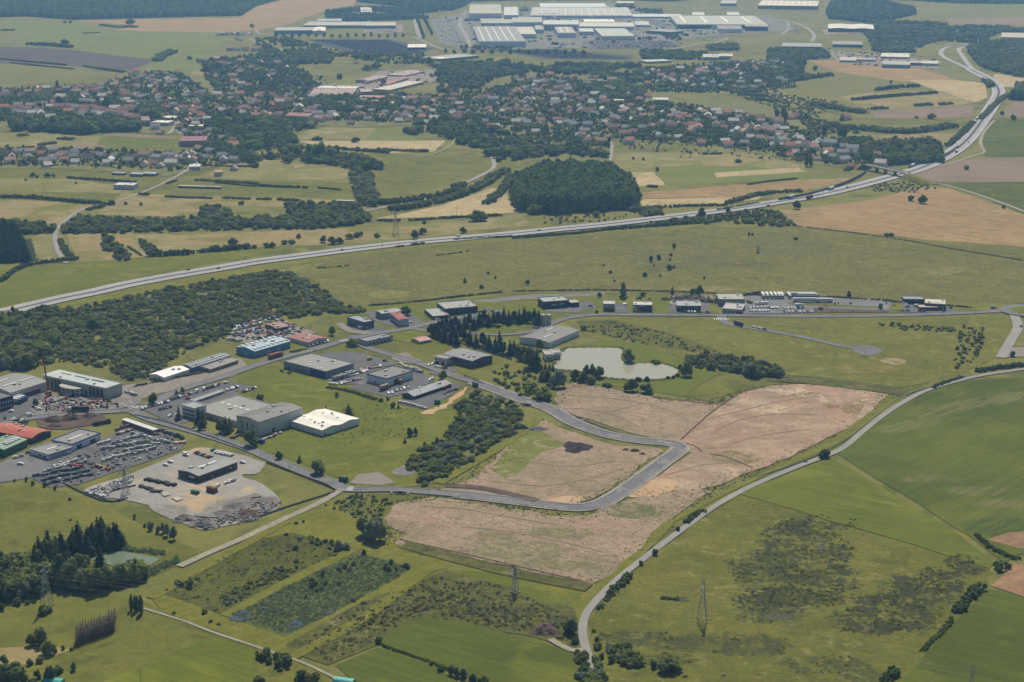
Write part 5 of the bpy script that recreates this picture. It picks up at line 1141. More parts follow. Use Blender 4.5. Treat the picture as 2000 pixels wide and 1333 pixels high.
# motorway traffic (deck level)
def hcar(x,y,dx,dy,c,lab,**k): car(x,y,heading(x,y,x+dx,y+dy),c,lab,z=1.13,wheels=False,group='cars on the motorway',**k)
hcar(184,573,10,-3,'w','on the motorway, lower left'); hcar(368,530,-10,2,'k','on the motorway far lane above the scrub wood'); hcar(427,527,10,-2,'k','on the motorway near lane above the scrub wood'); hcar(484,516,10,-2,'w','on the motorway above the scrub wood edge')
hcar(669,491,10,-1,'b','on the motorway above the pasture corner'); hcar(895,464,-10,1,'w','on the motorway by the two roadside trees',van=True); hcar(893,470,10,-1,'k','on the motorway beside the white van'); hcar(1053,453,-10,1,'k','on the motorway below the plantation')
hcar(1597,384,10,-3,'g','on the motorway beside the red lorry'); hcar(1655,368,10,-3,'k','on the motorway left of the bridge'); hcar(1877,290,10,-8,'w','on the motorway curve, lower'); hcar(1892,280,10,-9,'k','on the motorway curve, upper'); hcar(1936,222,8,-12,'k','on the motorway near the top of the curve'); hcar(1941,214,8,-12,'w','on the motorway at the top of the curve'); hcar(1500,404,-10,2,'k','on the motorway by the shrubs'); hcar(1881,113,-2,-8,'w','on the right slip road')
for x,y,dx,dy,tc,cc,l in ((1545,389,-10,2.6,(206,212,216),(60,120,180),'white lorry with blue cab on the motorway, left of the red one'),(1581,389,10,-3,(140,36,44),(120,30,36),'dark red lorry on the motorway'),(1623,372,-10,3,(214,212,206),(60,120,180),'white lorry on the motorway left of the bridge'),(1782,327,-10,4,(214,214,210),(190,190,190),'white lorry on the motorway right of the bridge'),(1868,299,-10,8,(214,214,210),(190,190,190),'white lorry on the lower motorway curve'),(1908,235,-8,13,(214,214,210),(190,190,190),'white lorry on the upper motorway curve')):
    lorry(x,y,heading(x,y,x+dx,y+dy),tc,cc,l,z=1.13)
# crane, excavator
cr_ = empty('mobile_crane', P(95,772), 2.1, 'red mobile crane with raised boom on the building site', 'crane')
rm = pmat((168,48,44),.5)
box('carrier',(-5,-1.4,.7,5,1.4,2.2),rm,cr_); box('cab',(3,-1.3,2.2,5,.2,3.6),GLASS,cr_); box('counterweight',(-4,-1.3,2.3,-1,1.3,4),pmat((120,110,100)),cr_)
V,Fs=boxv(-.5,-.5,0,.5,.5,26); bm_=obj('boom',mesh('boom',V,Fs,rm),cr_,loc=(0,0,3)); bm_.rotation_euler=(0,math.radians(18),0)
for x in (-4,-1.5,1.5,4):
    for y in (-1.3,1.3): q=obj('wheel',car_meshes('w')[2],cr_,loc=(x,y,.65)); q.scale=(2,2,2)
for px,py,lb,col in ((1603,606,'red digger with raised arm on the earth strip of the lorry park',(168,60,44)),(866,762,'small red digger under the open front of the dark shed',(168,44,44)),(62,773,'red forklift by the white curved-roof hall gate',(150,40,44))):
    e=empty('excavator',P(px,py),.3,lb,'excavator'); m=pmat(col,.5)
    box('tracks',(-2,-1.4,.5,2,1.4,1.3),TYRE,e); box('cab',(-1.6,-1.1,1.3,1.2,1.1,3.2),m,e)
    for a,(x0,z0,L_) in ((-.9,(1,1.8,5)),(.9,(4.9,4.6,3.6))):
        V,Fs=boxv(0,-.25,-.25,L_,.25,.25); q=obj('arm',mesh('arm',V,Fs,m),e,loc=(x0,0,z0)); q.rotation_euler=(0,a if a>0 else -.6,0)
# heaps of earth and gravel
def heap(px, py, wpx, h, mat, name, label, cat='mound', asp=.6, seed=1):
    p = P(px, py); w_ = wpx/scl(py)/2; rr = random.Random(seed+int(px)); n, m_ = 22, 9; V = []; Fs = []
    lob = [(rr.uniform(-.5,.5), rr.uniform(-.5,.5), rr.uniform(.3,.6), rr.uniform(.5,1)) for _ in range(7)]
    for j in range(m_+1):
        r = 1-j/m_
        for i in range(n):
            a = i*math.tau/n; k = 1+.18*math.sin(3*a+px)+.1*math.sin(7*a); x, y = math.cos(a)*r*k, math.sin(a)*r*k
            zz = 0 if j == 0 else max(0, (1-r*r)*.55+.45*max(l[3]*max(0, 1-((x-l[0])**2+(y-l[1])**2)/l[2]**2) for l in lob))*(1+rr.uniform(-.12,.12))
            V.append((x*w_, y*w_*asp, zz*h+(0 if j else -.1)))
            if j: b = j*n+i; c = j*n+(i+1)%n; Fs.append((b-n, c-n, c, b))
    return reg(obj(name, mesh(name, V, Fs, G[mat]), loc=(p.x, p.y, .5)), label, cat)
heap(1126,875,56,2.6,'blackearth','earth_mound','nearly black earth mound on the bare plot inside the road bend',asp=1.2)
for x,y,w_,h in ((1240,882,22,1.6),(1255,888,14,1),(1222,880,14,1)): heap(x,y,w_,h,'darkearth','earth_mound','small dark earth heap at the sharp road bend')
heap(1050,840,42,2.4,'gravel','earth_mound','long grey-white soil ridge at the top of the plot inside the road bend')
heap(1020,838,26,3,'darkearth','earth_mound','dark soil ridge at the upper left of the plot inside the road bend')
for x,y,w_,h in ((105,822,40,3.5),(140,818,44,4),(175,815,30,3),(110,832,36,2)): heap(x,y,w_,h,'darkearth','earth_mound','reddish brown earth mound beside the stone yard',asp=.9)
for x,y,w_,h,mt in ((360,1015,44,3,'gravel'),(400,1025,56,3.5,'gravel'),(440,1005,50,2,'gravel'),(470,990,60,2.2,'gravel'),(520,980,50,1.6,'gravel'),(485,1004,50,1.8,'darkearth'),(455,990,40,1.8,'gravel')): heap(x,y,w_,h,mt,'gravel_heap','grey gravel and rubble heap below the sandy yard' if mt=='gravel' else 'dark rubble heap below the sandy yard','heap',asp=.9)
for x,y,w_ in ((1340,583,40),(1365,588,36),(1325,586,30),(1385,592,22)): heap(x,y,w_,4,'gravel','rubble_heap','grey rubble heap behind the navy shop','heap')
heap(1065,1232,50,3,'darkearth','earth_mound','dark earth cutting at the end of the gravel track',asp=1.2)
heap(530,615,40,3,'darkearth','scrap_heap','brown scrap heap behind the scrap yard','heap'); heap(480,618,50,3,'darkearth','scrap_heap','brown scrap heap left behind the scrap yard','heap')
heap(875,558,1,1,'gravel','x','x') if False else None
# teal pool covers at the bottom edge
for x,y,l in ((672,1332,'turquoise domed cover at the bottom edge beside the track'),(104,1332,'turquoise roof at the bottom left corner beside the shrubs')):
    p=P(x,y); V=[];Fs=[]
    for i in range(9):
        a=math.pi*i/8; V+=[(-5.5,math.cos(a)*2.6,math.sin(a)*1.5),(5.5,math.cos(a)*2.6,math.sin(a)*1.5)]
        if i: j=2*i; Fs.append((j-2,j-1,j+1,j))
    Fs+=[tuple(range(0,18,2)),tuple(range(17,0,-2))]
    o=obj('pool_cover',mesh('pool_cover',V,Fs,pmat((84,176,164),.4)),loc=(p.x,p.y,.5)); o.rotation_euler.z=-.3; reg(o,l,'cover')
# culvert mouths
for x,y,l in ((782,965,'concrete culvert head with grey wing walls under the road near the junction'),(1028,793,'white-railed concrete culvert beside the new road')):
    e=empty('culvert',P(x,y),-.2,l,'culvert'); mm=pmat((176,176,170),.8)
    box('head_wall',(-4,-.3,.3,4,.3,2.2),mm,e); box('wing_wall',(-6,-3,.3,-5.4,.3,1.6),mm,e); box('wing_wall',(5.4,-3,.3,6,.3,1.6),mm,e); box('channel',(-1.5,-.5,.6,1.5,-.3,1.8),pmat((40,42,44)),e)
# ---------------------------------------------------------------- bridge over the motorway and noise barrier
a, b = P(1688,331), P(1772,349); d = (b-a); L_ = d.length; ang = math.atan2(d.y, d.x)
br = empty('road_bridge', (a.x, a.y, 0), ang, 'grey concrete road bridge crossing above the motorway', 'bridge'); cm2 = pmat((168,166,160), .8); dm = pmat((120,116,110), .85)
box('deck', (0,-4.5,6.4,L_,4.5,7.4), cm2, br); 
for y in (-4.5, 4.2): box('railing', (0,y,7.4,L_,y+.3,8.5), cm2, br)
for t in (.3,.5,.72): box('pier', (L_*t-.6,-3,0,L_*t+.6,3,6.4), dm, br)
for t0,t1,z in ((-40,0,1),(L_,L_+60,1)):
    V=[];Fs=[]; far_=t0 if t0<0 else t1; near=0 if t0<0 else L_
    V=[(near,-5,7.3),(near,5,7.3),(far_,5,1),(far_,-5,1),(near,-16,0),(near,16,0),(far_,8,0),(far_,-8,0)]
    Fs=[(0,1,2,3),(0,3,7,4),(1,5,6,2),(0,4,5,1)]; obj('ramp',mesh('ramp',V,Fs,G['bank']),br)
def wallrun(name, s, h, col, label, cat, seg=12, th=.3, off=0, z=0):
    q = cr([P(x, y) for x, y in pairs(s)], False, 3); c = q[len(q)//2]; o = empty(name, (c.x, c.y, z), 0, label, cat)
    m = pmat(col, .7, var=.1)
    for i in range(1, len(q)):
        d = q[i]-q[i-1]; k = max(1, int(d.length/seg)); ang = math.atan2(d.y, d.x)
        for j in range(k):
            p = q[i-1]+d*((j+.5)/k)-c; e = ubox('panel', (p.x-.5, p.y-.5, 0, p.x+.5, p.y+.5, h), m, o); e.scale = (d.length/k-.15, th, h); e.rotation_euler.z = ang
    return o
wallrun('noise_barrier','1520,393 1580,382 1640,364 1680,346 1692,336',4,(108,112,128),'grey-blue noise barrier along the motorway left of the bridge','barrier',seg=14)
wallrun('noise_barrier','1775,328 1800,322 1845,305 1872,288',3.5,(112,118,132),'grey-blue noise barrier along the motorway right of the bridge','barrier',seg=14)
wallrun('guard_rail','1480,932 1560,905 1640,868 1700,822 1750,782 1800,762 1850,748',.9,(170,172,170),'white rail along the farm road bend','barrier',seg=16,th=.2)
for s,l in (('905,735 945,752','dark gate fence at the head of the new road'),('860,660 900,672 1000,705','fence line below the pines'),('262,812 330,828 420,858 480,880','mesh fence along the stone yard street'),('112,940 200,980 250,975','fence at the lower edge of the stone yard'),('520,905 600,935 655,958','low fence beside the estate road'),('355,1010 480,1015 560,992 655,962','fence along the lower work yard lawn')):
    wallrun('fence',s,1.3,(112,116,112),l,'fence',seg=9,th=.08)

for k_, (a0, a1, cs_) in enumerate((('462,640 505,627','','wskgb rwks'), ('470,650 500,645','','kgwrsbwk'), ('520,650 560,655','','wksgrw k'), ('505,626 545,622','','swkgwb k'), ('445,664 470,668','','wskwg'))):
    (x0, y0), (x1, y1) = pairs(a0); car_row(x0, y0, x1, y1, cs_, f'in the {["third","fourth","fifth","sixth","seventh"][k_]} row of the scrap yard', rot=R.uniform(20, 90), group='scrapped cars')
def junk(name, s, n, cols, smin, smax, label):
    """mass of loose lumps on a yard"""
    poly = [P(x, y).to_2d() for x, y in pairs(s)]; xs = [q.x for q in poly]; ys = [q.y for q in poly]
    x = NR.uniform(min(xs), max(xs), n*4); y = NR.uniform(min(ys), max(ys), n*4); ok = inside(poly, x, y); x = x[ok][:n]; y = y[ok][:n]
    v, f = boxv(-.5,-.5,0,.5,.5,1); v = np.array(v)*1.0; v[4:, :2] *= .7; Q = np.array([list(g) for g in f]); pl = []
    for a, b in zip(x, y):
        sz = R.uniform(smin, smax); pl.append((0, a, b, .5, R.uniform(0, 6.28), sz*R.uniform(.6, 1.6), sz*R.uniform(.5, 1), sz*R.uniform(.3, .8), R.randrange(len(cols))))
    V_, Q_, M_ = mergeq([(v, Q)], pl); o = obj(name, quadmesh(name, V_, Q_, [pmat(c, .8, var=.1) for c in cols], M_), kind='stuff'); o['label'] = label
junk('scrap_pieces','450,658 480,640 540,622 600,645 560,665 500,668',260,[(150,150,150),(96,80,70),(60,64,70),(170,90,70),(200,200,196),(70,90,130)],1,3.4,'scattered scrap metal and parts of the scrap yard')
junk('loose_rubble','430,1010 500,970 550,985 500,1018 400,1036 370,1022',420,[(120,118,116),(150,146,140),(96,92,90),(176,172,166)],.6,1.8,'loose broken rubble round the gravel heaps')
junk('loose_rubble','168,962 215,945 260,930 262,940 220,962 205,978',260,[(190,190,186),(160,160,158),(110,112,114),(206,204,196),(80,90,120)],.7,2.0,'loose pale rubble along the sandy yard fence')
junk('loose_goods','80,935 110,905 230,870 300,845 355,868 345,880 270,905 170,940 110,952',240,[(150,152,150),(176,176,172),(120,124,128),(96,100,106),(200,198,190),(134,116,98)],.8,2.4,'loose small goods between the stacks of the stone yard')
junk('site_clutter','72,800 90,775 200,783 235,790 200,800 130,806',260,[(176,170,150),(150,120,90),(200,198,190),(110,112,116),(60,80,130),(170,80,60)],.7,2.6,'loose building material in front of the hall under construction')
junk('loose_rubble','1312,592 1320,578 1380,580 1398,594',220,[(150,146,142),(120,114,108),(170,160,150)],.7,2.2,'loose rubble behind the navy shop')
# ================================================================ far works and village
def fh(A,B,C,base,label,wall=(168,176,184),roof=(160,168,162),**k):
    if wall == PW: roof = tuple(min(235, int(v*(1.14 if len(label) % 2 else .92))) for v in roof); k.setdefault('roofrough', .4)  # plant roofs: some lightened to stand in for sun glint, others darkened for contrast
    return hall(A,B,C,base,k.pop('name','works_hall'),label,k.pop('cat','factory'),wall=wall,roof=roof,**k)
PW=(204,214,224); PR=(158,166,158)
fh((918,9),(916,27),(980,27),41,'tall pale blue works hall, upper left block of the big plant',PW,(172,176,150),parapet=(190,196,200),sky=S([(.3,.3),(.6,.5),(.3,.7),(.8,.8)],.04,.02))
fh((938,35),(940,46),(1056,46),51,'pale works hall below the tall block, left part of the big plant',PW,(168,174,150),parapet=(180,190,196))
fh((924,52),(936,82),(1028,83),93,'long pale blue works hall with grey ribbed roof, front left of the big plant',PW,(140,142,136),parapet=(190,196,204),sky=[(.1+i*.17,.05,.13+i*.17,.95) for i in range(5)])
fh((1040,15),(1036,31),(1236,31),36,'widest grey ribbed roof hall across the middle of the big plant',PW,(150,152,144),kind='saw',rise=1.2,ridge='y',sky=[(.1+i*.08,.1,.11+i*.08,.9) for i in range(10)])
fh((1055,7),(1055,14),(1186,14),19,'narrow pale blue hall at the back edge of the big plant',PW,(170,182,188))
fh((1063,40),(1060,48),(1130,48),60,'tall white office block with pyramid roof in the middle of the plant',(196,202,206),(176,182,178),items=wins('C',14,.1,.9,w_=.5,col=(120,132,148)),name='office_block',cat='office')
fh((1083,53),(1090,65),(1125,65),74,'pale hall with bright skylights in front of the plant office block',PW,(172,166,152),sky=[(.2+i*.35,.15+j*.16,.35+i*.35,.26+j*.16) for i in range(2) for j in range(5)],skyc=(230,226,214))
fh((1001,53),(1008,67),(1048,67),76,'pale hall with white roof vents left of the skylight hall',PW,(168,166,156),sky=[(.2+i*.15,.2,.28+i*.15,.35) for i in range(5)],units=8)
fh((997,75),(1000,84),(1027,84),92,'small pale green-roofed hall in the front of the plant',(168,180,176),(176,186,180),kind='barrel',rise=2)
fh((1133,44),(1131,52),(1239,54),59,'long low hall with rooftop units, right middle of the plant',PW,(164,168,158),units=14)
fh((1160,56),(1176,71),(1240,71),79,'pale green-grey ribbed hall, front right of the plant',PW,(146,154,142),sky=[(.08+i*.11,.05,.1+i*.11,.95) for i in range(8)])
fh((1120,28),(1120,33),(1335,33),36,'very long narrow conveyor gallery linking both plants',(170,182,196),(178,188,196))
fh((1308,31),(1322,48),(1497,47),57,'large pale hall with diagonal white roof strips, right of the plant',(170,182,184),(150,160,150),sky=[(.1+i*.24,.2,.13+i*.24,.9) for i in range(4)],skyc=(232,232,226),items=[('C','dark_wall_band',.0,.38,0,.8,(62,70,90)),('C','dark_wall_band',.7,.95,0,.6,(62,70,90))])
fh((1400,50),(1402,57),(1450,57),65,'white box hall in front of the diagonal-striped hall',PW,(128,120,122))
fh((540,54),(536,60),(610,60),67.5,'blue-grey warehouse at the left end of the far row',(130,144,166),(150,156,152),name='warehouse',cat='warehouse')
fh((613,54),(611,61),(635,61),67.5,'white tent hall at the end of the left warehouse',(206,208,206),(222,220,214),kind='gable',rise=2,ridge='y',name='tent_hall',cat='tent')
fh((640,43),(592,50),(720,50),56,'blue-grey middle warehouse of the far row',(128,142,164),(152,158,158),name='warehouse',cat='warehouse',sky=[(.3,.5,.9,.56)],skyc=(220,220,210))
fh((716,44),(715,50.5),(773,50.5),56.5,'blue-grey right warehouse of the far row with car park',(130,146,168),(164,164,148),name='warehouse',cat='warehouse')
fh((620,37),(618,42),(667,42),47,'grey rear warehouse of the far row',(130,142,156),(140,146,146),name='warehouse',cat='warehouse')
fh((704,17),(705,24),(727,24),32,'pale office with thin chimney among far trees, left block',(180,186,194),(176,178,174),name='office_block',cat='office')
fh((703,15),(706,20),(726,20),29,'pale office among far trees, right block beside the chimney',(196,196,190),(180,182,178),name='office_block',cat='office')
fh((797,87),(796,93),(832,94),98,'white roofed shelter at the edge of the dark car compound',(70,76,92),(222,222,216),name='shelter',cat='shelter')
fh((850,110),(860,116),(935,109),121,'grey-blue flat depot behind the treeline with white canopy',(110,120,140),(146,148,148),name='depot',cat='warehouse',sky=[(.05,.1,.3,.6)],skyc=(228,228,222))
fh((772,143),(792,148),(831,139),151,'pinkish brown roofed mill hall, rear of the old factory',(168,160,160),(150,132,130),cat='factory')
fh((712,153),(722,158),(757,150),163,'brown roofed mill hall with small roof lights, old factory',(160,156,156),(150,134,130),kind='gable',rise=2,sky=S([(.2,.3),(.35,.3),(.5,.3),(.65,.3)],.02,.05))
fh((752,161),(757,166),(798,152),170,'maroon roofed hall of the old factory',(150,130,128),(140,80,84),kind='gable',rise=2)
fh((748,170),(762,176),(828,160),181,'long white roofed hall at the front of the old factory',(150,150,148),(186,180,166))
fh((612,174),(603,187),(692,182),192,'pinkish roofed hall left of the old factory',(170,160,156),(160,140,132),kind='saw',rise=1.5,ridge='y')
fh((620,168),(618,172),(695,173),177,'white roofed low hall above the pinkish hall',(160,156,150),(206,204,192))
fh((700,174),(706,180),(722,176),190,'grey sheds by the tower of the old factory',(150,148,150),(156,142,138),kind='gable',rise=2)
p=P(749,168); o=empty('factory_tower',p,0,'grey cylinder tower in the middle of the old factory','tower','')if False else empty('factory_tower',p,0,'grey cylinder tower in the middle of the old factory','tower')
V=[];Fs=[]
for q in range(16): a=q*math.tau/16; V+=[(math.cos(a)*6,math.sin(a)*6,0),(math.cos(a)*6,math.sin(a)*6,15)]; j=2*q; k=2*((q+1)%16); Fs.append((j,k,k+1,j+1))
Fs.append(tuple(range(1,32,2))); obj('tank',mesh('tank',V,Fs,pmat((120,128,136),.6)),o); box('cap',(-3,-3,15,3,3,17),pmat((140,140,140)),o)
fh((702,186.5),(700,191),(748,192),198,'long pale hall with orange-red roof left of the small car park',(186,190,194),(168,106,88),kind='gable',rise=2,name='long_hall')
fh((770,189),(770,192),(792,193),198,'small blue-grey hall right of the orange-roofed one',(150,164,180),(170,176,180),name='small_hall',cat='hall')
fh((1618,47.5),(1617,56),(1707,56),63,'dark brown hall with brilliant white twin roof, far right',(70,74,74),(232,232,228),kind='wave',rise=2,ridge='y',name='warehouse',cat='warehouse',roofrough=.3)
fh((1528,84),(1527,91),(1605,91),98.5,'dark hall with grey roof below the brilliant white one',(54,62,78),(132,136,132),name='warehouse',cat='warehouse')
fh((1626,80.5),(1626,87),(1685,88),92.5,'low dark hall with grey roof right of the dark hall',(78,86,98),(120,124,124),name='warehouse',cat='warehouse')
fh((1642,112),(1640,118),(1672,118),122.5,'pale hall at the upper left of the small business park',(160,168,172),(176,172,156),name='warehouse',cat='warehouse')
fh((1674,113),(1672,116.5),(1709,117),120.5,'grey roofed hall in the middle of the small business park',(130,138,142),(150,148,140),name='warehouse',cat='warehouse')
fh((1725,119),(1722,126),(1777,127),133,'blue-grey cube hall at the edge of the orange field',(128,140,152),(150,156,150),name='warehouse',cat='warehouse')
fh((1722,104),(1720,111),(1776,108),115,'white roofed hall at the back of the small business park',(170,174,172),(196,194,180),name='warehouse',cat='warehouse')
fh((1778,119),(1777,123),(1800,125),129,'reddish hall with lorries at the right end of the business park',(150,100,86),(160,156,144),name='warehouse',cat='warehouse')
fh((1802,119),(1800,124),(1831,126),129,'pale flat hall at the right end of the business park',(176,176,168),(190,186,172),name='warehouse',cat='warehouse')
fh((1488,1),(1480,11),(1597,13),18,'striped roof warehouse at the very top behind parked lorries',(96,100,120),(190,186,176),name='warehouse',cat='warehouse',sky=[(.05+i*.1,.1,.08+i*.1,.9) for i in range(9)],skyc=(228,228,222))
fh((1410,1),(1407,7),(1437,8),12,'grey-blue round cornered hall at the top edge',(130,140,156),(156,160,160),name='warehouse',cat='warehouse')
fh((1488,2),(1486,6),(1505,8),14,'grey block at the top edge, right of the round one',(120,128,140),(150,150,150),name='warehouse',cat='warehouse') if False else None
fh((1957,64),(1955,73),(2030,75),79,'pale grey warehouse at the right edge among trees',(150,156,164),(168,164,150),name='warehouse',cat='warehouse')
fh((1373,106),(1372,112),(1404,112),118,'blue-grey hall behind the upper houses, left one',(150,158,166),(166,172,172),name='hall',cat='hall')
fh((1405,105),(1404,110),(1431,110),117,'beige roofed hall behind the upper houses, right one',(156,156,150),(186,180,164),name='hall',cat='hall')
fh((1262,117.5),(1265,121),(1311,119),125,'long low pale shed in the green belt',(150,158,164),(180,184,178),name='shed',cat='shed')
fh((310,226),(309,230),(340,231),236,'upper white flat-roofed hall by the village street',(176,176,170),(228,226,216),name='hall',cat='hall')
fh((297,235),(296,239),(328,240),246,'lower white flat-roofed hall by the village street',(176,176,170),(228,226,216),name='hall',cat='hall')
fh((357,267),(352,276),(400,280),287,'maroon-roofed hall beside the sports pitch',(150,130,126),(122,58,72),kind='gable',rise=2.5,name='sports_hall',cat='hall')
fh((367,243),(367,246),(398,247),249,'long low white shed in the village',(190,190,186),(222,218,208),name='hall',cat='hall')
fh((559,220),(557,226),(602,228),236,'long white house with dark red roof by the church',(186,184,180),(134,72,62),kind='gable',rise=3,name='long_house',cat='house',items=wins('C',8,.5,.8,w_=.35)+wins('C',8,.1,.4,w_=.35))
fh((275,228),(278,236),(292,232),247,'tall white apartment block in the village centre',(196,196,192),(130,100,94),name='apartment_block',cat='house',items=wins('C',4,.2,.8,w_=.3))
fh((371,321),(370,326),(390,327),333,'white cube house beside the country road',(196,196,190),(206,204,196),name='cube_house',cat='house')
fh((420,333),(418,337),(433,338),345,'modern white house with orange roof by the meadow',(190,188,180),(170,120,92),name='modern_house',cat='house')
fh((1276,191),(1275,195),(1305,197),203,'large modern white house above the gardens',(190,192,192),(186,182,174),kind='gable',rise=2,name='modern_house',cat='house',items=wins('C',5,.2,.6))
fh((1197,194),(1196,197),(1218,198),201,'white bungalow roof on the small hill meadow',(190,190,186),(206,202,196),name='bungalow',cat='house')
fh((254,337),(253,340),(277,341),345,'modern dark and white house left of the pair by the lane',(120,128,140),(150,158,160),name='modern_house',cat='house')
fh((278,336),(277,339),(302,340),344,'modern dark and white house right of the pair by the lane',(120,128,140),(150,158,160),name='modern_house',cat='house')
fh((219,336),(218,338),(242,339),342,'low grey roof shed left of the modern houses',(140,140,140),(140,146,150),name='shed',cat='shed')
fh((660,391),(658,392),(690,393),395,'narrow white shelter in the meadow',(110,104,96),(206,204,196),name='shelter',cat='shelter')
fh((349,362),(348,363.5),(430,366),367.5,'long row of timber and white blocks in the meadow',(140,110,90),(170,166,150),name='timber_row',cat='stack')
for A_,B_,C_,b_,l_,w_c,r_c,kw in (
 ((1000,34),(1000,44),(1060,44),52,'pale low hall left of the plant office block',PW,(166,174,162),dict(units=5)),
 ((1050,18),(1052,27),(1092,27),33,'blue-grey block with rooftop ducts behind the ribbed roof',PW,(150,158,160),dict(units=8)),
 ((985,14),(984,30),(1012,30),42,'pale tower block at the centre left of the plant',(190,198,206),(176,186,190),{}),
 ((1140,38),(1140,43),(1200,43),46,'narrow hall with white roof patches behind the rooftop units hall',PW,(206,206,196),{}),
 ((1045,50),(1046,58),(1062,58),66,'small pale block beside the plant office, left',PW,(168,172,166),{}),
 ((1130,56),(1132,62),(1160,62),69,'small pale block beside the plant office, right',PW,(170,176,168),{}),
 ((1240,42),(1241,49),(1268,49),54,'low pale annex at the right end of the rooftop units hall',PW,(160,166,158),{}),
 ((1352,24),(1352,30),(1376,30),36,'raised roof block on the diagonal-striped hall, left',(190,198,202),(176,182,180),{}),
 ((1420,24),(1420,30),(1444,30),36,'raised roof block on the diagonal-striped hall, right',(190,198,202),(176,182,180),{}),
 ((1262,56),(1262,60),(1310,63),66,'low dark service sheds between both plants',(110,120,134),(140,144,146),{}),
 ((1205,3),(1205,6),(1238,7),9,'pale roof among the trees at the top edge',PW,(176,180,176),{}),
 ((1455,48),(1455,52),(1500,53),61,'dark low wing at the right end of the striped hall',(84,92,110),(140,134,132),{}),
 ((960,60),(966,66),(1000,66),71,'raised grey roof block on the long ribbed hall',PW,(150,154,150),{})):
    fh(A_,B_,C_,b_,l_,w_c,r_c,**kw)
p=P(708,24) if False else P(696,26)
ch=empty('chimney_stack',P(695,24),0,'thin pale chimney beside the far offices','chimney'); box('shaft',(-1.5,-1.5,0,1.5,1.5,30),pmat((190,192,194)),ch)
junk('works_clutter','850,42 915,44 925,95 1330,94 1330,72 1500,62 1500,58 1240,30 1190,12 1000,10 985,40 860,36',520,[(190,196,200),(150,156,162),(120,124,130),(90,96,108),(206,206,200),(170,160,150)],3,11,'small sheds, tanks and trailers crowded between the plant halls')
junk('works_clutter','740,142 860,136 850,160 790,176 700,182 620,182 620,172 700,166',90,[(150,130,124),(120,110,106),(176,170,162),(196,194,188)],3,9,'small sheds and stacks of the old factory yard')
junk('works_clutter','1610,100 1720,106 1840,118 1830,136 1640,126',90,[(170,172,172),(200,198,190),(130,136,144),(160,110,90)],3,8,'small sheds and containers of the business park')
# church
cp = P(523,222); chn = empty('church', cp, .25, 'stone church with tall dark pointed spire in the village centre', 'church')
cst = pmat((128,112,104),.85); cs = pmat((62,64,74),.6)
box('tower',(-3,-3,0,3,3,19),cst,chn)
V=[(-3.2,-3.2,19),(3.2,-3.2,19),(3.2,3.2,19),(-3.2,3.2,19),(0,0,42)]; obj('spire',mesh('spire',V,[(0,1,4),(1,2,4),(2,3,4),(3,0,4),(3,2,1,0)],cs),chn)
V,Fs=prism([(-6,0),(-6,9),(0,15),(6,9),(6,0)],3,30,'x'); obj('nave',mesh('nave',V,Fs,cst),chn)
V,Fs=prism([(-6.6,8.8),(0,15.6),(6.6,8.8),(0,15.1)],2.8,30.4,'x'); obj('nave_roof',mesh('nave_roof',V,Fs,pmat((132,84,72),.8)),chn)
for i in range(4): ubox('window',(6+i*6,-6.2,3,7.5+i*6,-6,7),GLASS,chn)
# ---------------------------------------------------------------- houses
HC = {'o':('orange',(190,134,108)),'r':('red-brown',(154,118,108)),'g':('grey',(150,154,158)),'b':('dark brown',(104,88,84)),'w':('whitish',(212,208,198)),'p':('pinkish',(184,150,134))}
WC = [('white',(222,220,214)),('cream',(212,202,180)),('pale grey',(190,190,188))]
HM = {}
def house_meshes(rc, wc, var):
    k = (rc, wc, var)
    if k in HM: return HM[k]
    L_, W_, hh, rs = [(12,8.5,5.2,3.2),(10,9,3.2,3.4),(14,9,5.6,3.0),(16,8.5,3.4,2.4)][var]
    mw = pmat(WC[wc][1],.8,var=.08); mr = pmat(HC[rc][1],.85,var=.14,scale=.8)
    V,Fs = prism([(-W_/2,0),(-W_/2,hh),(0,hh+rs-.1),(W_/2,hh),(W_/2,0)],-L_/2,L_/2,'x'); w_ = mesh('wall',V,Fs,mw)
    V,Fs = prism([(-W_/2-.5,hh-.25),(0,hh+rs+.15),(W_/2+.5,hh-.25),(W_/2+.4,hh-.45),(0,hh+rs-.15),(-W_/2-.4,hh-.45)],-L_/2-.4,L_/2+.4,'x'); r_ = mesh('roof',V,Fs,mr)
    V,Fs = boxv(-.4,-.4,0,.4,.4,1.8); c_ = mesh('chimney',V,Fs,pmat((128,100,88),.9))
    V,Fs = boxv(-.6,-.06,0,.6,.06,1.3); wi = HM.get('win') or mesh('window',V,Fs,GLASS); HM['win'] = wi
    HM[k] = (w_, r_, c_, wi, L_, W_, hh, rs); return HM[k]
HOUSES = []   # (px,py,colour,size)
def hs(ox, oy, place, s):
    for it in s.split(';'):
        it = it.split()
        if not it: continue
        x, y = it[0].split(','); HOUSES.append((ox+float(x)/4, oy+float(y)/4, it[1][0], 1.45 if len(it[1]) > 1 else 1.0, place))
hs(0,0,'in the upper left hamlet','1030,575 o;1065,560 oL;1145,570 g;1220,575 r;1300,580 g;1385,570 o;870,630 r;920,610 r;985,640 r;1050,625 r;1120,600 r;1160,620 g;1190,600 g;1305,610 o;1345,600 g;1205,660 o;1240,640 g;900,660 r;960,680 r;1020,680 b;1070,690 r;830,650 g;1080,660 b')
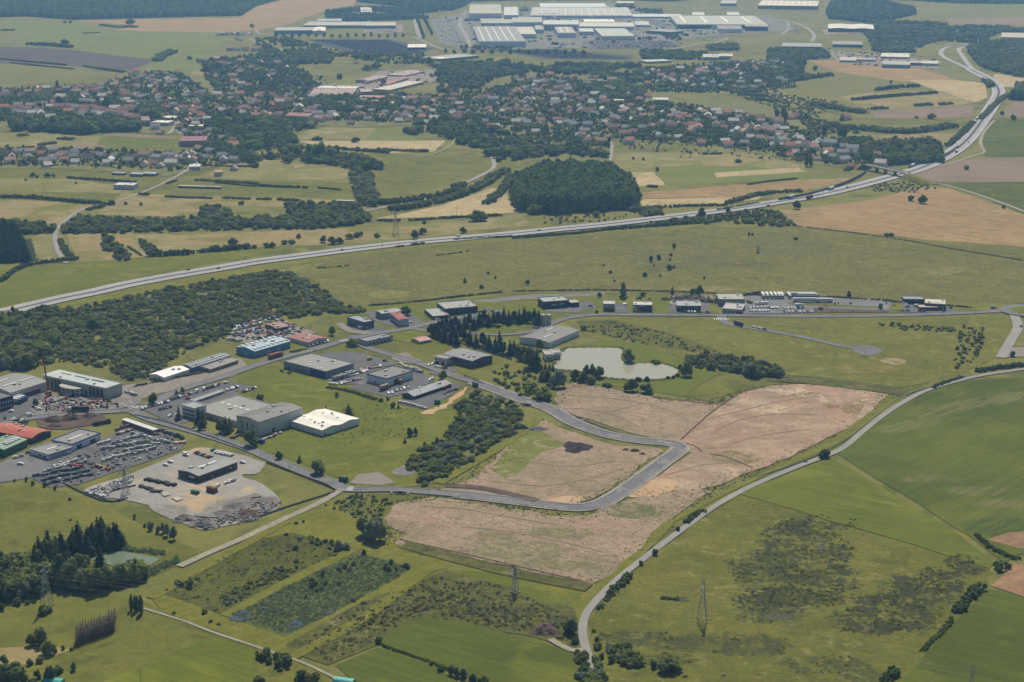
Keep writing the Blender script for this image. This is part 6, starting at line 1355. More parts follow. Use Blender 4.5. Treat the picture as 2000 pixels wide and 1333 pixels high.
hs(0,0,'in the upper left street','40,720 g;100,705 b;165,750 r;290,695 w;300,725 o;420,720 o;460,710 r;515,700 g;560,715 g;590,695 o;645,685 o;720,690 rL;790,695 g;660,735 o;870,725 o;985,750 rL;1040,755 r;1095,768 g;1230,770 g;1260,745 b;1320,790 p;1440,750 g;1500,745 b;1545,740 r;1580,748 b;1250,800 g;1470,795 p;1530,790 g;35,750 r;480,770 wL;730,800 g;800,765 wL;650,800 g;690,790 p;990,790 w;1020,812 w;640,762 w;1360,830 g')
hs(0,0,'in the street terrace','30,850 oL;90,856 r;140,850 rL;210,862 rL;300,872 r;240,835 p;400,845 w;465,850 rL;540,845 rL;600,852 gL;660,860 rL;720,855 rL;540,882 o;660,882 rL;780,872 rL;850,885 rL;900,862 wL;960,872 rL;1020,858 rL;930,892 r;300,892 g;250,895 w;170,890 g')
hs(0,0,'around the village square','1000,922 rL;1060,932 rL;960,905 rL;1295,902 p;1370,882 pL;1300,855 rL;1430,862 rL;1500,858 oL;1550,862 rL;1480,905 o;1510,885 o;1560,892 r;1400,1002 r;1440,985 r;1450,950 o;1250,1042 p;1215,1005 gL;1530,978 w;1550,1052 g;1640,1022 g;1480,940 r')
hs(0,0,'in the upper garden lane','1690,602 p;1820,602 pL;1860,572 g;1935,532 p;1850,655 g;1890,662 w;1700,750 wL;1800,742 g;1875,745 oL;1800,772 p;1960,812 g;1980,790 p;1900,855 rL;1950,858 r;1990,862 r;1860,862 r;1900,885 w;1740,865 w;1790,862 g;1700,842 b')
hs(0,0,'right of the maroon-roofed hall','1930,1002 w;1975,1012 g;1740,1082 p;1820,1112 r;1820,1152 oL;1555,1165 p;1425,1120 g;1450,1030 g')
hs(0,0,'in the new housing row','1700,270 g;1735,268 w;1770,265 g;1820,262 w;1860,266 g;1900,268 g;1950,265 w;1850,302 g;1880,312 g;1800,388 pL;1860,388 pL;1920,388 rL;1980,392 pL')
hs(0,0,'in the row below the pitch','30,1195 b;110,1205 bL;215,1225 g;330,1205 o;405,1188 g;400,1240 g;500,1218 g;585,1198 g;580,1235 g;690,1245 bL;790,1228 g;890,1228 g;860,1268 wL;1045,1235 b;1130,1228 pL;1230,1248 gL;1210,1282 r;1340,1292 wL;1400,1255 b;1450,1215 g;1510,1215 g;80,1272 pL;370,1295 w;410,1262 g;590,1272 w;1250,1305 g;1740,1235 gL;1745,1265 gL;1830,1262 gL;1830,1322 g;480,1230 p')
hs(500,0,'at the head of the winding road','20,382 p;30,482 g;170,500 pL;230,472 p;40,492 p;130,592 g;240,527 w;130,560 g;190,400 w;90,600 w')
hs(500,0,'around the church spire','40,757 r;130,747 r;170,772 r;230,792 rL;260,780 r;60,902 rL;175,905 rL;340,852 wL;440,862 rL;480,902 gL;590,905 gL;500,942 pL;560,932 p;360,785 w;440,765 wL;430,722 r;20,800 r;10,860 r;130,830 r;480,760 w')
hs(500,0,'between church and old factory','620,790 r;780,492 r;770,915 rL;830,902 r;740,965 r;990,925 oL;880,935 g;1100,905 rL;1170,905 rL;1060,795 o;1220,782 pL;1250,808 r;1330,778 rL;1420,782 r;1410,835 g;1275,892 gL;1290,928 oL;1120,948 w;1190,945 r;1380,872 w;1400,942 wL;1340,962 w')
hs(500,0,'in the hamlet between the woods','1550,757 r;1610,905 rL;1570,932 rL;1610,862 r;1720,788 rL;1800,772 rL;1760,762 r;1850,787 gL;1930,872 w;1980,872 r;1820,852 p;1880,822 g;1990,742 r;1790,952 g;1870,1002 w;1740,892 g;1840,1000 r;1660,960 p')
hs(1000,0,'in the middle village cluster','60,642 pL;160,622 g;180,662 g;130,692 g;240,652 g;300,592 oL;395,602 p;460,612 o;490,602 p;605,602 w;655,607 r;620,642 p;690,642 w;780,635 pL;730,652 g;870,642 b;20,722 p;50,712 o;110,702 g;150,732 g;200,722 r;230,702 r;290,722 o;345,702 rL;400,682 p;450,692 g;540,672 g;590,662 g;120,792 gL;30,792 r;160,782 w;230,792 r;335,795 wL;410,747 g;470,762 rL;530,782 r;570,762 r')
hs(1000,0,'in the lower middle row','20,872 r;120,852 g;140,872 p;310,882 r;440,862 rL;450,885 r;530,872 p;560,875 r;600,882 rL;640,892 g;110,975 gL;210,975 r;365,965 w;590,985 gL;640,1055 g;520,1072 g;690,1115 p;30,965 w;470,985 g')
hs(1000,0,'in the gardens right of the lane','1045,755 r;1000,785 p;765,902 r;740,945 r;800,928 gL;750,982 g;790,1008 r;890,1002 g;960,1035 r;1015,1002 g;880,1062 rL;1235,995 rL;990,865 w;1180,885 w;1090,852 r;910,1115 oL;1060,755 o')
hs(1000,0,'in the right garden suburb','1300,922 p;1430,905 p;1530,918 wL;1570,932 g;1590,882 wL;1620,892 w;1690,892 o;1770,882 w;1730,962 wL;1590,988 rL;1640,972 b;1660,1002 r;1410,990 oL;1400,1012 p;1460,1012 oL;1800,988 b;1870,988 p;1920,1002 w;1820,1045 pL;1980,1022 p;1935,932 rL;1855,912 r;1480,1128 o;1690,1142 o;1820,1132 gL;1360,985 r')
hs(1000,0,'in the upper village','1050,582 g;1160,602 pL;1240,622 p;1180,632 g;1340,632 p;1470,572 pL;1520,567 p;1490,622 g;1600,645 wL;1650,592 pL;1750,572 p;1720,477 o;1790,492 pL;1890,497 pL;1900,542 r;1960,492 g;1990,502 p;1610,547 g;1060,652 p;1140,652 g;1350,597 r;1440,582 g;1550,510 g;1250,600 r')
hs(1500,0,'at the suburb end','50,952 p;80,962 oL;180,922 o;215,917 r;20,1032 p;85,1052 p;140,1067 p;25,1092 g;100,1112 gL;220,1082 g;240,1092 w;400,1122 gL;490,1137 gL;170,1158 oL;350,1168 pL;300,1145 r;590,1152 g;655,1178 gL;720,1192 g;460,1198 oL;510,1228 g;590,1268 gL;650,1302 r;840,1228 p;880,1295 wL;610,928 rL')
hs(1500,0,'by the orange field corner','20,492 g;60,495 g;150,497 g;120,500 w')
HOUSES.sort(key=lambda t: -scl(t[1])*t[3])
far_h = []
for i, (px, py, rc, sz, place) in enumerate(HOUSES):
    p = P(px, py+2.5); v = R.choice((0, 2)) if sz > 1 else R.choice((0, 1, 1)); wc = R.choice((0, 0, 1, 2)); rz = R.choice((0, 0, 0, math.pi/2, math.pi/2, .6, -.5))+R.uniform(-.15, .15)
    if 'terrace' in place: v = 2; rz = R.uniform(-.06, .06)
    if sz > 1 and v == 1: v = 3
    AVOID.append((p.x, p.y, 8.5*sz)); AVOID.append((p.x, p.y-14, 6.5))
    s = (1.3 if sz > 1 else 1.18)*R.uniform(.92, 1.12)
    if i >= 300: far_h.append((p.x, p.y, rz, s, rc, wc, v)); continue
    w_, r_, c_, wi, L_, W_, hh, rs = house_meshes(rc, wc, v)
    o = empty('village_house', p, rz, f'{WC[wc][0]} {"large " if sz > 1 else ""}house with {HC[rc][0]} roof {place}', 'house', 'village houses'); o.scale = (s, s, s)
    obj('wall', w_, o); ro = obj('roof', r_, o); obj('chimney', c_, ro, loc=(L_*.25, .8, hh+rs-.8))
    if py > 225:
        for x in (-.28, .0, .28): obj('window', wi, o, loc=(L_*x, -W_/2-.03, 1.2))
        for y in (-.2, .2): q = obj('window', wi, o, loc=(-L_/2-.03, W_*y, 1.2)); q.rotation_euler.z = math.pi/2
FILLP = [('0,180 60,176 200,170 290,146 345,150 430,205 430,240 300,245 200,234 0,236', 90), ('385,120 500,112 500,190 440,195', 20), ('500,185 640,185 880,192 1000,200 1000,245 900,238 760,236 600,233 500,238', 70), ('1000,150 1200,168 1250,200 1200,245 1190,285 1000,262', 80), ('1190,215 1340,215 1500,240 1690,305 1680,322 1560,312 1400,280 1200,265', 85), ('1270,138 1500,122 1545,165 1470,178 1290,172', 55), ('0,295 180,297 300,303 440,295 400,315 330,328 120,325 0,325', 35)]
for s_, n_ in FILLP:
    poly = [P(x, y).to_2d() for x, y in pairs(s_)]; xs_ = [q.x for q in poly]; ys_ = [q.y for q in poly]
    gx = NR.uniform(min(xs_), max(xs_), n_*12); gy = NR.uniform(min(ys_), max(ys_), n_*12); ok_ = inside(poly, gx, gy); k_ = 0
    for x_, y_ in zip(gx[ok_], gy[ok_]):
        if any((x_-a_)**2+(y_-b_)**2 < (r_*1.5)**2 for a_, b_, r_ in AVOID): continue
        far_h.append((x_, y_, .35*math.sin(x_/170)+R.choice((0, 0, math.pi/2)), R.uniform(1.0, 1.3), R.choice('rggggppoww'), R.choice((0, 0, 1, 2)), R.choice((0, 1, 2)))); AVOID.append((x_, y_, 8)); AVOID.append((x_, y_-13, 5)); k_ += 1
        if k_ >= n_*.6: break
V = []; Fs = []; MI = []; mats = [pmat(HC[c][1], .85, var=.14, scale=.8) for c in 'orgbwp']+[pmat(w[1], .8, var=.08) for w in WC]
for x, y, rz, s, rc, wc, v in far_h:
    L_, W_, hh, rs = [(12,8.5,5.2,3.2),(10,9,3.2,3.4),(14,9,5.6,3.0),(16,8.5,3.4,2.4)][v]
    for prof, mi, ex in (([(-W_/2,0),(-W_/2,hh),(0,hh+rs-.1),(W_/2,hh),(W_/2,0)], 6+wc, 0), ([(-W_/2-.5,hh-.25),(0,hh+rs+.15),(W_/2+.5,hh-.25),(W_/2+.4,hh-.45),(0,hh+rs-.15),(-W_/2-.4,hh-.45)], 'orgbwp'.index(rc), .4)):
        v_, f_ = prism(prof, -L_/2-ex, L_/2+ex, 'x'); k = len(V); c, sn = math.cos(rz), math.sin(rz)
        V += [(x+s*(a*c-b*sn), y+s*(a*sn+b*c), z*s) for a, b, z in v_]; Fs += [tuple(q+k for q in f) for f in f_]; MI += [mi]*len(f_)
if V:
    o = obj('distant_houses', mesh('distant_houses', V, Fs, mats, MI), kind='stuff'); o['label'] = 'small distant houses of the upper village, too far to tell apart'
# ---------------------------------------------------------------- masses of far parked cars
def car_block(name, label, rows, cols, step=3.0):
    """rows: picture lines; each line filled with small parked cars"""
    pl = []; V1, F1 = boxv(-1.0,-2.1,.3,1.0,2.1,.95); V2, F2 = boxv(-.85,-1.3,.95,.85,1.0,1.45)
    Vq = np.array(V1+V2); Q = np.array([list(f) for f in F1]+[[i+8 for i in f] for f in F2]); mats = [pmat(CARC[c][1], .25, var=.03, spec=.6) for c in 'wskgbr']
    for s in rows:
        pts = pairs(s); a, b = P(*pts[0]), P(*pts[1]); n = int((b-a).length/step); ang = math.atan2((b-a).y, (b-a).x)
        for i in range(n):
            if R.random() < .08: continue
            q = a+(b-a)*(i/max(1, n-1)); pl.append((0, q.x, q.y, .5, ang, 1, 1, 1, 'wskgbr'.index(R.choice(cols))))
    V_, Q_, MI_ = mergeq([(Vq, Q)], pl); o = obj(name, quadmesh(name, V_, Q_, mats, MI_), kind='stuff'); o['label'] = label
def lerp_rows(s0, s1, n):
    a, b = pairs(s0), pairs(s1); out = []
    for i in range(n):
        t = i/max(1, n-1); out.append(' '.join(f'{a[k][0]+(b[k][0]-a[k][0])*t},{a[k][1]+(b[k][1]-a[k][1])*t}' for k in (0, 1)))
    return out
car_block('car_compound', 'dense rows of black new cars in the far compound left of the plant', lerp_rows('610,79 758,79', '720,104 828,104', 22), 'kkkkkg', 2.3)
car_block('car_compound', 'dense rows of black new cars in the long compound below the plant', lerp_rows('975,100 1080,98', '1080,114 1232,115', 14), 'kkkkg', 2.3)
car_block('staff_car_park', 'rows of glittering staff cars in front of the plant', lerp_rows('1146,81 1300,81', '1165,96 1330,92', 9), 'wwswkgbrs', 2.8)
car_block('staff_car_park', 'rows of staff cars in the left front of the plant', lerp_rows('900,97 1000,98', '905,102 1140,101', 3)+lerp_rows('1080,94 1120,96','1085,100 1135,101',3), 'wwskgbr', 3.2)
car_block('works_trailers', 'rows of trailers and cars between the plant halls', lerp_rows('848,40 868,82','880,40 900,84',6)+lerp_rows('1228,34 1288,54','1262,30 1310,52',5)+lerp_rows('1262,62 1320,76','1290,58 1330,72',4), 'wsgkw', 4)
car_block('works_trailers', 'rows of cars on the far right plant car parks', lerp_rows('1230,12 1297,13','1232,15 1296,17',2)+lerp_rows('1360,74 1395,75','1362,77 1398,79',2)+lerp_rows('1540,52 1566,53','1541,66 1560,67',5), 'wwsk', 3)
car_block('warehouse_car_park', 'rows of cars in front of the far warehouses', lerp_rows('712,58 778,57','716,65 774,62',3)+lerp_rows('770,180 798,183','765,186 790,188',4), 'wwskb', 3)
car_block('business_park_cars', 'cars and vans around the small business park', lerp_rows('1622,64 1712,66','1624,66 1712,67',2)+lerp_rows('1655,108 1720,112','1680,124 1725,126',3)+lerp_rows('1782,108 1800,112','1745,114 1770,116',2)+['1490,18 1550,22','1600,98 1625,96'], 'wwskgr', 4)
car_block('cemetery_graves', 'small grey gravestones of the cemetery near the church', lerp_rows('515,157 612,162','522,166 640,170',6), 'sgk', 3.4)
# ================================================================ vegetation masses
wood('forest_canopy','-400,-18 640,-18 560,-4 500,12 470,31 300,35 140,39 60,33 -400,40','forest',17,24,9.5,.95)
wood('forest_canopy','700,-16 915,-16 925,1 905,14 880,22 790,14 700,5','forest',13,20,9,.95)
wood('forest_canopy','635,26 700,18 790,18 880,25 918,26 912,34 780,40 640,44','forest',10,17,9,.95,.75)
wood('forest_canopy','915,-16 2380,-16 2380,9 1880,8 1780,2 1620,-2 1480,0 1410,-4 1310,4 1200,1 1000,2 920,4','forest',12,18,9.5,.95,.8)
wood('forest_canopy','1622,8 1700,1 1785,20 1790,28 1750,38 1690,45 1620,38 1615,25','forest',12,20,9,.95)
wood('riverside_wood','1690,42 1800,45 1870,52 2000,56 2380,56 2380,64 1950,66 1930,78 1900,86 1840,80 1800,90 1775,104 1710,100 1690,72','wood',9,14,9,1.1,.8,clump=40)
wood('riverside_wood','1890,95 1920,84 2380,82 2380,160 1990,152 1950,142 1915,132 1895,110','wood',10,15,9,1.1,.85)
wood('riverside_wood','1985,168 2380,170 2380,198 1978,196','wood',10,15,9,1.1)
wood('green_belt_wood','850,130 900,126 960,125 1000,127 1240,130 1275,137 1300,148 1240,164 1200,160 1130,148 1030,142 960,155 900,158 850,150','wood',7,16,9,1.15,.9,clump=45)
wood('green_belt_wood','1130,168 1210,163 1262,178 1255,195 1180,195 1150,180','wood',9,14,8,1.1)
wood('green_belt_wood','500,78 560,75 640,95 700,106 820,108 850,125 780,128 700,118 650,112 560,95','wood',7,12,10,1.1,.55,clump=30)
wood('green_belt_wood','535,102 640,102 650,118 645,125 560,128 548,118','wood',9,14,9,1.1,.8)
wood('green_belt_wood','870,125 1000,120 1000,140 960,160 900,190 860,200 850,170','wood',8,14,10,1.1,.7,clump=35)
wood('green_belt_wood','1380,92 1440,88 1440,100 1385,100','wood',8,12,8,1.1,.8)
wood('green_belt_wood','1250,100 1380,104 1370,118 1255,116','wood',7,12,9,1.1,.6)
wood('green_belt_wood','1500,98 1610,98 1620,115 1500,122','wood',8,13,9,1.1,.7)
wood('green_belt_wood','1700,98 1770,94 1790,104 1720,104','wood',8,13,8,1.1,.8)
wood('green_belt_wood','1500,108 1570,115 1570,150 1640,150 1545,160 1500,150','wood',8,12,9,1.1,.7)
wood('valley_wood','870,212 930,218 960,250 1000,268 1005,305 970,318 945,295 890,280 850,262 800,265 790,250 850,240','wood',7,15,8.5,1.1,.9,clump=32)
wood('valley_wood','440,245 500,238 560,260 590,296 570,320 500,328 440,302','wood',8,16,9,1.1,.85,clump=30)
wood('valley_wood','500,205 560,240 620,250 560,262 500,240','wood',9,14,9,1.1,.6)
wood('valley_wood','600,292 640,300 720,315 755,332 700,338 640,322 590,318','wood',8,15,9,1.1,.8)
wood('valley_wood','690,345 720,345 735,385 735,405 705,405 695,375','willow',7,13,8,1.1,.9)
wood('valley_wood','995,268 1060,285 1190,300 1180,308 1060,305 1000,318','wood',8,13,9,1.1,.75)
wood('village_wood','20,246 145,240 260,240 275,258 145,262 30,256','wood',12,19,9,1.0,.85)
wood('village_wood','55,190 110,185 115,205 65,208','wood',10,15,9,1.0)
wood('village_wood','270,208 320,208 320,235 275,232','wood',12,16,9,1.0)
wood('village_wood','630,190 790,188 780,215 640,225 600,205','wood',9,15,9,1.0,.7)
wood('village_wood','1660,285 1830,280 1840,318 1720,325 1680,312','wood',9,17,8,1.0,.8)
wood('village_wood','1280,215 1420,222 1500,262 1420,275 1290,262','town',6,11,9,1.0,.5)
wood('village_wood','1500,265 1700,285 1690,300 1560,275','wood',8,13,9,1.0,.6)
# poplar plantation: planted rows
wood('poplar_plantation','1005,368 1060,345 1120,341 1185,345 1228,368 1246,395 1232,409 1160,413 1080,418 1010,410 1000,390','plantation',20,28,6.2,1.5,rows=12)
# scrub woods round the estate
wood('scrub_wood','-300,640 60,618 150,602 260,577 350,562 430,547 520,530 560,532 620,562 660,590 700,602 708,612 640,612 560,628 520,622 470,635 440,660 350,690 300,735 250,745 215,725 130,705 60,722 -300,728','scrub',1.8,5.6,4.8,1.25,.97,clump=10,cth=-.62)
wood('scrub_wood','-300,655 100,620 260,590 430,560 560,545 640,590 600,612 520,615 440,650 300,725 215,718 130,700 -300,715','lowscrub',1.5,3.5,5.5,1.1,.5)
wood('scrub_wood','-300,640 40,622 110,612 120,650 90,700 60,722 -300,728','wood',9,14,6.5,1.05,.9)
wood('scrub_wood','1010,850 980,862 940,885 900,915 850,945 825,950 812,930 815,880 868,858 885,830 895,795 920,768 955,778 1005,793 1028,815','scrub',1.8,5.6,4.2,1.15,.95,clump=8,cth=-.7)
wood('scrub_wood','790,898 812,890 812,922 790,918','scrub',3,5,4.5)
wood('scrub_wood','950,735 990,715 1040,735 1095,750 1060,785 1010,775','scrub',2,4,5.5,1.0,.6)
wood('scrub_wood','1335,712 1340,700 1380,693 1450,702 1530,722 1530,738 1470,738 1400,722 1345,720','scrub',3,6.5,5,1.0,.9)
wood('low_scrub','1125,640 1200,630 1300,652 1400,688 1350,690 1230,668 1150,650','lowscrub',1.2,2.6,4.5,1.0,.55)
wood('low_scrub','1718,634 1760,632 1870,645 1868,650 1780,648 1725,642','lowscrub',2,4,5,1.0,.8)
wood('low_scrub','1870,640 1920,638 1922,665 1905,705 1870,722 1862,705 1875,680','lowscrub',2,4,5,1.0,.6)
wood('low_scrub','1180,582 1400,580 1480,595 1400,596 1300,588','lowscrub',2,4.5,6,1.0,.45)
wood('low_scrub','1500,596 1700,590 1900,606 1900,612 1860,606 1700,595','lowscrub',1.5,3,6,1.0,.3)
wood('scrub_wood','1255,440 1350,427 1430,418 1500,411 1530,424 1555,440 1540,446 1420,436 1320,440','scrub',3.5,7,7,1.0,.8)
wood('scrub_wood','1040,425 1120,422 1220,420 1300,412 1230,428 1150,436 1060,438','lowscrub',2,5,7,1.0,.4)
wood('scrub_wood','1230,408 1290,410 1300,422 1250,424','scrub',5,8,7)
wood('scrub_wood','1680,368 1790,352 1830,370 1780,378 1700,376','lowscrub',2,4,7,1.0,.6)
wood('river_thicket','118,452 155,425 200,430 300,434 390,430 395,412 415,403 455,414 450,430 520,430 580,420 640,408 690,403 730,430 700,441 600,449 500,449 380,451 250,456 120,458','scrub',5,10,7.5,1.0,.92)
wood('river_thicket','560,405 690,402 715,428 640,440 570,438','wood',8,13,8,1.0,.8)
wood('dark_spruce_wood','-300,440 30,455 60,512 -300,520','spruce',14,18,5.5,1.3)
wood('river_thicket','-300,430 35,440 110,448 110,458 50,458 -300,452','wood',8,12,7,1.1)
wood('river_thicket','60,470 75,512 50,512 40,470','reed',2,3,3.5)
wood('orchard_bushes','195,468 235,480 260,508 235,512 205,490','scrub',4,6,6,1.0,.8)
wood('orchard_bushes','268,468 300,480 308,498 285,498','scrub',3,6,6,1.0,.8)
# estate lower left dark woods
wood('dark_spruce_wood','62,1098 110,1078 160,1060 205,1048 232,1058 234,1075 190,1082 145,1094 110,1120 70,1125','spruce',11,16.5,4.8,1.35)
wood('dark_wood','-300,1130 60,1110 85,1128 100,1150 60,1172 -300,1185','wood',11,16,5.5,1.05)
wood('low_scrub','20,1185 60,1165 95,1160 90,1172 60,1185','scrub',2,4,4,1.0,.8)
wood('reed_bank','158,1086 190,1070 225,1068 320,1080 322,1086 225,1076 195,1076 168,1090','reed',1.5,2.6,1.8)
wood('reed_bank','270,1124 345,1092 352,1098 280,1132','reed',1.8,2.8,1.6)
wood('reed_bed_plants','450,1205 560,1147 700,1084 800,1110 775,1130 640,1203 560,1240','reed',.8,1.6,2.1,1.5,.9)
wood('reed_willows','560,1160 640,1120 680,1150 600,1175','willow',3,5.5,5.5,.8,.5)
wood('reed_willows','750,1098 800,1110 780,1125 740,1112','willow',3,5,5,.8,.6)
wood('reed_willows','650,1110 700,1092 720,1105 670,1125','willow',2.5,4.5,5,.8,.5)
wood('basin_shrubs','320,1155 360,1130 400,1135 340,1168','lowscrub',1.5,3.5,4,1.0,.5)
wood('basin_shrubs','430,1165 540,1110 600,1090 560,1130 460,1180 410,1200','lowscrub',1.0,2.8,2.9,1.1,.95,clump=9,cth=-.1)
wood('basin_shrubs','320,1158 480,1065 570,1046 680,1068 640,1090 500,1165 430,1195','weeds',.6,1.6,3.4,1.2,.5)
wood('basin_shrubs','550,1045 640,1062 685,1068 660,1078 600,1062','lowscrub',2,4,4,1.0,.6)
wood('bramble_scrub','580,1262 700,1185 850,1130 960,1140 1080,1190 1130,1215 1120,1258 1040,1240 820,1203 760,1235 720,1262 640,1295','weeds',.7,1.7,3.1,1.2,.75)
wood('bramble_scrub','690,1205 860,1160 1000,1190 1090,1225 1100,1240 900,1205 820,1195 700,1240','weeds',1,2.2,3,1.2,.6)
wood('bramble_scrub','630,990 700,965 770,980 745,1010 700,1015','lowscrub',1,2.6,3.4,1.0,.75)
wood('weed_tufts','640,800 720,790 800,800 840,830 760,860 650,870 620,865','weeds',.5,1.1,3.4,1.2,.5)
wood('weed_tufts','760,1030 900,985 1130,1015 1380,965 1300,1020 1160,1135 1000,1105 800,1060','weeds',.35,.8,2.6,1.2,.45)
wood('weed_tufts','1090,790 1125,755 1380,790 1330,855 1200,840','weeds',.3,.7,3.2,1.2,.35)
wood('weed_tufts','1360,900 1500,900 1500,925 1380,955 1240,965 1300,920','weeds',.3,.7,3,1.2,.35)
wood('weed_tufts','1440,780 1560,755 1700,765 1600,850 1480,900 1380,880','weeds',.25,.55,4.5,1.2,.25)
wood('pasture_tufts','1170,1220 1280,1085 1440,975 1560,1000 1930,1118 1740,1330 1200,1330','weeds',.3,.7,6,1.3,.4)
wood('pasture_tufts','640,540 900,480 1300,450 1740,468 2000,505 2000,600 1700,582 1100,570 720,590','weeds',.4,1.0,9,1.3,.3)
wood('pasture_tufts','0,600 250,545 560,485 600,490 420,515 250,550 0,606','weeds',.4,.9,6,1.3,.3)
wood('brook_scrub','1190,1296 1185,1262 1215,1265 1262,1285 1262,1302 1230,1308','scrub',3,6,4.2)
wood('brook_scrub','1120,1275 1140,1285 1165,1333 1180,1390 1140,1380 1125,1320','scrub',3,5.5,4)
wood('brook_scrub','1160,1230 1170,1270 1190,1333 1200,1390 1185,1390 1160,1300','scrub',2.5,5,4)
tufts_in('rush_tufts',RB,'weeds',.6,1.3,2.6,1.5,.1)
tufts_in('rush_tufts',RB2,'weeds',.6,1.3,2.4,1.5,.1)
tufts_in('rush_tufts',RB3,'weeds',.5,1.1,2.8,1.5,.2)
wood('dark_wood','108,1152 130,1120 180,1130 190,1140 270,1125 268,1136 205,1150 150,1156','wood',11,15,5.5,1.0,.9)
for s_ in ('1000,60 1060,62 1060,70 1000,72','1075,62 1090,62 1088,78 1070,76','1045,70 1065,66 1075,80 1050,82','1125,66 1160,60 1170,80 1130,78','1240,66 1262,66 1275,80 1245,80','955,42 1000,44 1000,50 955,50','900,92 935,94 1000,95 1000,98 900,97','1200,12 1240,12 1240,18 1200,18','1290,62 1330,72 1330,80 1300,78','980,28 1032,20 1034,28 985,36','1240,20 1290,20 1300,34 1250,34'):
    wood('plant_trees', s_, 'town', 6, 12, 9, 1.0, .6)
for s_ in ('1085,790 1125,752 1180,762 1300,782 1385,790','1385,790 1440,770 1560,750 1700,765 1735,775','1735,775 1620,855 1470,920 1360,960 1240,965','760,1030 780,1065 1000,1110 1160,1140','1160,1140 1300,1020 1390,960','770,985 860,975 1000,995 1130,1012 1200,985','860,960 930,930 980,880 1040,825','960,975 1050,992 1140,980 1190,955 1290,878'):
    q_ = cr([P(a, b) for a, b in pairs(s_)], False, 60); xy = np.array([(v.x, v.y) for v in q_ for _ in range(3)]); xy = xy+NR.normal(0, 4.5, xy.shape); xy = xy[NR.uniform(0, 1, len(xy)) < .6]
    mass_points('margin_weeds', np.concatenate([xy, np.zeros((len(xy), 1))], 1), NR.uniform(.3, .9, len(xy)), 'weeds', 1.6)
wood('orchard_trees','1200,268 1400,280 1560,300 1560,318 1400,305 1200,292','town',3,6,11,1.1,.4)
wood('orchard_trees','460,130 560,140 640,155 640,180 500,150','town',3,6,11,1.1,.4)
wood('orchard_trees','1440,160 1560,190 1640,200 1600,230 1520,215 1440,190','lowscrub',2.5,6,9,1.2,.5)
wood('orchard_trees','1560,230 1640,240 1680,262 1580,262','scrub',3,7,8,1.2,.6)
q_ = cr([P(a, b) for a, b in pairs('1078,722 1092,702 1100,685 1122,681 1200,680 1216,684 1226,710 1290,711 1326,724 1310,739 1270,744 1225,743 1175,738 1140,729 1100,724')], True, 14); xy = np.array([(v.x, v.y) for v in q_ for _ in range(2)]); xy = xy+NR.normal(0, .8, xy.shape)
mass_points('pond_reeds', np.concatenate([xy, np.zeros((len(xy), 1))], 1), NR.uniform(.6, 1.6, len(xy)), 'weeds', 1.0)
# gardens of the village
for s, d in (('-300,185 60,175 200,168 290,142 350,142 430,200 500,200 520,260 450,300 420,262 345,240 300,250 200,236 -300,240',.62),
             ('500,75 560,110 640,180 880,190 1000,165 1000,250 930,262 900,240 760,240 600,235 500,240',.55), ('385,118 500,110 500,200 440,200 400,150',.55),
             ('1000,145 1200,165 1260,200 1200,250 1190,290 1000,270',.6), ('1190,200 1340,205 1500,235 1700,300 1690,325 1560,318 1400,285 1200,272',.62), ('1240,135 1500,120 1560,170 1470,185 1260,180',.6),
             ('-300,290 180,292 300,300 450,290 500,310 380,330 330,335 120,325 -300,330',.5), ('340,250 500,225 520,260 450,300 400,300',.55)):
    wood('garden_trees', s, 'town', 3.5, 10.5, 7.6, 1.15, d*1.25, clump=24, cth=-.6)
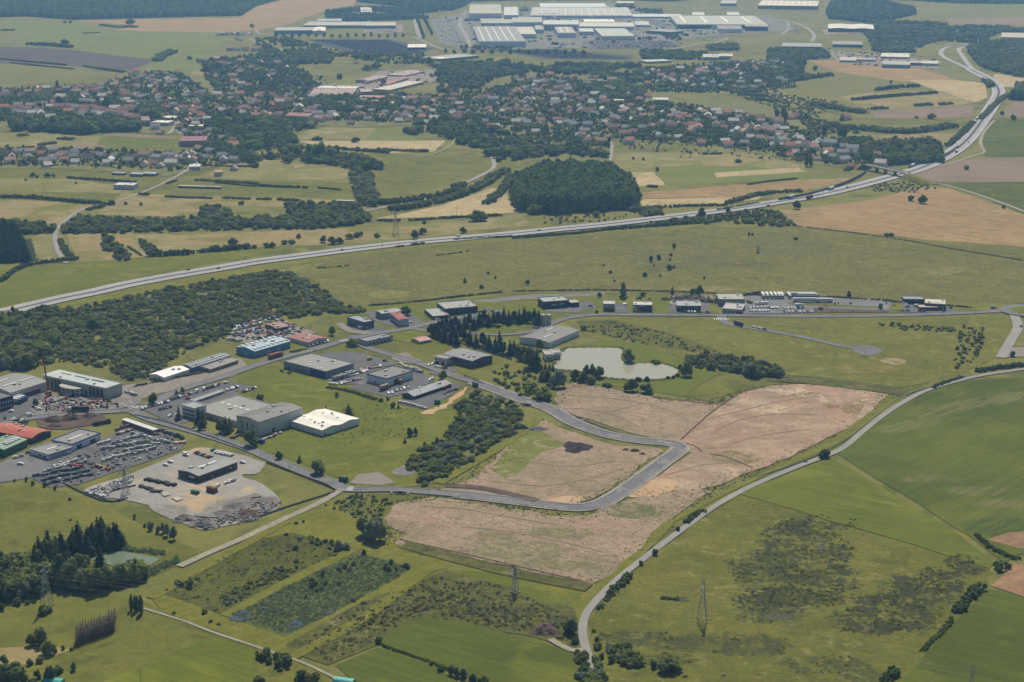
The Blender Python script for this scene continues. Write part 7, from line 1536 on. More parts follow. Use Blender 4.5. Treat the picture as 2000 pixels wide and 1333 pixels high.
# ---------------------------------------------------------------- hedgerows
HG = [('0,387 60,388 150,396 215,401',6,8,'dark','across the left meadows below the white box building'),('132,348 180,352 267,358',4.5,6,'dark','above the white box building'),
('55,88 100,90 140,94',8,14,'dark','clump at the corner of the far ploughed field'),('0,116 40,120 130,128',3.5,5,'dark','along the lower edge of the far ploughed field'),('20,124 90,131 145,136',3,4,'dark','second line below the far ploughed field'),('165,131 245,142',4,6,'dark','right end below the far ploughed field'),
('185,134 240,143',3,4,'dark','just left of the upper hamlet'),('305,121 320,110 342,103',9,16,'mid','leaning clump in the far green field'),('0,61 30,60',5,8,'dark','at the left edge of the far fields'),('195,50 230,54 270,54',5,6,'dark','beside the far tan field'),('160,66 195,65',3,4,'dark','tiny line in the far green field'),
('355,166 390,166',5,6,'dark','in the meadow right of the upper hamlet'),('33,267 55,265',4,8,'dark','left of two in the pitch meadow'),('112,272 143,274',4,8,'dark','right one in the pitch meadow'),('76,285 112,280',4,7,'olive','lower one in the pitch meadow'),
('380,353 470,358 505,361',4,6,'dark','beside the timber row'),('420,358 500,365',3,5,'dark','below the modern houses'),('400,325 500,327',3.5,5,'dark','clipped line behind the white cube house'),
('322,385 360,387 378,388',3,6,'dark','short clump on the field track'),('375,387 415,389',3,6,'dark','two-part clump on the field track'),('433,388 490,390',3.5,6,'dark','right of the field track'),
('500,390 530,391',4,7,'dark','left clump in the meadow with the white shelter'),('542,391 583,394',4,7,'dark','middle clump in the meadow with the white shelter'),('537,366 600,368',4,6,'dark','upper clump line near the sandy patch'),('620,368 665,372',3,5,'dark','right clump line near the sandy patch'),('500,364 565,367',4,6,'dark','near the small barn'),
('720,398 770,398 830,390 880,378 905,362',9,14,'dark','upper treeline beside the winding country road'),('760,412 830,402 890,386 935,368 970,345 990,335',8,14,'mid','lower treeline beside the winding country road'),('735,432 780,433',4,6,'dark','below the pylon field, left'),('800,432 860,428',3.5,5,'dark','below the pale stubble field'),('860,428 930,424 980,422',4,6,'dark','below the pale stubble field, right part'),
('950,400 985,370 1000,345',8,12,'mid','between stubble field and plantation'),('640,290 760,300',5,7,'dark','above the wide meadow'),('735,293 800,297 835,297',4,6,'dark','below the pale mown strip'),
('0,0.1 0,0',1,1,'dark','x'),
('285,502 350,498 430,490 500,485',7,8,'dark','along the green strip beside the motorway'),('0,552 30,530 60,518 110,512 150,508',5,6,'dark','bending round the end of the lane'),('118,470 130,495 150,508',4.5,6,'mid','beside the lane bend'),('250,483 275,500',2.5,3,'dark','thin line in the pale field'),
('1000,466 1070,461 1140,455 1200,447',3.5,7,'dark','between motorway and big pasture, left part'),('1190,449 1270,443 1380,434',4.5,9,'dark','between motorway and big pasture, right part'),('885,470 1000,463',2.5,5,'dark','along the motorway fence'),
('1255,408 1330,404 1420,402',4,6,'dark','above the motorway, below the stubble'),('1420,398 1470,385 1510,378 1565,375',6,9,'mid','treeline above the motorway lorries'),('1400,412 1440,405 1480,398',3,5,'dark','along the far motorway lane'),
('1460,362 1500,356 1555,350',3,4,'dark','low line in the green field'),('1265,365 1285,367',4,8,'dark','clump between stubble and green field'),
('1545,160 1580,155 1625,146',6,7,'dark','sloping line below the orange field'),('1708,178 1750,173 1795,170',7,8,'dark','upper bush row in the right fields'),('1665,197 1740,190 1828,183',6,8,'dark','long bush row in the right fields'),('1788,208 1820,206',5,8,'dark','left short clump in the right fields'),('1832,206 1860,204',5,7,'dark','right short clump in the right fields'),('1590,205 1640,215 1690,222',7,16,'mid','broad thicket left of the fallow field'),('1690,215 1730,213',6,8,'olive','small thicket above the fallow field'),
('1620,248 1700,256 1780,260 1860,248',8,16,'mid','broad tree belt below the fallow field'),('1650,275 1700,272',6,9,'mid','small thicket below the tree belt'),('1650,335 1700,318',5,8,'dark','beside the bridge ramp'),('1850,288 1880,262 1900,240',5,7,'mid','along the inner motorway curve'),('1915,235 1945,205 1970,185',5,7,'olive','along the outer motorway curve'),('1925,160 1935,172',8,10,'dark','at the bridge near the motorway top'),
('1335,171 1400,176 1480,182',6,9,'dark','upper bush belt in the suburb meadow'),('1440,185 1500,190',5,8,'mid','lower bush belt in the suburb meadow'),('1470,195 1520,200',5,8,'dark','thicket at the suburb meadow corner'),('1205,300 1240,302 1408,301',3.5,5,'dark','trim line beside the field track') if False else ('1368,302 1408,302',4.5,7,'dark','trim clump beside the field track'),('1310,265 1400,270',3,4,'mid','garden line below the suburb'),
('1220,272 1280,275',3,4,'dark','round the orange-roofed house'),('1138,275 1185,280',3.5,5,'dark','round the small house by the lane'),
('1555,442 1740,466 1860,487 2000,510',1.6,2,'dark','thin fence line below the large tan field'),('1727,461 1742,461',4,7,'dark','clump on the edge of the large tan field'),
('720,598 800,592 900,580 980,572',2.2,3,'dark','thin line above the estate lawn'),('1000,570 1200,568 1400,574',1.8,3,'dark','thin line at the foot of the big pasture'),('1400,578 1600,580 1900,602',2.2,4,'dark','thin line behind the lorry park'),
('655,603 690,612 710,608',4,8,'mid','right tip of the scrub wood'),('260,757 330,742 400,728 450,712',2.2,3,'dark','along the street before the white shed'),('570,690 600,683',2.2,4,'dark','at the street by the red lorry'),
('640,758 680,765 735,782',2.2,4,'mid','ditch line below the car rows'),('1190,1166 1210,1145 1226,1128',4,5,'dark','dense clump beside the farm track'),('1165,1195 1180,1180 1192,1166',2.2,3,'mid','thin line beside the farm track'),('1340,1024 1362,1005 1375,1000',3,4,'mid','beside the farm track above the pasture'),('1868,1200 1890,1175 1910,1152',5,6,'dark','between marsh pasture and right field, upper'),('1800,1275 1830,1245 1860,1215',2.2,3,'mid','between marsh pasture and right field, middle'),('1728,1340 1745,1318 1750,1312',4.5,6,'dark','between marsh pasture and right field, bottom'),
('1905,1045 1940,1075 1990,1095',2.6,4,'dark','below the striped crop corner'),('740,1258 780,1275 850,1298 900,1320',1.6,2,'mid','between the two bright crop fields'),
('1820,760 1850,748 1880,738',2.6,4,'dark','left part along the farm road bend'),('1905,728 1950,720 2000,715',4,5,'dark','right part along the farm road bend'),('505,1280 530,1290 560,1302',6,9,'dark','dense clump left of the track bottom'),('1945,1118 1960,1108',6,8,'dark','big clump at the corner of the striped crop'),
('0,1155 30,1170 70,1180',1.2,1.5,'mid','faint line below the dark wood'),('1475,1100 1480,1101',1,2,'dark','x'),('1290,1170 1326,1173',1.6,3.5,'dark','lone patch in the marsh pasture'),
('325,360 345,354',3,5,'dark','by the lane junction'),('270,380 290,382',4,6,'dark','clump beside the country road'),('170,412 205,402',4,7,'dark','clump where road meets the thicket'),('800,480 830,477',3,5,'dark','left clump under the motorway'),('770,484 790,482',2.5,4,'dark','small clump under the motorway'),
('617,525 650,523 680,520',2,3,'dark','dashed line of bushes, upper left of the pasture',),('850,500 880,497 915,492',2,3,'dark','dashed line of bushes by the motorway')]
for s, h, wd, lm, pl in HG:
    if pl == 'x': continue
    hedge(s, h, wd, pl, lm, gap=.35 if 'dashed' in pl else (.25 if 'thin' in pl or 'faint' in pl else .03))
# ---------------------------------------------------------------- individual trees and shrubs
TR = [
# x, y, height px, kind, leaf, place, width px
(490,872,36,'broad','dark','beside the street corner below the tall factory hall',26),(298,790,24,'broad','dark','at the street corner of the factory car park',17),(349,820,26,'cone','mid','in front of the white office wing',14),(388,826,28,'cone','pine','in the group before the low factory hall',16),(396,828,28,'cone','dark','in the group before the low factory hall',16),(394,840,20,'broad','dark','low one before the factory',16),(428,846,26,'broad','dark','left of the tall factory hall wall',17),(441,847,30,'cone','dark','in front of the tall factory hall wall',20),(449,842,24,'cone','mid','in front of the tall factory hall wall',16),
(509,784,15,'broad','dark','between car park and lawn',16),(637,806,13,'cone','dark','behind the cream white hall, left',8),(644,808,9,'broad','mid','behind the cream white hall, left',9),(681,812,22,'cone','dark','behind the cream white hall, right',17),(544,898,17,'broad','dark','at the roadside below the lawn, left',16),(585,903,14,'cone','dark','at the roadside below the lawn, middle',10),(624,926,30,'broad','dark','large roadside one below the lawn',30),
(867,742,18,'broad','mid','at the end of the dark shed',20),(688,676,15,'broad','mid','at the junction island',22),(799,853,18,'broad','dark','pair on the lawn, left',13),(811,851,17,'broad','dark','pair on the lawn, right',9),(791,866,12,'cone','dark','on the lawn below the pair',7),(830,870,8,'broad','mid','near the edge of the scrub wood',7),(853,868,14,'broad','mid','beside the scrub wood',9),(657,776,12,'bush','olive','alone on the big lawn',9),(768,797,12,'broad','dark','beside the concrete blocks, left',10),(778,798,9,'cone','dark','beside the concrete blocks, right',6),(744,785,8,'bush','mid','at the lower yard corner',11),(756,782,8,'bush','mid','at the yard corner, right',10),
(729,1058,50,'broad','silver','big willow-like below the new road',38),(712,1045,42,'broad','olive','behind the big willow-like one',30),(742,1055,45,'broad','mid','right side of the big willow-like one',26),
(257,1193,33,'poplar','dark','first of four in the field',6),(264,1196,34,'poplar','dark','second of four in the field',6),(269,1193,30,'poplar','dark','third of four in the field',6),(276,1200,38,'poplar','dark','fourth of four in the field',8),
(196,1118,48,'cone','pine','standing in the green pond',30),(140,1147,58,'broad','dark','left of the row below the green pond',38),(122,1140,60,'broad','dark','behind the row below the green pond',36),(182,1157,52,'broad','dark','second of the row below the green pond',34),(208,1152,48,'broad','dark','third of the row below the green pond',32),(238,1142,42,'broad','mid','fourth of the row below the green pond',32),(262,1136,36,'broad','dark','right end of the row below the green pond',20),(160,1130,55,'broad','mid','between pond and dark wood',34),(105,1105,58,'broad','dark','upper left of the dark wood',36),(92,1095,40,'cone','pine','left end of the spruces',24),(75,1120,50,'broad','dark','left side of the dark wood',34),
(295,1037,20,'broad','silver','first of the pale group by the lawn',13),(308,1042,18,'broad','silver','second of the pale group by the lawn',11),(318,1042,22,'broad','silver','third of the pale group by the lawn',12),(327,1048,26,'broad','silver','fourth of the pale group by the lawn',15),(340,1054,28,'broad','silver','right end of the pale group by the lawn',18),(284,1030,8,'bush','dark','left of the pale group',9),(262,1015,12,'bush','mid','on the slope above the pale group',9),
(60,1262,24,'broad','dark','in the orchard, left',24),(84,1262,34,'broad','dark','in the orchard, top',28),(95,1278,30,'broad','mid','in the orchard, middle',26),(75,1245,22,'broad','olive','in the orchard, highest',22),(106,1276,14,'bush','fresh','at the orchard edge',12),(123,1270,11,'bush','dark','right of the orchard',8),(140,1272,8,'bush','mid','beside the bare tree row',9),(10,1298,22,'broad','mid','in the lower orchard, left',17),(58,1300,15,'broad','mid','in the lower orchard, middle',12),(78,1296,14,'broad','mid','in the lower orchard, right',15),(24,1333,42,'broad','dark','large at the lower left edge',52),(45,1335,24,'broad','mid','right of the large lower left one',20),(73,1326,20,'broad','dark','near the turquoise roof, left',13),(98,1328,30,'broad','dark','behind the turquoise roof',22),(114,1316,18,'broad','mid','right of the turquoise roof',17),(145,1311,19,'broad','mid','alone in the lower left meadow',13),(63,1338,14,'broad','dark','at the bottom left corner',18),
(92,1198,18,'bush','dark','round the foot of the left pylon',32),(35,1183,16,'bush','dark','left of the left pylon',24),(53,1182,11,'bush','mid','near the left pylon',10),(67,1178,9,'bush','dark','close left of the left pylon',8),(3,1193,17,'bush','dark','at the left edge by the pylon meadow',14),(60,1160,14,'bush','olive','on the slope by the dark wood',14),(101,1145,16,'bush','mid','under the dark wood edge',14),
(590,1332,26,'broad','dark','at the bottom by the farm track, left',26),(610,1336,30,'broad','olive','at the bottom by the farm track, right',32),(505,1333,14,'broad','olive','at the bottom left of the track',20),(738,1256,15,'bush','dark','at the corner of the bright crop fields',17),(841,1300,8,'bush','dark','tiny in the crop border',8),(863,1311,12,'bush','dark','in the crop border, first',20),(881,1319,22,'broad','dark','in the crop border, second',13),(891,1322,20,'broad','dark','in the crop border, third',15),(904,1325,20,'broad','dark','in the crop border, fourth',17),(923,1331,16,'bush','dark','in the crop border, fifth',18),(945,1338,18,'bush','dark','in the crop border, sixth',24),
(1117,1238,30,'broad','dark','at the bend beside the earth cutting',34),(1123,1258,14,'bush','dark','below the bend',16),(1305,1313,26,'broad','dark','large at the bottom of the marsh pasture',40),(1278,1306,18,'bush','dark','left of the large one in the marsh pasture',16),(1323,1038,11,'bush','dark','beside the farm track, upper',10),(1278,1085,15,'bush','dark','beside the farm track, middle',14),(1253,1105,12,'bush','dark','beside the farm track, lower',10),(1607,895,18,'bush','dark','large on the farm road edge',28),(1573,904,4,'bush','dark','tiny on the farm road edge',8),(1844,1226,6,'bush','mid','dot beside the right field',6),(1857,1213,10,'bush','dark','dot beside the right field, upper',11),
(1226,708,26,'broad','mid','leafy one on the pond peninsula',27),(1283,711,9,'bush','dark','at the pond inlet',23),(1340,735,28,'broad','mid','at the right end of the pond',22),(1328,722,12,'bush','dark','small at the right end of the pond',10),(1304,741,7,'bush','dark','on the lower pond shore, first',9),(1314,740,7,'bush','dark','on the lower pond shore, second',9),(1322,736,8,'bush','dark','on the lower pond shore, third',11),(1248,745,10,'bush','dark','on the middle pond shore, left',14),(1263,745,10,'bush','dark','on the middle pond shore, right',13),(1235,764,24,'broad','dark','large below the pond, left',30),(1262,768,20,'broad','dark','large below the pond, right',24),(1221,760,12,'bush','dark','left of the large pair below the pond',10),
(1146,738,26,'broad','olive','tall on the lower pond shore, left',14),(1156,738,27,'broad','olive','tall on the lower pond shore, middle',16),(1171,739,26,'broad','mid','tall on the lower pond shore, right',16),(1125,742,20,'broad','dark','dark mass left of the pond shore trees',22),(1140,748,20,'bush','dark','dark mass under the pond shore trees',24),(1157,750,16,'bush','dark','dark mass right under the pond shore trees',22),(1187,756,9,'bush','dark','low right of the pond shore trees',22),(1064,743,22,'broad','dark','left of the pond, upper',26),(1091,756,34,'broad','silver','silvery left of the pond',28),(1062,778,26,'bush','mid','rounded mass beside the bare plot',46),(1033,768,22,'bush','mid','rounded mass near the new road',34),(1033,719,42,'broad','dark','big beside the pond house, left',34),(1048,722,38,'cone','dark','beside the pond house',26),(1020,703,30,'broad','dark','upper one near the white factory',24),(1053,685,22,'broad','dark','between factory and pond house',20),(1065,722,13,'cone','dark','first of three by the pond',7),(1073,723,12,'cone','dark','second of three by the pond',7),(1080,725,14,'cone','dark','third of three by the pond',8),(1012,697,24,'cone','pine','near the white factory corner',16),
(1470,738,26,'broad','dark','large in the thicket right of the pond lawn',28),(1462,735,30,'broad','silver','silvery in the thicket right of the pond lawn',24),(1518,735,20,'broad','dark','large right end of the thicket',34),(1505,732,16,'broad','dark','right part of the thicket',20),(1440,728,16,'bush','dark','middle of the thicket',20),(1367,716,12,'bush','dark','left part of the thicket',14),(1390,722,16,'bush','mid','centre left of the thicket',20),(1139,645,11,'broad','olive','pale one beside the upper road',14),
(908,553,10,'cone','dark','alone in the big pasture, left',9),(940,564,9,'bush','dark','alone in the big pasture',10),(953,536,6,'bush','dark','small upper in the big pasture, left',7),(968,545,6,'bush','dark','small in the big pasture, left',6),(1031,555,9,'broad','dark','small above the pasture edge',9),(1193,535,8,'bush','dark','in the middle of the pasture',8),(1179,520,4,'bush','dark','tiny in the middle of the pasture',5),(1260,541,9,'broad','dark','rounded in the pasture',9),(1200,551,5,'bush','mid','tiny lower in the pasture',5),(1317,485,11,'broad','dark','upper in the pasture group',8),(1271,512,14,'broad','dark','left in the pasture group',8),(1286,508,12,'broad','dark','second in the pasture group',9),(1311,501,7,'bush','dark','right in the pasture group',7),(1308,510,6,'bush','dark','centre of the pasture group',5),(1277,521,6,'bush','mid','lower left of the pasture group',4),(1306,528,11,'broad','dark','lowest of the pasture group',13),(1317,525,7,'bush','dark','lower right of the pasture group',6),(1290,541,7,'bush','mid','below the pasture group',5),(1375,546,8,'bush','dark','right of the pasture group',5),(1480,494,16,'dead','dead','alone in the pasture',13),(1463,460,7,'bush','dark','at the top pasture edge, left',5),(1469,461,6,'bush','dark','at the top pasture edge, right',5),(1554,469,6,'bush','dark','near the tan field corner',10),(1217,582,30,'poplar','mid','beside the upper road shops',10),(1170,581,10,'broad','dark','above the small pale shop, left',10),(1166,613,8,'bush','dark','at the roadside by the small pale shop',8),(1256,579,9,'broad','dark','above the small pale shop, right',10),(1351,575,13,'bush','dark','behind the rubble heap',11),(1367,578,20,'broad','dark','dark behind the rubble heap',20),(1313,574,14,'cone','dark','slim above the rubble heap',7),(1657,582,14,'broad','dark','behind the lorry park',8),(1720,604,12,'broad','dark','at the right end of the lorry park',9),
(1779,393,12,'broad','dark','left one in the large tan field',12),(1802,398,17,'broad','dark','right one in the large tan field',16),(1556,409,17,'broad','dark','at the tip of the large tan field',14),(1960,408,8,'bush','mid','in the right crop field',8),(810,468,18,'broad','dark','left roadside one above the motorway',20),(826,458,14,'broad','dark','right roadside one above the motorway',14),(904,455,12,'broad','dark','alone above the motorway',12),(828,438,7,'bush','dark','round small in the meadow',9),(736,464,9,'bush','mid','alone by the tall pylon',13),(633,474,14,'broad','dark','in the cluster above the motorway, left',14),(648,477,15,'broad','dark','in the cluster above the motorway, middle',18),(663,476,13,'broad','dark','in the cluster above the motorway, right',14),(683,467,11,'broad','mid','upper cluster above the motorway, left',16),(698,464,11,'broad','dark','upper cluster above the motorway, middle',14),(706,461,9,'broad','mid','upper cluster above the motorway, right',9),(585,465,9,'bush','mid','alone in the tan strip',13),(520,484,11,'broad','dark','left of two round ones',12),(532,484,11,'broad','dark','right of two round ones',12),(557,477,9,'bush','dark','left of a low pair',16),(570,477,9,'bush','dark','right of a low pair',15),
(455,479,14,'broad','dark','at the end of the long hedgerow',18),(418,490,13,'broad','dark','taller one in the long hedgerow',22),(204,465,16,'broad','mid','in the field orchard, top',16),(215,474,16,'broad','mid','in the field orchard, second',22),(225,485,14,'broad','mid','in the field orchard, third',20),(235,497,16,'broad','mid','in the field orchard, fourth',22),(245,400,6,'broad','dark','small left of two in the meadow',7),(275,403,8,'broad','mid','small right of two in the meadow',7),(470,400,8,'bush','dark','alone below the long meadow hedge',15),(197,407,7,'bush','dark','beside the country road, left',10),(217,401,11,'bush','dark','beside the country road, right',15),(65,346,9,'broad','dark','in the left meadow, first',12),(72,348,6,'bush','dark','in the left meadow, second',8),(93,347,9,'broad','dark','in the left meadow, third',12),(104,347,8,'broad','dark','in the left meadow, fourth',8),(51,354,5,'bush','dark','in the left meadow, lowest',7),(148,359,4,'bush','mid','near the white box building',7),(710,377,22,'broad','silver','silvery by the stream, lower',22),(700,362,16,'broad','silver','silvery by the stream, middle',18),(705,345,16,'broad','mid','by the stream, upper',20),
(1370,425,19,'broad','dark','below the motorway by the plantation hedge',19),(1422,416,12,'broad','dark','beside the motorway',11),(1265,421,13,'broad','dark','above the motorway hedge',18),(1166,424,11,'broad','mid','round pale at the plantation foot',19),(1113,422,10,'broad','dark','round dark at the plantation foot',11),(1045,418,20,'broad','mid','leafy at the plantation left foot',26),(932,431,20,'broad','mid','leafy below the stubble field',34),(1245,390,16,'broad','dark','at the right end of the plantation',20),(1283,335,9,'broad','dark','alone in the green field right of the plantation',8),(1237,312,6,'bush','dark','small left of two by the meadow',6),(1257,314,7,'bush','dark','small right of two by the meadow',7),(1440,318,7,'broad','dark','in the fallow orchard',14),(1330,308,6,'dead','dead','in the fallow strip, left',8),(1348,308,6,'dead','dead','in the fallow strip, right',8),
(1531,240,30,'poplar','dark','tall by the suburb end',12),(1518,228,16,'broad','dark','left of the tall suburb poplar',12),(1610,265,22,'poplar','dark','slim one in the suburb gardens',9),(1645,272,28,'broad','dark','tall clump in the suburb gardens',18),(1575,325,28,'poplar','dark','slim left of a pair by the suburb',6),(1583,325,24,'poplar','dark','slim right of a pair by the suburb',6),(1573,235,14,'broad','dark','before the farm in the right fields',11),(1560,230,12,'broad','dark','left one before the farm in the right fields',18),(1643,236,12,'cone','dark','beside the purple-roofed farm',8),(1820,232,10,'broad','dark','in the fallow field, right',18),(1790,232,6,'bush','dark','in the fallow field, left',9),(1592,138,10,'broad','dark','at the tip of the orange field',9),(1557,130,14,'broad','dark','left at the orange field',13),(1572,130,14,'broad','dark','right at the orange field',10),(1740,163,6,'poplar','dark','tiny at the lower edge of the orange field',4),(1888,332,9,'broad','dark','in the grey-brown field by the track',11),(1979,235,12,'broad','dark','right of the motorway curve',11),(1957,225,9,'bush','dark','left one right of the motorway curve',10),(1985,195,22,'broad','dark','big at the right edge above the fallow field',30),
(255,49,12,'broad','dark','alone beside the far tan field',16),(128,46,6,'bush','dark','left of two at the far forest edge',9),(137,46,6,'bush','dark','right of two at the far forest edge',9),(370,117,9,'bush','dark','round alone in the far green field',11),(127,88,12,'broad','dark','taller in the far field clump',15),(492,55,9,'broad','mid','beside the far tan field corner',8),(408,140,18,'broad','dark','large left at the green edge of the village',22),(422,135,14,'broad','dark','right at the green edge of the village',22),(163,245,16,'broad','dark','wide by the pitch, right',34) if False else (165,262,26,'broad','mid','broad round beside the village park',34),(108,255,32,'broad','mid','tallest of the village park',34),(300,235,26,'broad','mid','big by the white halls',34),(215,208,22,'broad','dark','dark by the village street',22),(115,205,16,'broad','dark','beside the upper street',20),(35,184,12,'cone','dark','by the upper left street',9),(112,172,14,'poplar','dark','tall thin behind the upper street',5),
(663,155,12,'broad','dark','round in the meadow left of the old factory',12),(714,116,14,'broad','mid','round below the dark compound',11),(627,155,8,'bush','dark','small in the garden meadow',9),(838,128,16,'broad','mid','round before the depot',20),(735,135,14,'broad','mid','leafy left above the old factory',20),(718,138,12,'broad','mid','leafy second above the old factory',18),(695,278,10,'broad','dark','round in the pale mown strip',16),(620,275,8,'bush','dark','low in the left mown strip',22),(625,310,34,'broad','mid','tall at the end of the valley wood',30),(645,315,24,'broad','mid','second at the end of the valley wood',22),(1058,288,18,'broad','silver','round pale by the pale plots',20),(1076,300,16,'broad','dark','dark round by the lane hedge',30),(1027,300,16,'broad','dark','dark round left of the lane hedge',38),(1114,288,12,'bush','dark','round on the stubble',16),(1053,297,14,'broad','silver','pale round behind the lane hedge',16),(1165,300,10,'broad','dark','round dark near the lane bend',24),(1398,165,20,'cone','pine','dark by the upper suburb',14),(1405,168,18,'cone','pine','second dark by the upper suburb',14),(1322,146,12,'broad','dark','round in the village meadow',16),(1060,225,12,'broad','dark','dark in the middle village gardens',14),
(1906,668,8,'bush','dark','in the scrub near the roundabout',9),(1870,684,8,'bush','dark','left in the scrub near the roundabout',9),(1873,693,6,'bush','dark','lower in the scrub near the roundabout',7),(1976,697,12,'bush','dark','on the bare lot by the farm road',13),(1930,1,1,'bush','dark','x',1),
(575,1075,10,'bush','dark','on the basin bank, top',16),(609,1054,9,'bush','mid','on the upper basin bank, first',13),(621,1058,9,'bush','mid','on the upper basin bank, second',10),(635,1060,9,'bush','mid','on the upper basin bank, third',10),(647,1062,10,'bush','mid','on the upper basin bank, fourth',12),(660,1074,20,'bush','silver','pale at the end of the upper basin',22),(675,1075,14,'bush','silver','pale right at the end of the upper basin',16),(652,1086,6,'bush','mid','low by the dam',14),(711,1085,12,'bush','dark','at the top of the reed bed',10),(401,1199,12,'bush','mid','round at the end of the first basin',14),(370,1148,18,'bush','dark','tall in the first basin',18),(355,1146,12,'bush','silver','pale in the first basin',12),(559,1047,6,'bush','dark','above the basin, left',9),(592,1021,6,'bush','dark','above the basin, right',7),(578,1024,6,'bush','dark','above the basin, middle',9),(341,1200,8,'bush','mid','on the slope by the track, first',9),(411,1217,8,'bush','dark','on the slope by the track, second',9),(428,1222,7,'bush','dark','on the slope by the track, third',9),(710,1180,6,'bush','dark','on the dam of the reed bed',12),(690,1176,8,'bush','dark','on the dam of the reed bed, left',12),
(137,1018,5,'bush','dark','on the meadow, upper left',6),(51,940,10,'bush','dark','at the stone yard fence, first',8),(65,947,10,'bush','dark','at the stone yard fence, second',8),(88,952,12,'bush','dark','at the stone yard fence, third',9),(107,958,11,'bush','dark','at the stone yard fence, fourth',8),(137,978,7,'bush','dark','alone below the stone yard',7),(28,941,6,'bush','dark','small by the shop drive',6),
(190,793,10,'cone','dark','on the site lawn, first',6),(198,797,10,'cone','dark','on the site lawn, second',5),(210,798,12,'cone','dark','on the site lawn, third',5),(212,787,10,'broad','dark','by the hall under construction',7),(230,796,9,'cone','dark','on the site lawn, right',5),(91,804,10,'cone','dark','at the site entrance, left',5),(159,794,9,'broad','dark','by the site fence',6),(69,794,16,'broad','mid','at the site entrance',12),(345,772,10,'broad','mid','street tree by the factory, left',8),(356,768,12,'broad','mid','street tree by the factory, right',9),(378,838,5,'bush','dark','round before the factory office',9),(9,820,6,'bush','dark','at the left street edge',7),
(650,655,18,'broad','fresh','bright beside the workshop plot',14),(648,647,10,'bush','fresh','bright second beside the workshop plot',10),(793,617,20,'broad','mid','behind the red-roofed workshop',20),(376,643,20,'broad','silver','silvery at the scrap yard edge',22),(180,648,24,'broad','dark','big in the scrub wood, middle',30),
]
for t in TR:
    if not t or t[5] == 'x': continue
    tree(*t)
# bare tree rows and pines
for r_ in range(4):
    for i in range(14):
        x = 150+i*5.6+r_*1.0; y = 1262-i*2.1-r_*4.5
        tree(x, y, R.uniform(36, 46) if False else R.uniform(30, 38), 'dead', 'dead', f'in the {["front","second","third","rear"][r_]} leafless row', 9, 'leafless plantation')
for i, (x, y) in enumerate([(862,648),(872,640),(880,645),(890,640),(898,648),(908,642),(917,637),(926,644),(936,638),(945,632),(955,638),(964,630),(974,636),(984,630),(994,634),(1004,628),(1014,632),(1024,627),(1034,631),(1044,626),(1052,633),(850,658),(858,663),(868,668),(842,656),(880,672),(892,676),(905,664),(918,674),(930,679),(942,676),(955,684),(968,688),(982,692),(996,695),(886,658),(870,655),(1004,690),(976,676),(1049,640)]):
    tree(x, y, R.uniform(20, 28), 'cone' if i % 3 else 'broad', 'pine', 'in the upper pine belt' if i < 21 else 'in the lower pine belt', R.uniform(15, 21), 'dark pines')
# rows of small roadside trees at the far warehouses
for i in range(17): tree(540+i*15.5, 73+math.sin(i)*1, 7 if i % 3 else 10, 'broad', 'dark', 'below the far warehouses', 7, 'avenue trees')
for i in range(14): tree(812+i*1.2, 34+i*3.2, 8, 'broad', 'dark', 'in the left avenue by the plant', 6, 'avenue trees')
for i in range(12): tree(826+i*1.6, 34+i*3.2, 8, 'broad', 'dark', 'in the right avenue by the plant', 6, 'avenue trees')
for i in range(16): tree(870+i*18, 104+(i % 2)*2, 9, 'broad', 'dark', 'in the line above the car compound', 9, 'avenue trees')
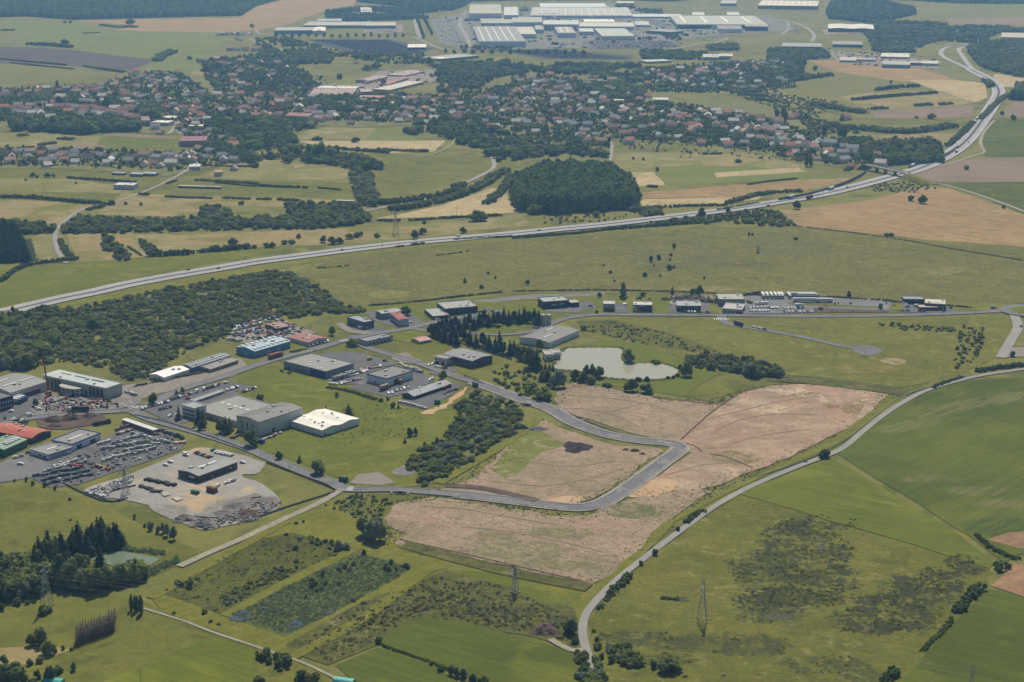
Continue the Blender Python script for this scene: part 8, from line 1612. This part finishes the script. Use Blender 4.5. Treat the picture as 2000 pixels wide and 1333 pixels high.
# ---------------------------------------------------------------- pylons, lamps, cables
STEEL = pmat((150,154,158), .5, var=.06)
def bars(name, segs, th, mat, parent):
    V = []; Fs = []
    for a, b in segs:
        a, b = Vector(a), Vector(b); d = (b-a).normalized(); u = d.orthogonal().normalized()*th; w_ = d.cross(u); k = len(V)
        for p in (a, b): V += [tuple(p+u), tuple(p+w_), tuple(p-u), tuple(p-w_)]
        for i in range(4): j = (i+1) % 4; Fs.append((k+i, k+j, k+4+j, k+4+i))
    return obj(name, mesh(name, V, Fs, mat), parent)
TIPS = {}
def pylon(key, px, py, hp, rz, label):
    h = hpx(py, hp); o = empty('power_pylon', P(px, py), rz, label, 'pylon', 'power pylons'); s = h/28; th = .11
    wb, wt = 3.0*s, .7*s; zl = [0, 6, 11, 15.5, 19.5, 23, 26]; zl = [z*s for z in zl]
    def cw(z): return wb+(wt-wb)*min(1, z/(21*s))
    for sx in (-1, 1):
        for sy in (-1, 1): bars('leg', [((sx*cw(a), sy*cw(a), a), (sx*cw(b), sy*cw(b), b)) for a, b in zip(zl, zl[1:])], th*1.3, STEEL, o)
    br_ = []
    for a, b in zip(zl, zl[1:]):
        ca, cb = cw(a), cw(b)
        for s1, s2, s3, s4 in ((-1,-1,1,-1),(1,-1,1,1),(1,1,-1,1),(-1,1,-1,-1)): br_ += [((s1*ca,s2*ca,a),(s3*cb,s4*cb,b)),((s3*ca,s4*ca,a),(s1*cb,s2*cb,b)),((s1*cb,s2*cb,b),(s3*cb,s4*cb,b))]
    bars('bracing', br_, th*.7, STEEL, o)
    tips = []
    for z, w_ in ((20*s, 6.5*s), (23.5*s, 5*s)):
        bars('cross_arm', [((-w_,0,z),(w_,0,z)),((-w_,0,z),(0,.7*s,z+1.4*s)),((w_,0,z),(0,.7*s,z+1.4*s)),((-w_,0,z),(0,-.7*s,z+1.4*s)),((w_,0,z),(0,-.7*s,z+1.4*s))], th, STEEL, o)
        for sx in (-1, 1):
            bars('insulator', [((sx*w_,0,z),(sx*w_,0,z-1.8*s))], .16, pmat((90,80,70)), o); tips.append((sx*w_, 0, z-1.8*s))
    bars('peak', [((wt,wt,26*s),(0,0,28*s)),((-wt,-wt,26*s),(0,0,28*s)),((wt,-wt,26*s),(0,0,28*s)),((-wt,wt,26*s),(0,0,28*s))], th, STEEL, o)
    for sx in (-1, 1):
        for sy in (-1, 1): ubox('footing', (sx*wb-.5, sy*wb-.5, 0, sx*wb+.5, sy*wb+.5, .9), pmat((170,168,160)), o)
    c, sn = math.cos(rz), math.sin(rz); p = P(px, py); TIPS[key] = [Vector((p.x+a*c-b*sn, p.y+a*sn+b*c, z)) for a, b, z in tips]
pylon('a', 92, 1186, 90, 1.4, 'steel lattice pylon in the lower left meadow by the dark wood')
pylon('b', 1371, 1214, 85, 1.35, 'steel lattice pylon standing in the marsh pasture')
pylon('c', 1006, 1158, 54, .6, 'smaller steel pylon below the weedy soil plot')
pylon('d', 245, 966, 54, .6, 'steel lattice pylon at the edge of the sandy yard')
pylon('e', 1897, 1345, 48, 1.35, 'steel pylon top at the bottom right edge')
pylon('f', 773, 457, 46, .4, 'steel lattice pylon in the meadow above the motorway')
def cable(k1, k2, i):
    a, b = TIPS[k1][i], TIPS[k2][i]; L_ = (b-a).length; pts = [a+(b-a)*(t/14)-Vector((0, 0, 4*L_*.018*(t/14)*(1-t/14)*2)) for t in range(15)]
    o = empty('power_cable', (0, 0, 0), 0, f'thin overhead cable between the {dict(a="left",b="marsh pasture",c="middle",d="yard",e="corner")[k1]} and {dict(a="left",b="marsh pasture",c="middle",d="yard",e="corner")[k2]} pylons', 'cable', 'overhead cables')
    bars('wire', list(zip(pts, pts[1:])), .035, pmat((150,152,154), .4), o)
for i in range(4): cable('a', 'b', i); cable('b', 'e', i)
for i in range(2): cable('d', 'c', i)
LAMPM = {}
def lamp(px, py, hp, place):
    h = min(9.5, max(7, hpx(py, hp))); o = empty('street_lamp', P(px, py), R.uniform(0, 3), f'thin grey street lamp {place}', 'street lamp', 'street lamps')
    if 'p' not in LAMPM:
        V = []; Fs = []
        for z, r in ((0, .11), (1, .07)):
            for i in range(6): a = i*math.tau/6; V.append((math.cos(a)*r, math.sin(a)*r, z))
        Fs = [(i, (i+1) % 6, (i+1) % 6+6, i+6) for i in range(6)]; LAMPM['p'] = mesh('pole', V, Fs, pmat((110,114,118), .5)); LAMPM['h'] = mesh('lamp_head', *boxv(-.15,-.15,0,1.1,.15,.15), pmat((140,142,144), .5))
    q = obj('pole', LAMPM['p'], o); q.scale = (1, 1, h); obj('lamp_head', LAMPM['h'], o, loc=(0, 0, h))
for x, y, hp, pl in ((509,899,14,'on the estate road by the lawn corner'),(566,919,15,'on the estate road'),(624,942,19,'on the estate road by the large roadside tree'),(767,958,16,'on the road right of the junction'),(837,970,12,'at the start of the new road'),(979,989,21,'on the new road, lower left'),(1129,1003,20,'at the lower bend of the new road'),(1216,959,20,'on the new road, lower straight'),(1289,910,20,'on the new road near the sharp bend'),(1296,866,11,'at the sharp bend'),(1174,842,22,'on the upper new road'),(1093,806,10,'on the upper new road by the bare plot'),(797,710,17,'on the street by the cream office'),(312,830,20,'by the street corner lawn'),(368,851,12,'on the street before the factory'),(425,866,17,'on the street before the tall hall'),(257,811,14,'at the left street junction'),(96,814,10,'on the left street'),(179,812,8,'on the left street by the lorry'),(732,690,14,'by the yellow van yard'),
    (1189,622,18,'on the upper road before the pale shop'),(1247,622,13,'on the upper road before the red-cornered shop'),(1306,623,15,'on the upper road before the navy shop'),(1364,623,9,'on the upper road right of the navy shop'),(1422,623,12,'at the branch road mouth'),(1482,623,14,'on the upper road by the depot rows'),(1541,624,9,'on the upper road by the lorry park'),(1601,624,9,'on the upper road by the digger'),(1661,624,9,'on the upper road right of the digger'),(1721,623,9,'on the upper road at the lorry park end'),(1842,618,8,'on the upper road by the beige-roofed showroom'),(1905,616,8,'on the upper road near the roundabout'),(1506,658,17,'on the branch road, first'),(1551,662,16,'on the branch road, second'),(1595,674,12,'on the branch road, third'),(1641,684,10,'on the branch road, fourth'),(1690,696,17,'at the end of the branch road'),(1422,637,10,'at the branch road bend')):
    lamp(x, y, hp, pl)
for x, y, hp, pl in ((747,495,22,'beside the motorway below the pylon'),(779,474,17,'above the motorway by the pylon'),(892,424,18,'in the pale stubble field'),(134,425,18,'by the lane thicket'),(1288,398,12,'in the stubble strip'),(1607,388,14,'beside the motorway lorries'),(674,583,8,'at the corner of the big pasture'),(275,1335,28,'in the bottom left crop field'),(1809,372,18,'at the top of the tan field')):
    o = empty('utility_pole', P(x, y), .3, f'wooden utility pole {pl}', 'pole', 'utility poles'); h = hpx(y, hp)
    bars('pole', [((0,0,0),(0,0,h))], .16, pmat((104,92,78)), o); bars('cross_bar', [((-1.2,0,h-.6),(1.2,0,h-.6))], .1, pmat((104,92,78)), o)
# cows in the marsh pasture
for x, y, c, nm in ((1316,1323,(150,100,60),'brown'),(1338,1324,(110,84,64),'dark brown'),(1413,1321,(190,180,160),'pale'),(1474,1123,(226,226,222),'white')):
    o = empty('cow', P(x, y), .2, f'{nm} cow grazing in the marsh pasture', 'cow'); 
    V = []; Fs = []
    for i, (xx, r) in enumerate(((-1.2,.12),(-1.1,.38),(-.4,.46),(.3,.44),(.8,.34),(1.1,.2),(1.5,.17),(1.75,.09))):
        zc = 1.0-(0 if xx < .9 else (xx-.9)*.75)
        for k in range(8): a = k*math.tau/8; V.append((xx, math.cos(a)*r*.8, zc+math.sin(a)*r))
        if i:
            for k in range(8): j = (k+1) % 8; b_ = i*8; Fs.append((b_-8+k, b_-8+j, b_+j, b_+k))
    Fs += [tuple(range(7, -1, -1)), tuple(range(56, 64))]
    for lx in (-.9, .65):
        for ly in (-.22, .22):
            k = len(V); v, f = boxv(lx-.1, ly-.09, 0, lx+.1, ly+.09, .85); V += v; Fs += [tuple(q+k for q in g) for g in f]
    obj('body', mesh('body', V, Fs, pmat(c, .9)), o)
# ---------------------------------------------------------------- haze
V, Fs = boxv(-9000, -900, -1, 9000, 12500, H+6)
hz = obj('haze', mesh('haze', V, Fs, []), kind='stuff')
hm = bpy.data.materials.new('haze_air'); hm.use_nodes = True; t = hm.node_tree
for n in list(t.nodes):
    if n.type != 'OUTPUT_MATERIAL': t.nodes.remove(n)
out = t.nodes[0]; pv = N(t, 'VolumePrincipled'); pv.inputs['Color'].default_value = (.26, .55, 1.0, 1); pv.inputs['Absorption Color'].default_value = (1, 1, 1, 1); pv.inputs['Density'].default_value = HAZE; pv.inputs['Anisotropy'].default_value = .2
t.links.new(pv.outputs[0], out.inputs['Volume']); hz.data.materials.append(hm)
# ---------------------------------------------------------------- labels: tell look-alikes apart by their order
bpy.context.view_layer.update()
ORD = ['first','second','third','fourth','fifth','sixth','seventh','eighth','ninth','tenth','eleventh','twelfth','thirteenth','fourteenth','fifteenth','sixteenth','seventeenth','eighteenth','nineteenth','twentieth']
from collections import defaultdict
BY = defaultdict(list)
for o in THINGS: BY[o['label']].append(o)
for lab, L_ in BY.items():
    if len(L_) == 1: continue
    def sx(o):
        p = o.matrix_world.translation; return proj(p.x, p.y, p.z)
    L_.sort(key=lambda o: sx(o)[0]); n = len(L_)
    for i, o in enumerate(L_):
        if n == 2: o['label'] = f'{lab}, {"left" if i == 0 else "right"} one'
        elif i == 0: o['label'] = f'{lab}, leftmost'
        elif i == n-1: o['label'] = f'{lab}, rightmost'
        elif i < (n+1)//2: o['label'] = f'{lab}, {ORD[min(i, 19)]} from left'
        else: o['label'] = f'{lab}, {ORD[min(n-1-i, 19)]} from right'
for o in THINGS:
    w_ = o['label'].split()
    if len(w_) > 16: o['label'] = o['label'].replace(' with ', ', ', 1).replace('large house, ', 'large house, '); w_ = o['label'].split()
bad = [o['label'] for o in THINGS if len(o['label'].split()) > 16]
print('things', len(THINGS), 'long labels', len(bad), bad[:8], 'houses', len(HOUSES))
for o in THINGS:
    for k in ('_dims',):
        if k in o: del o[k]
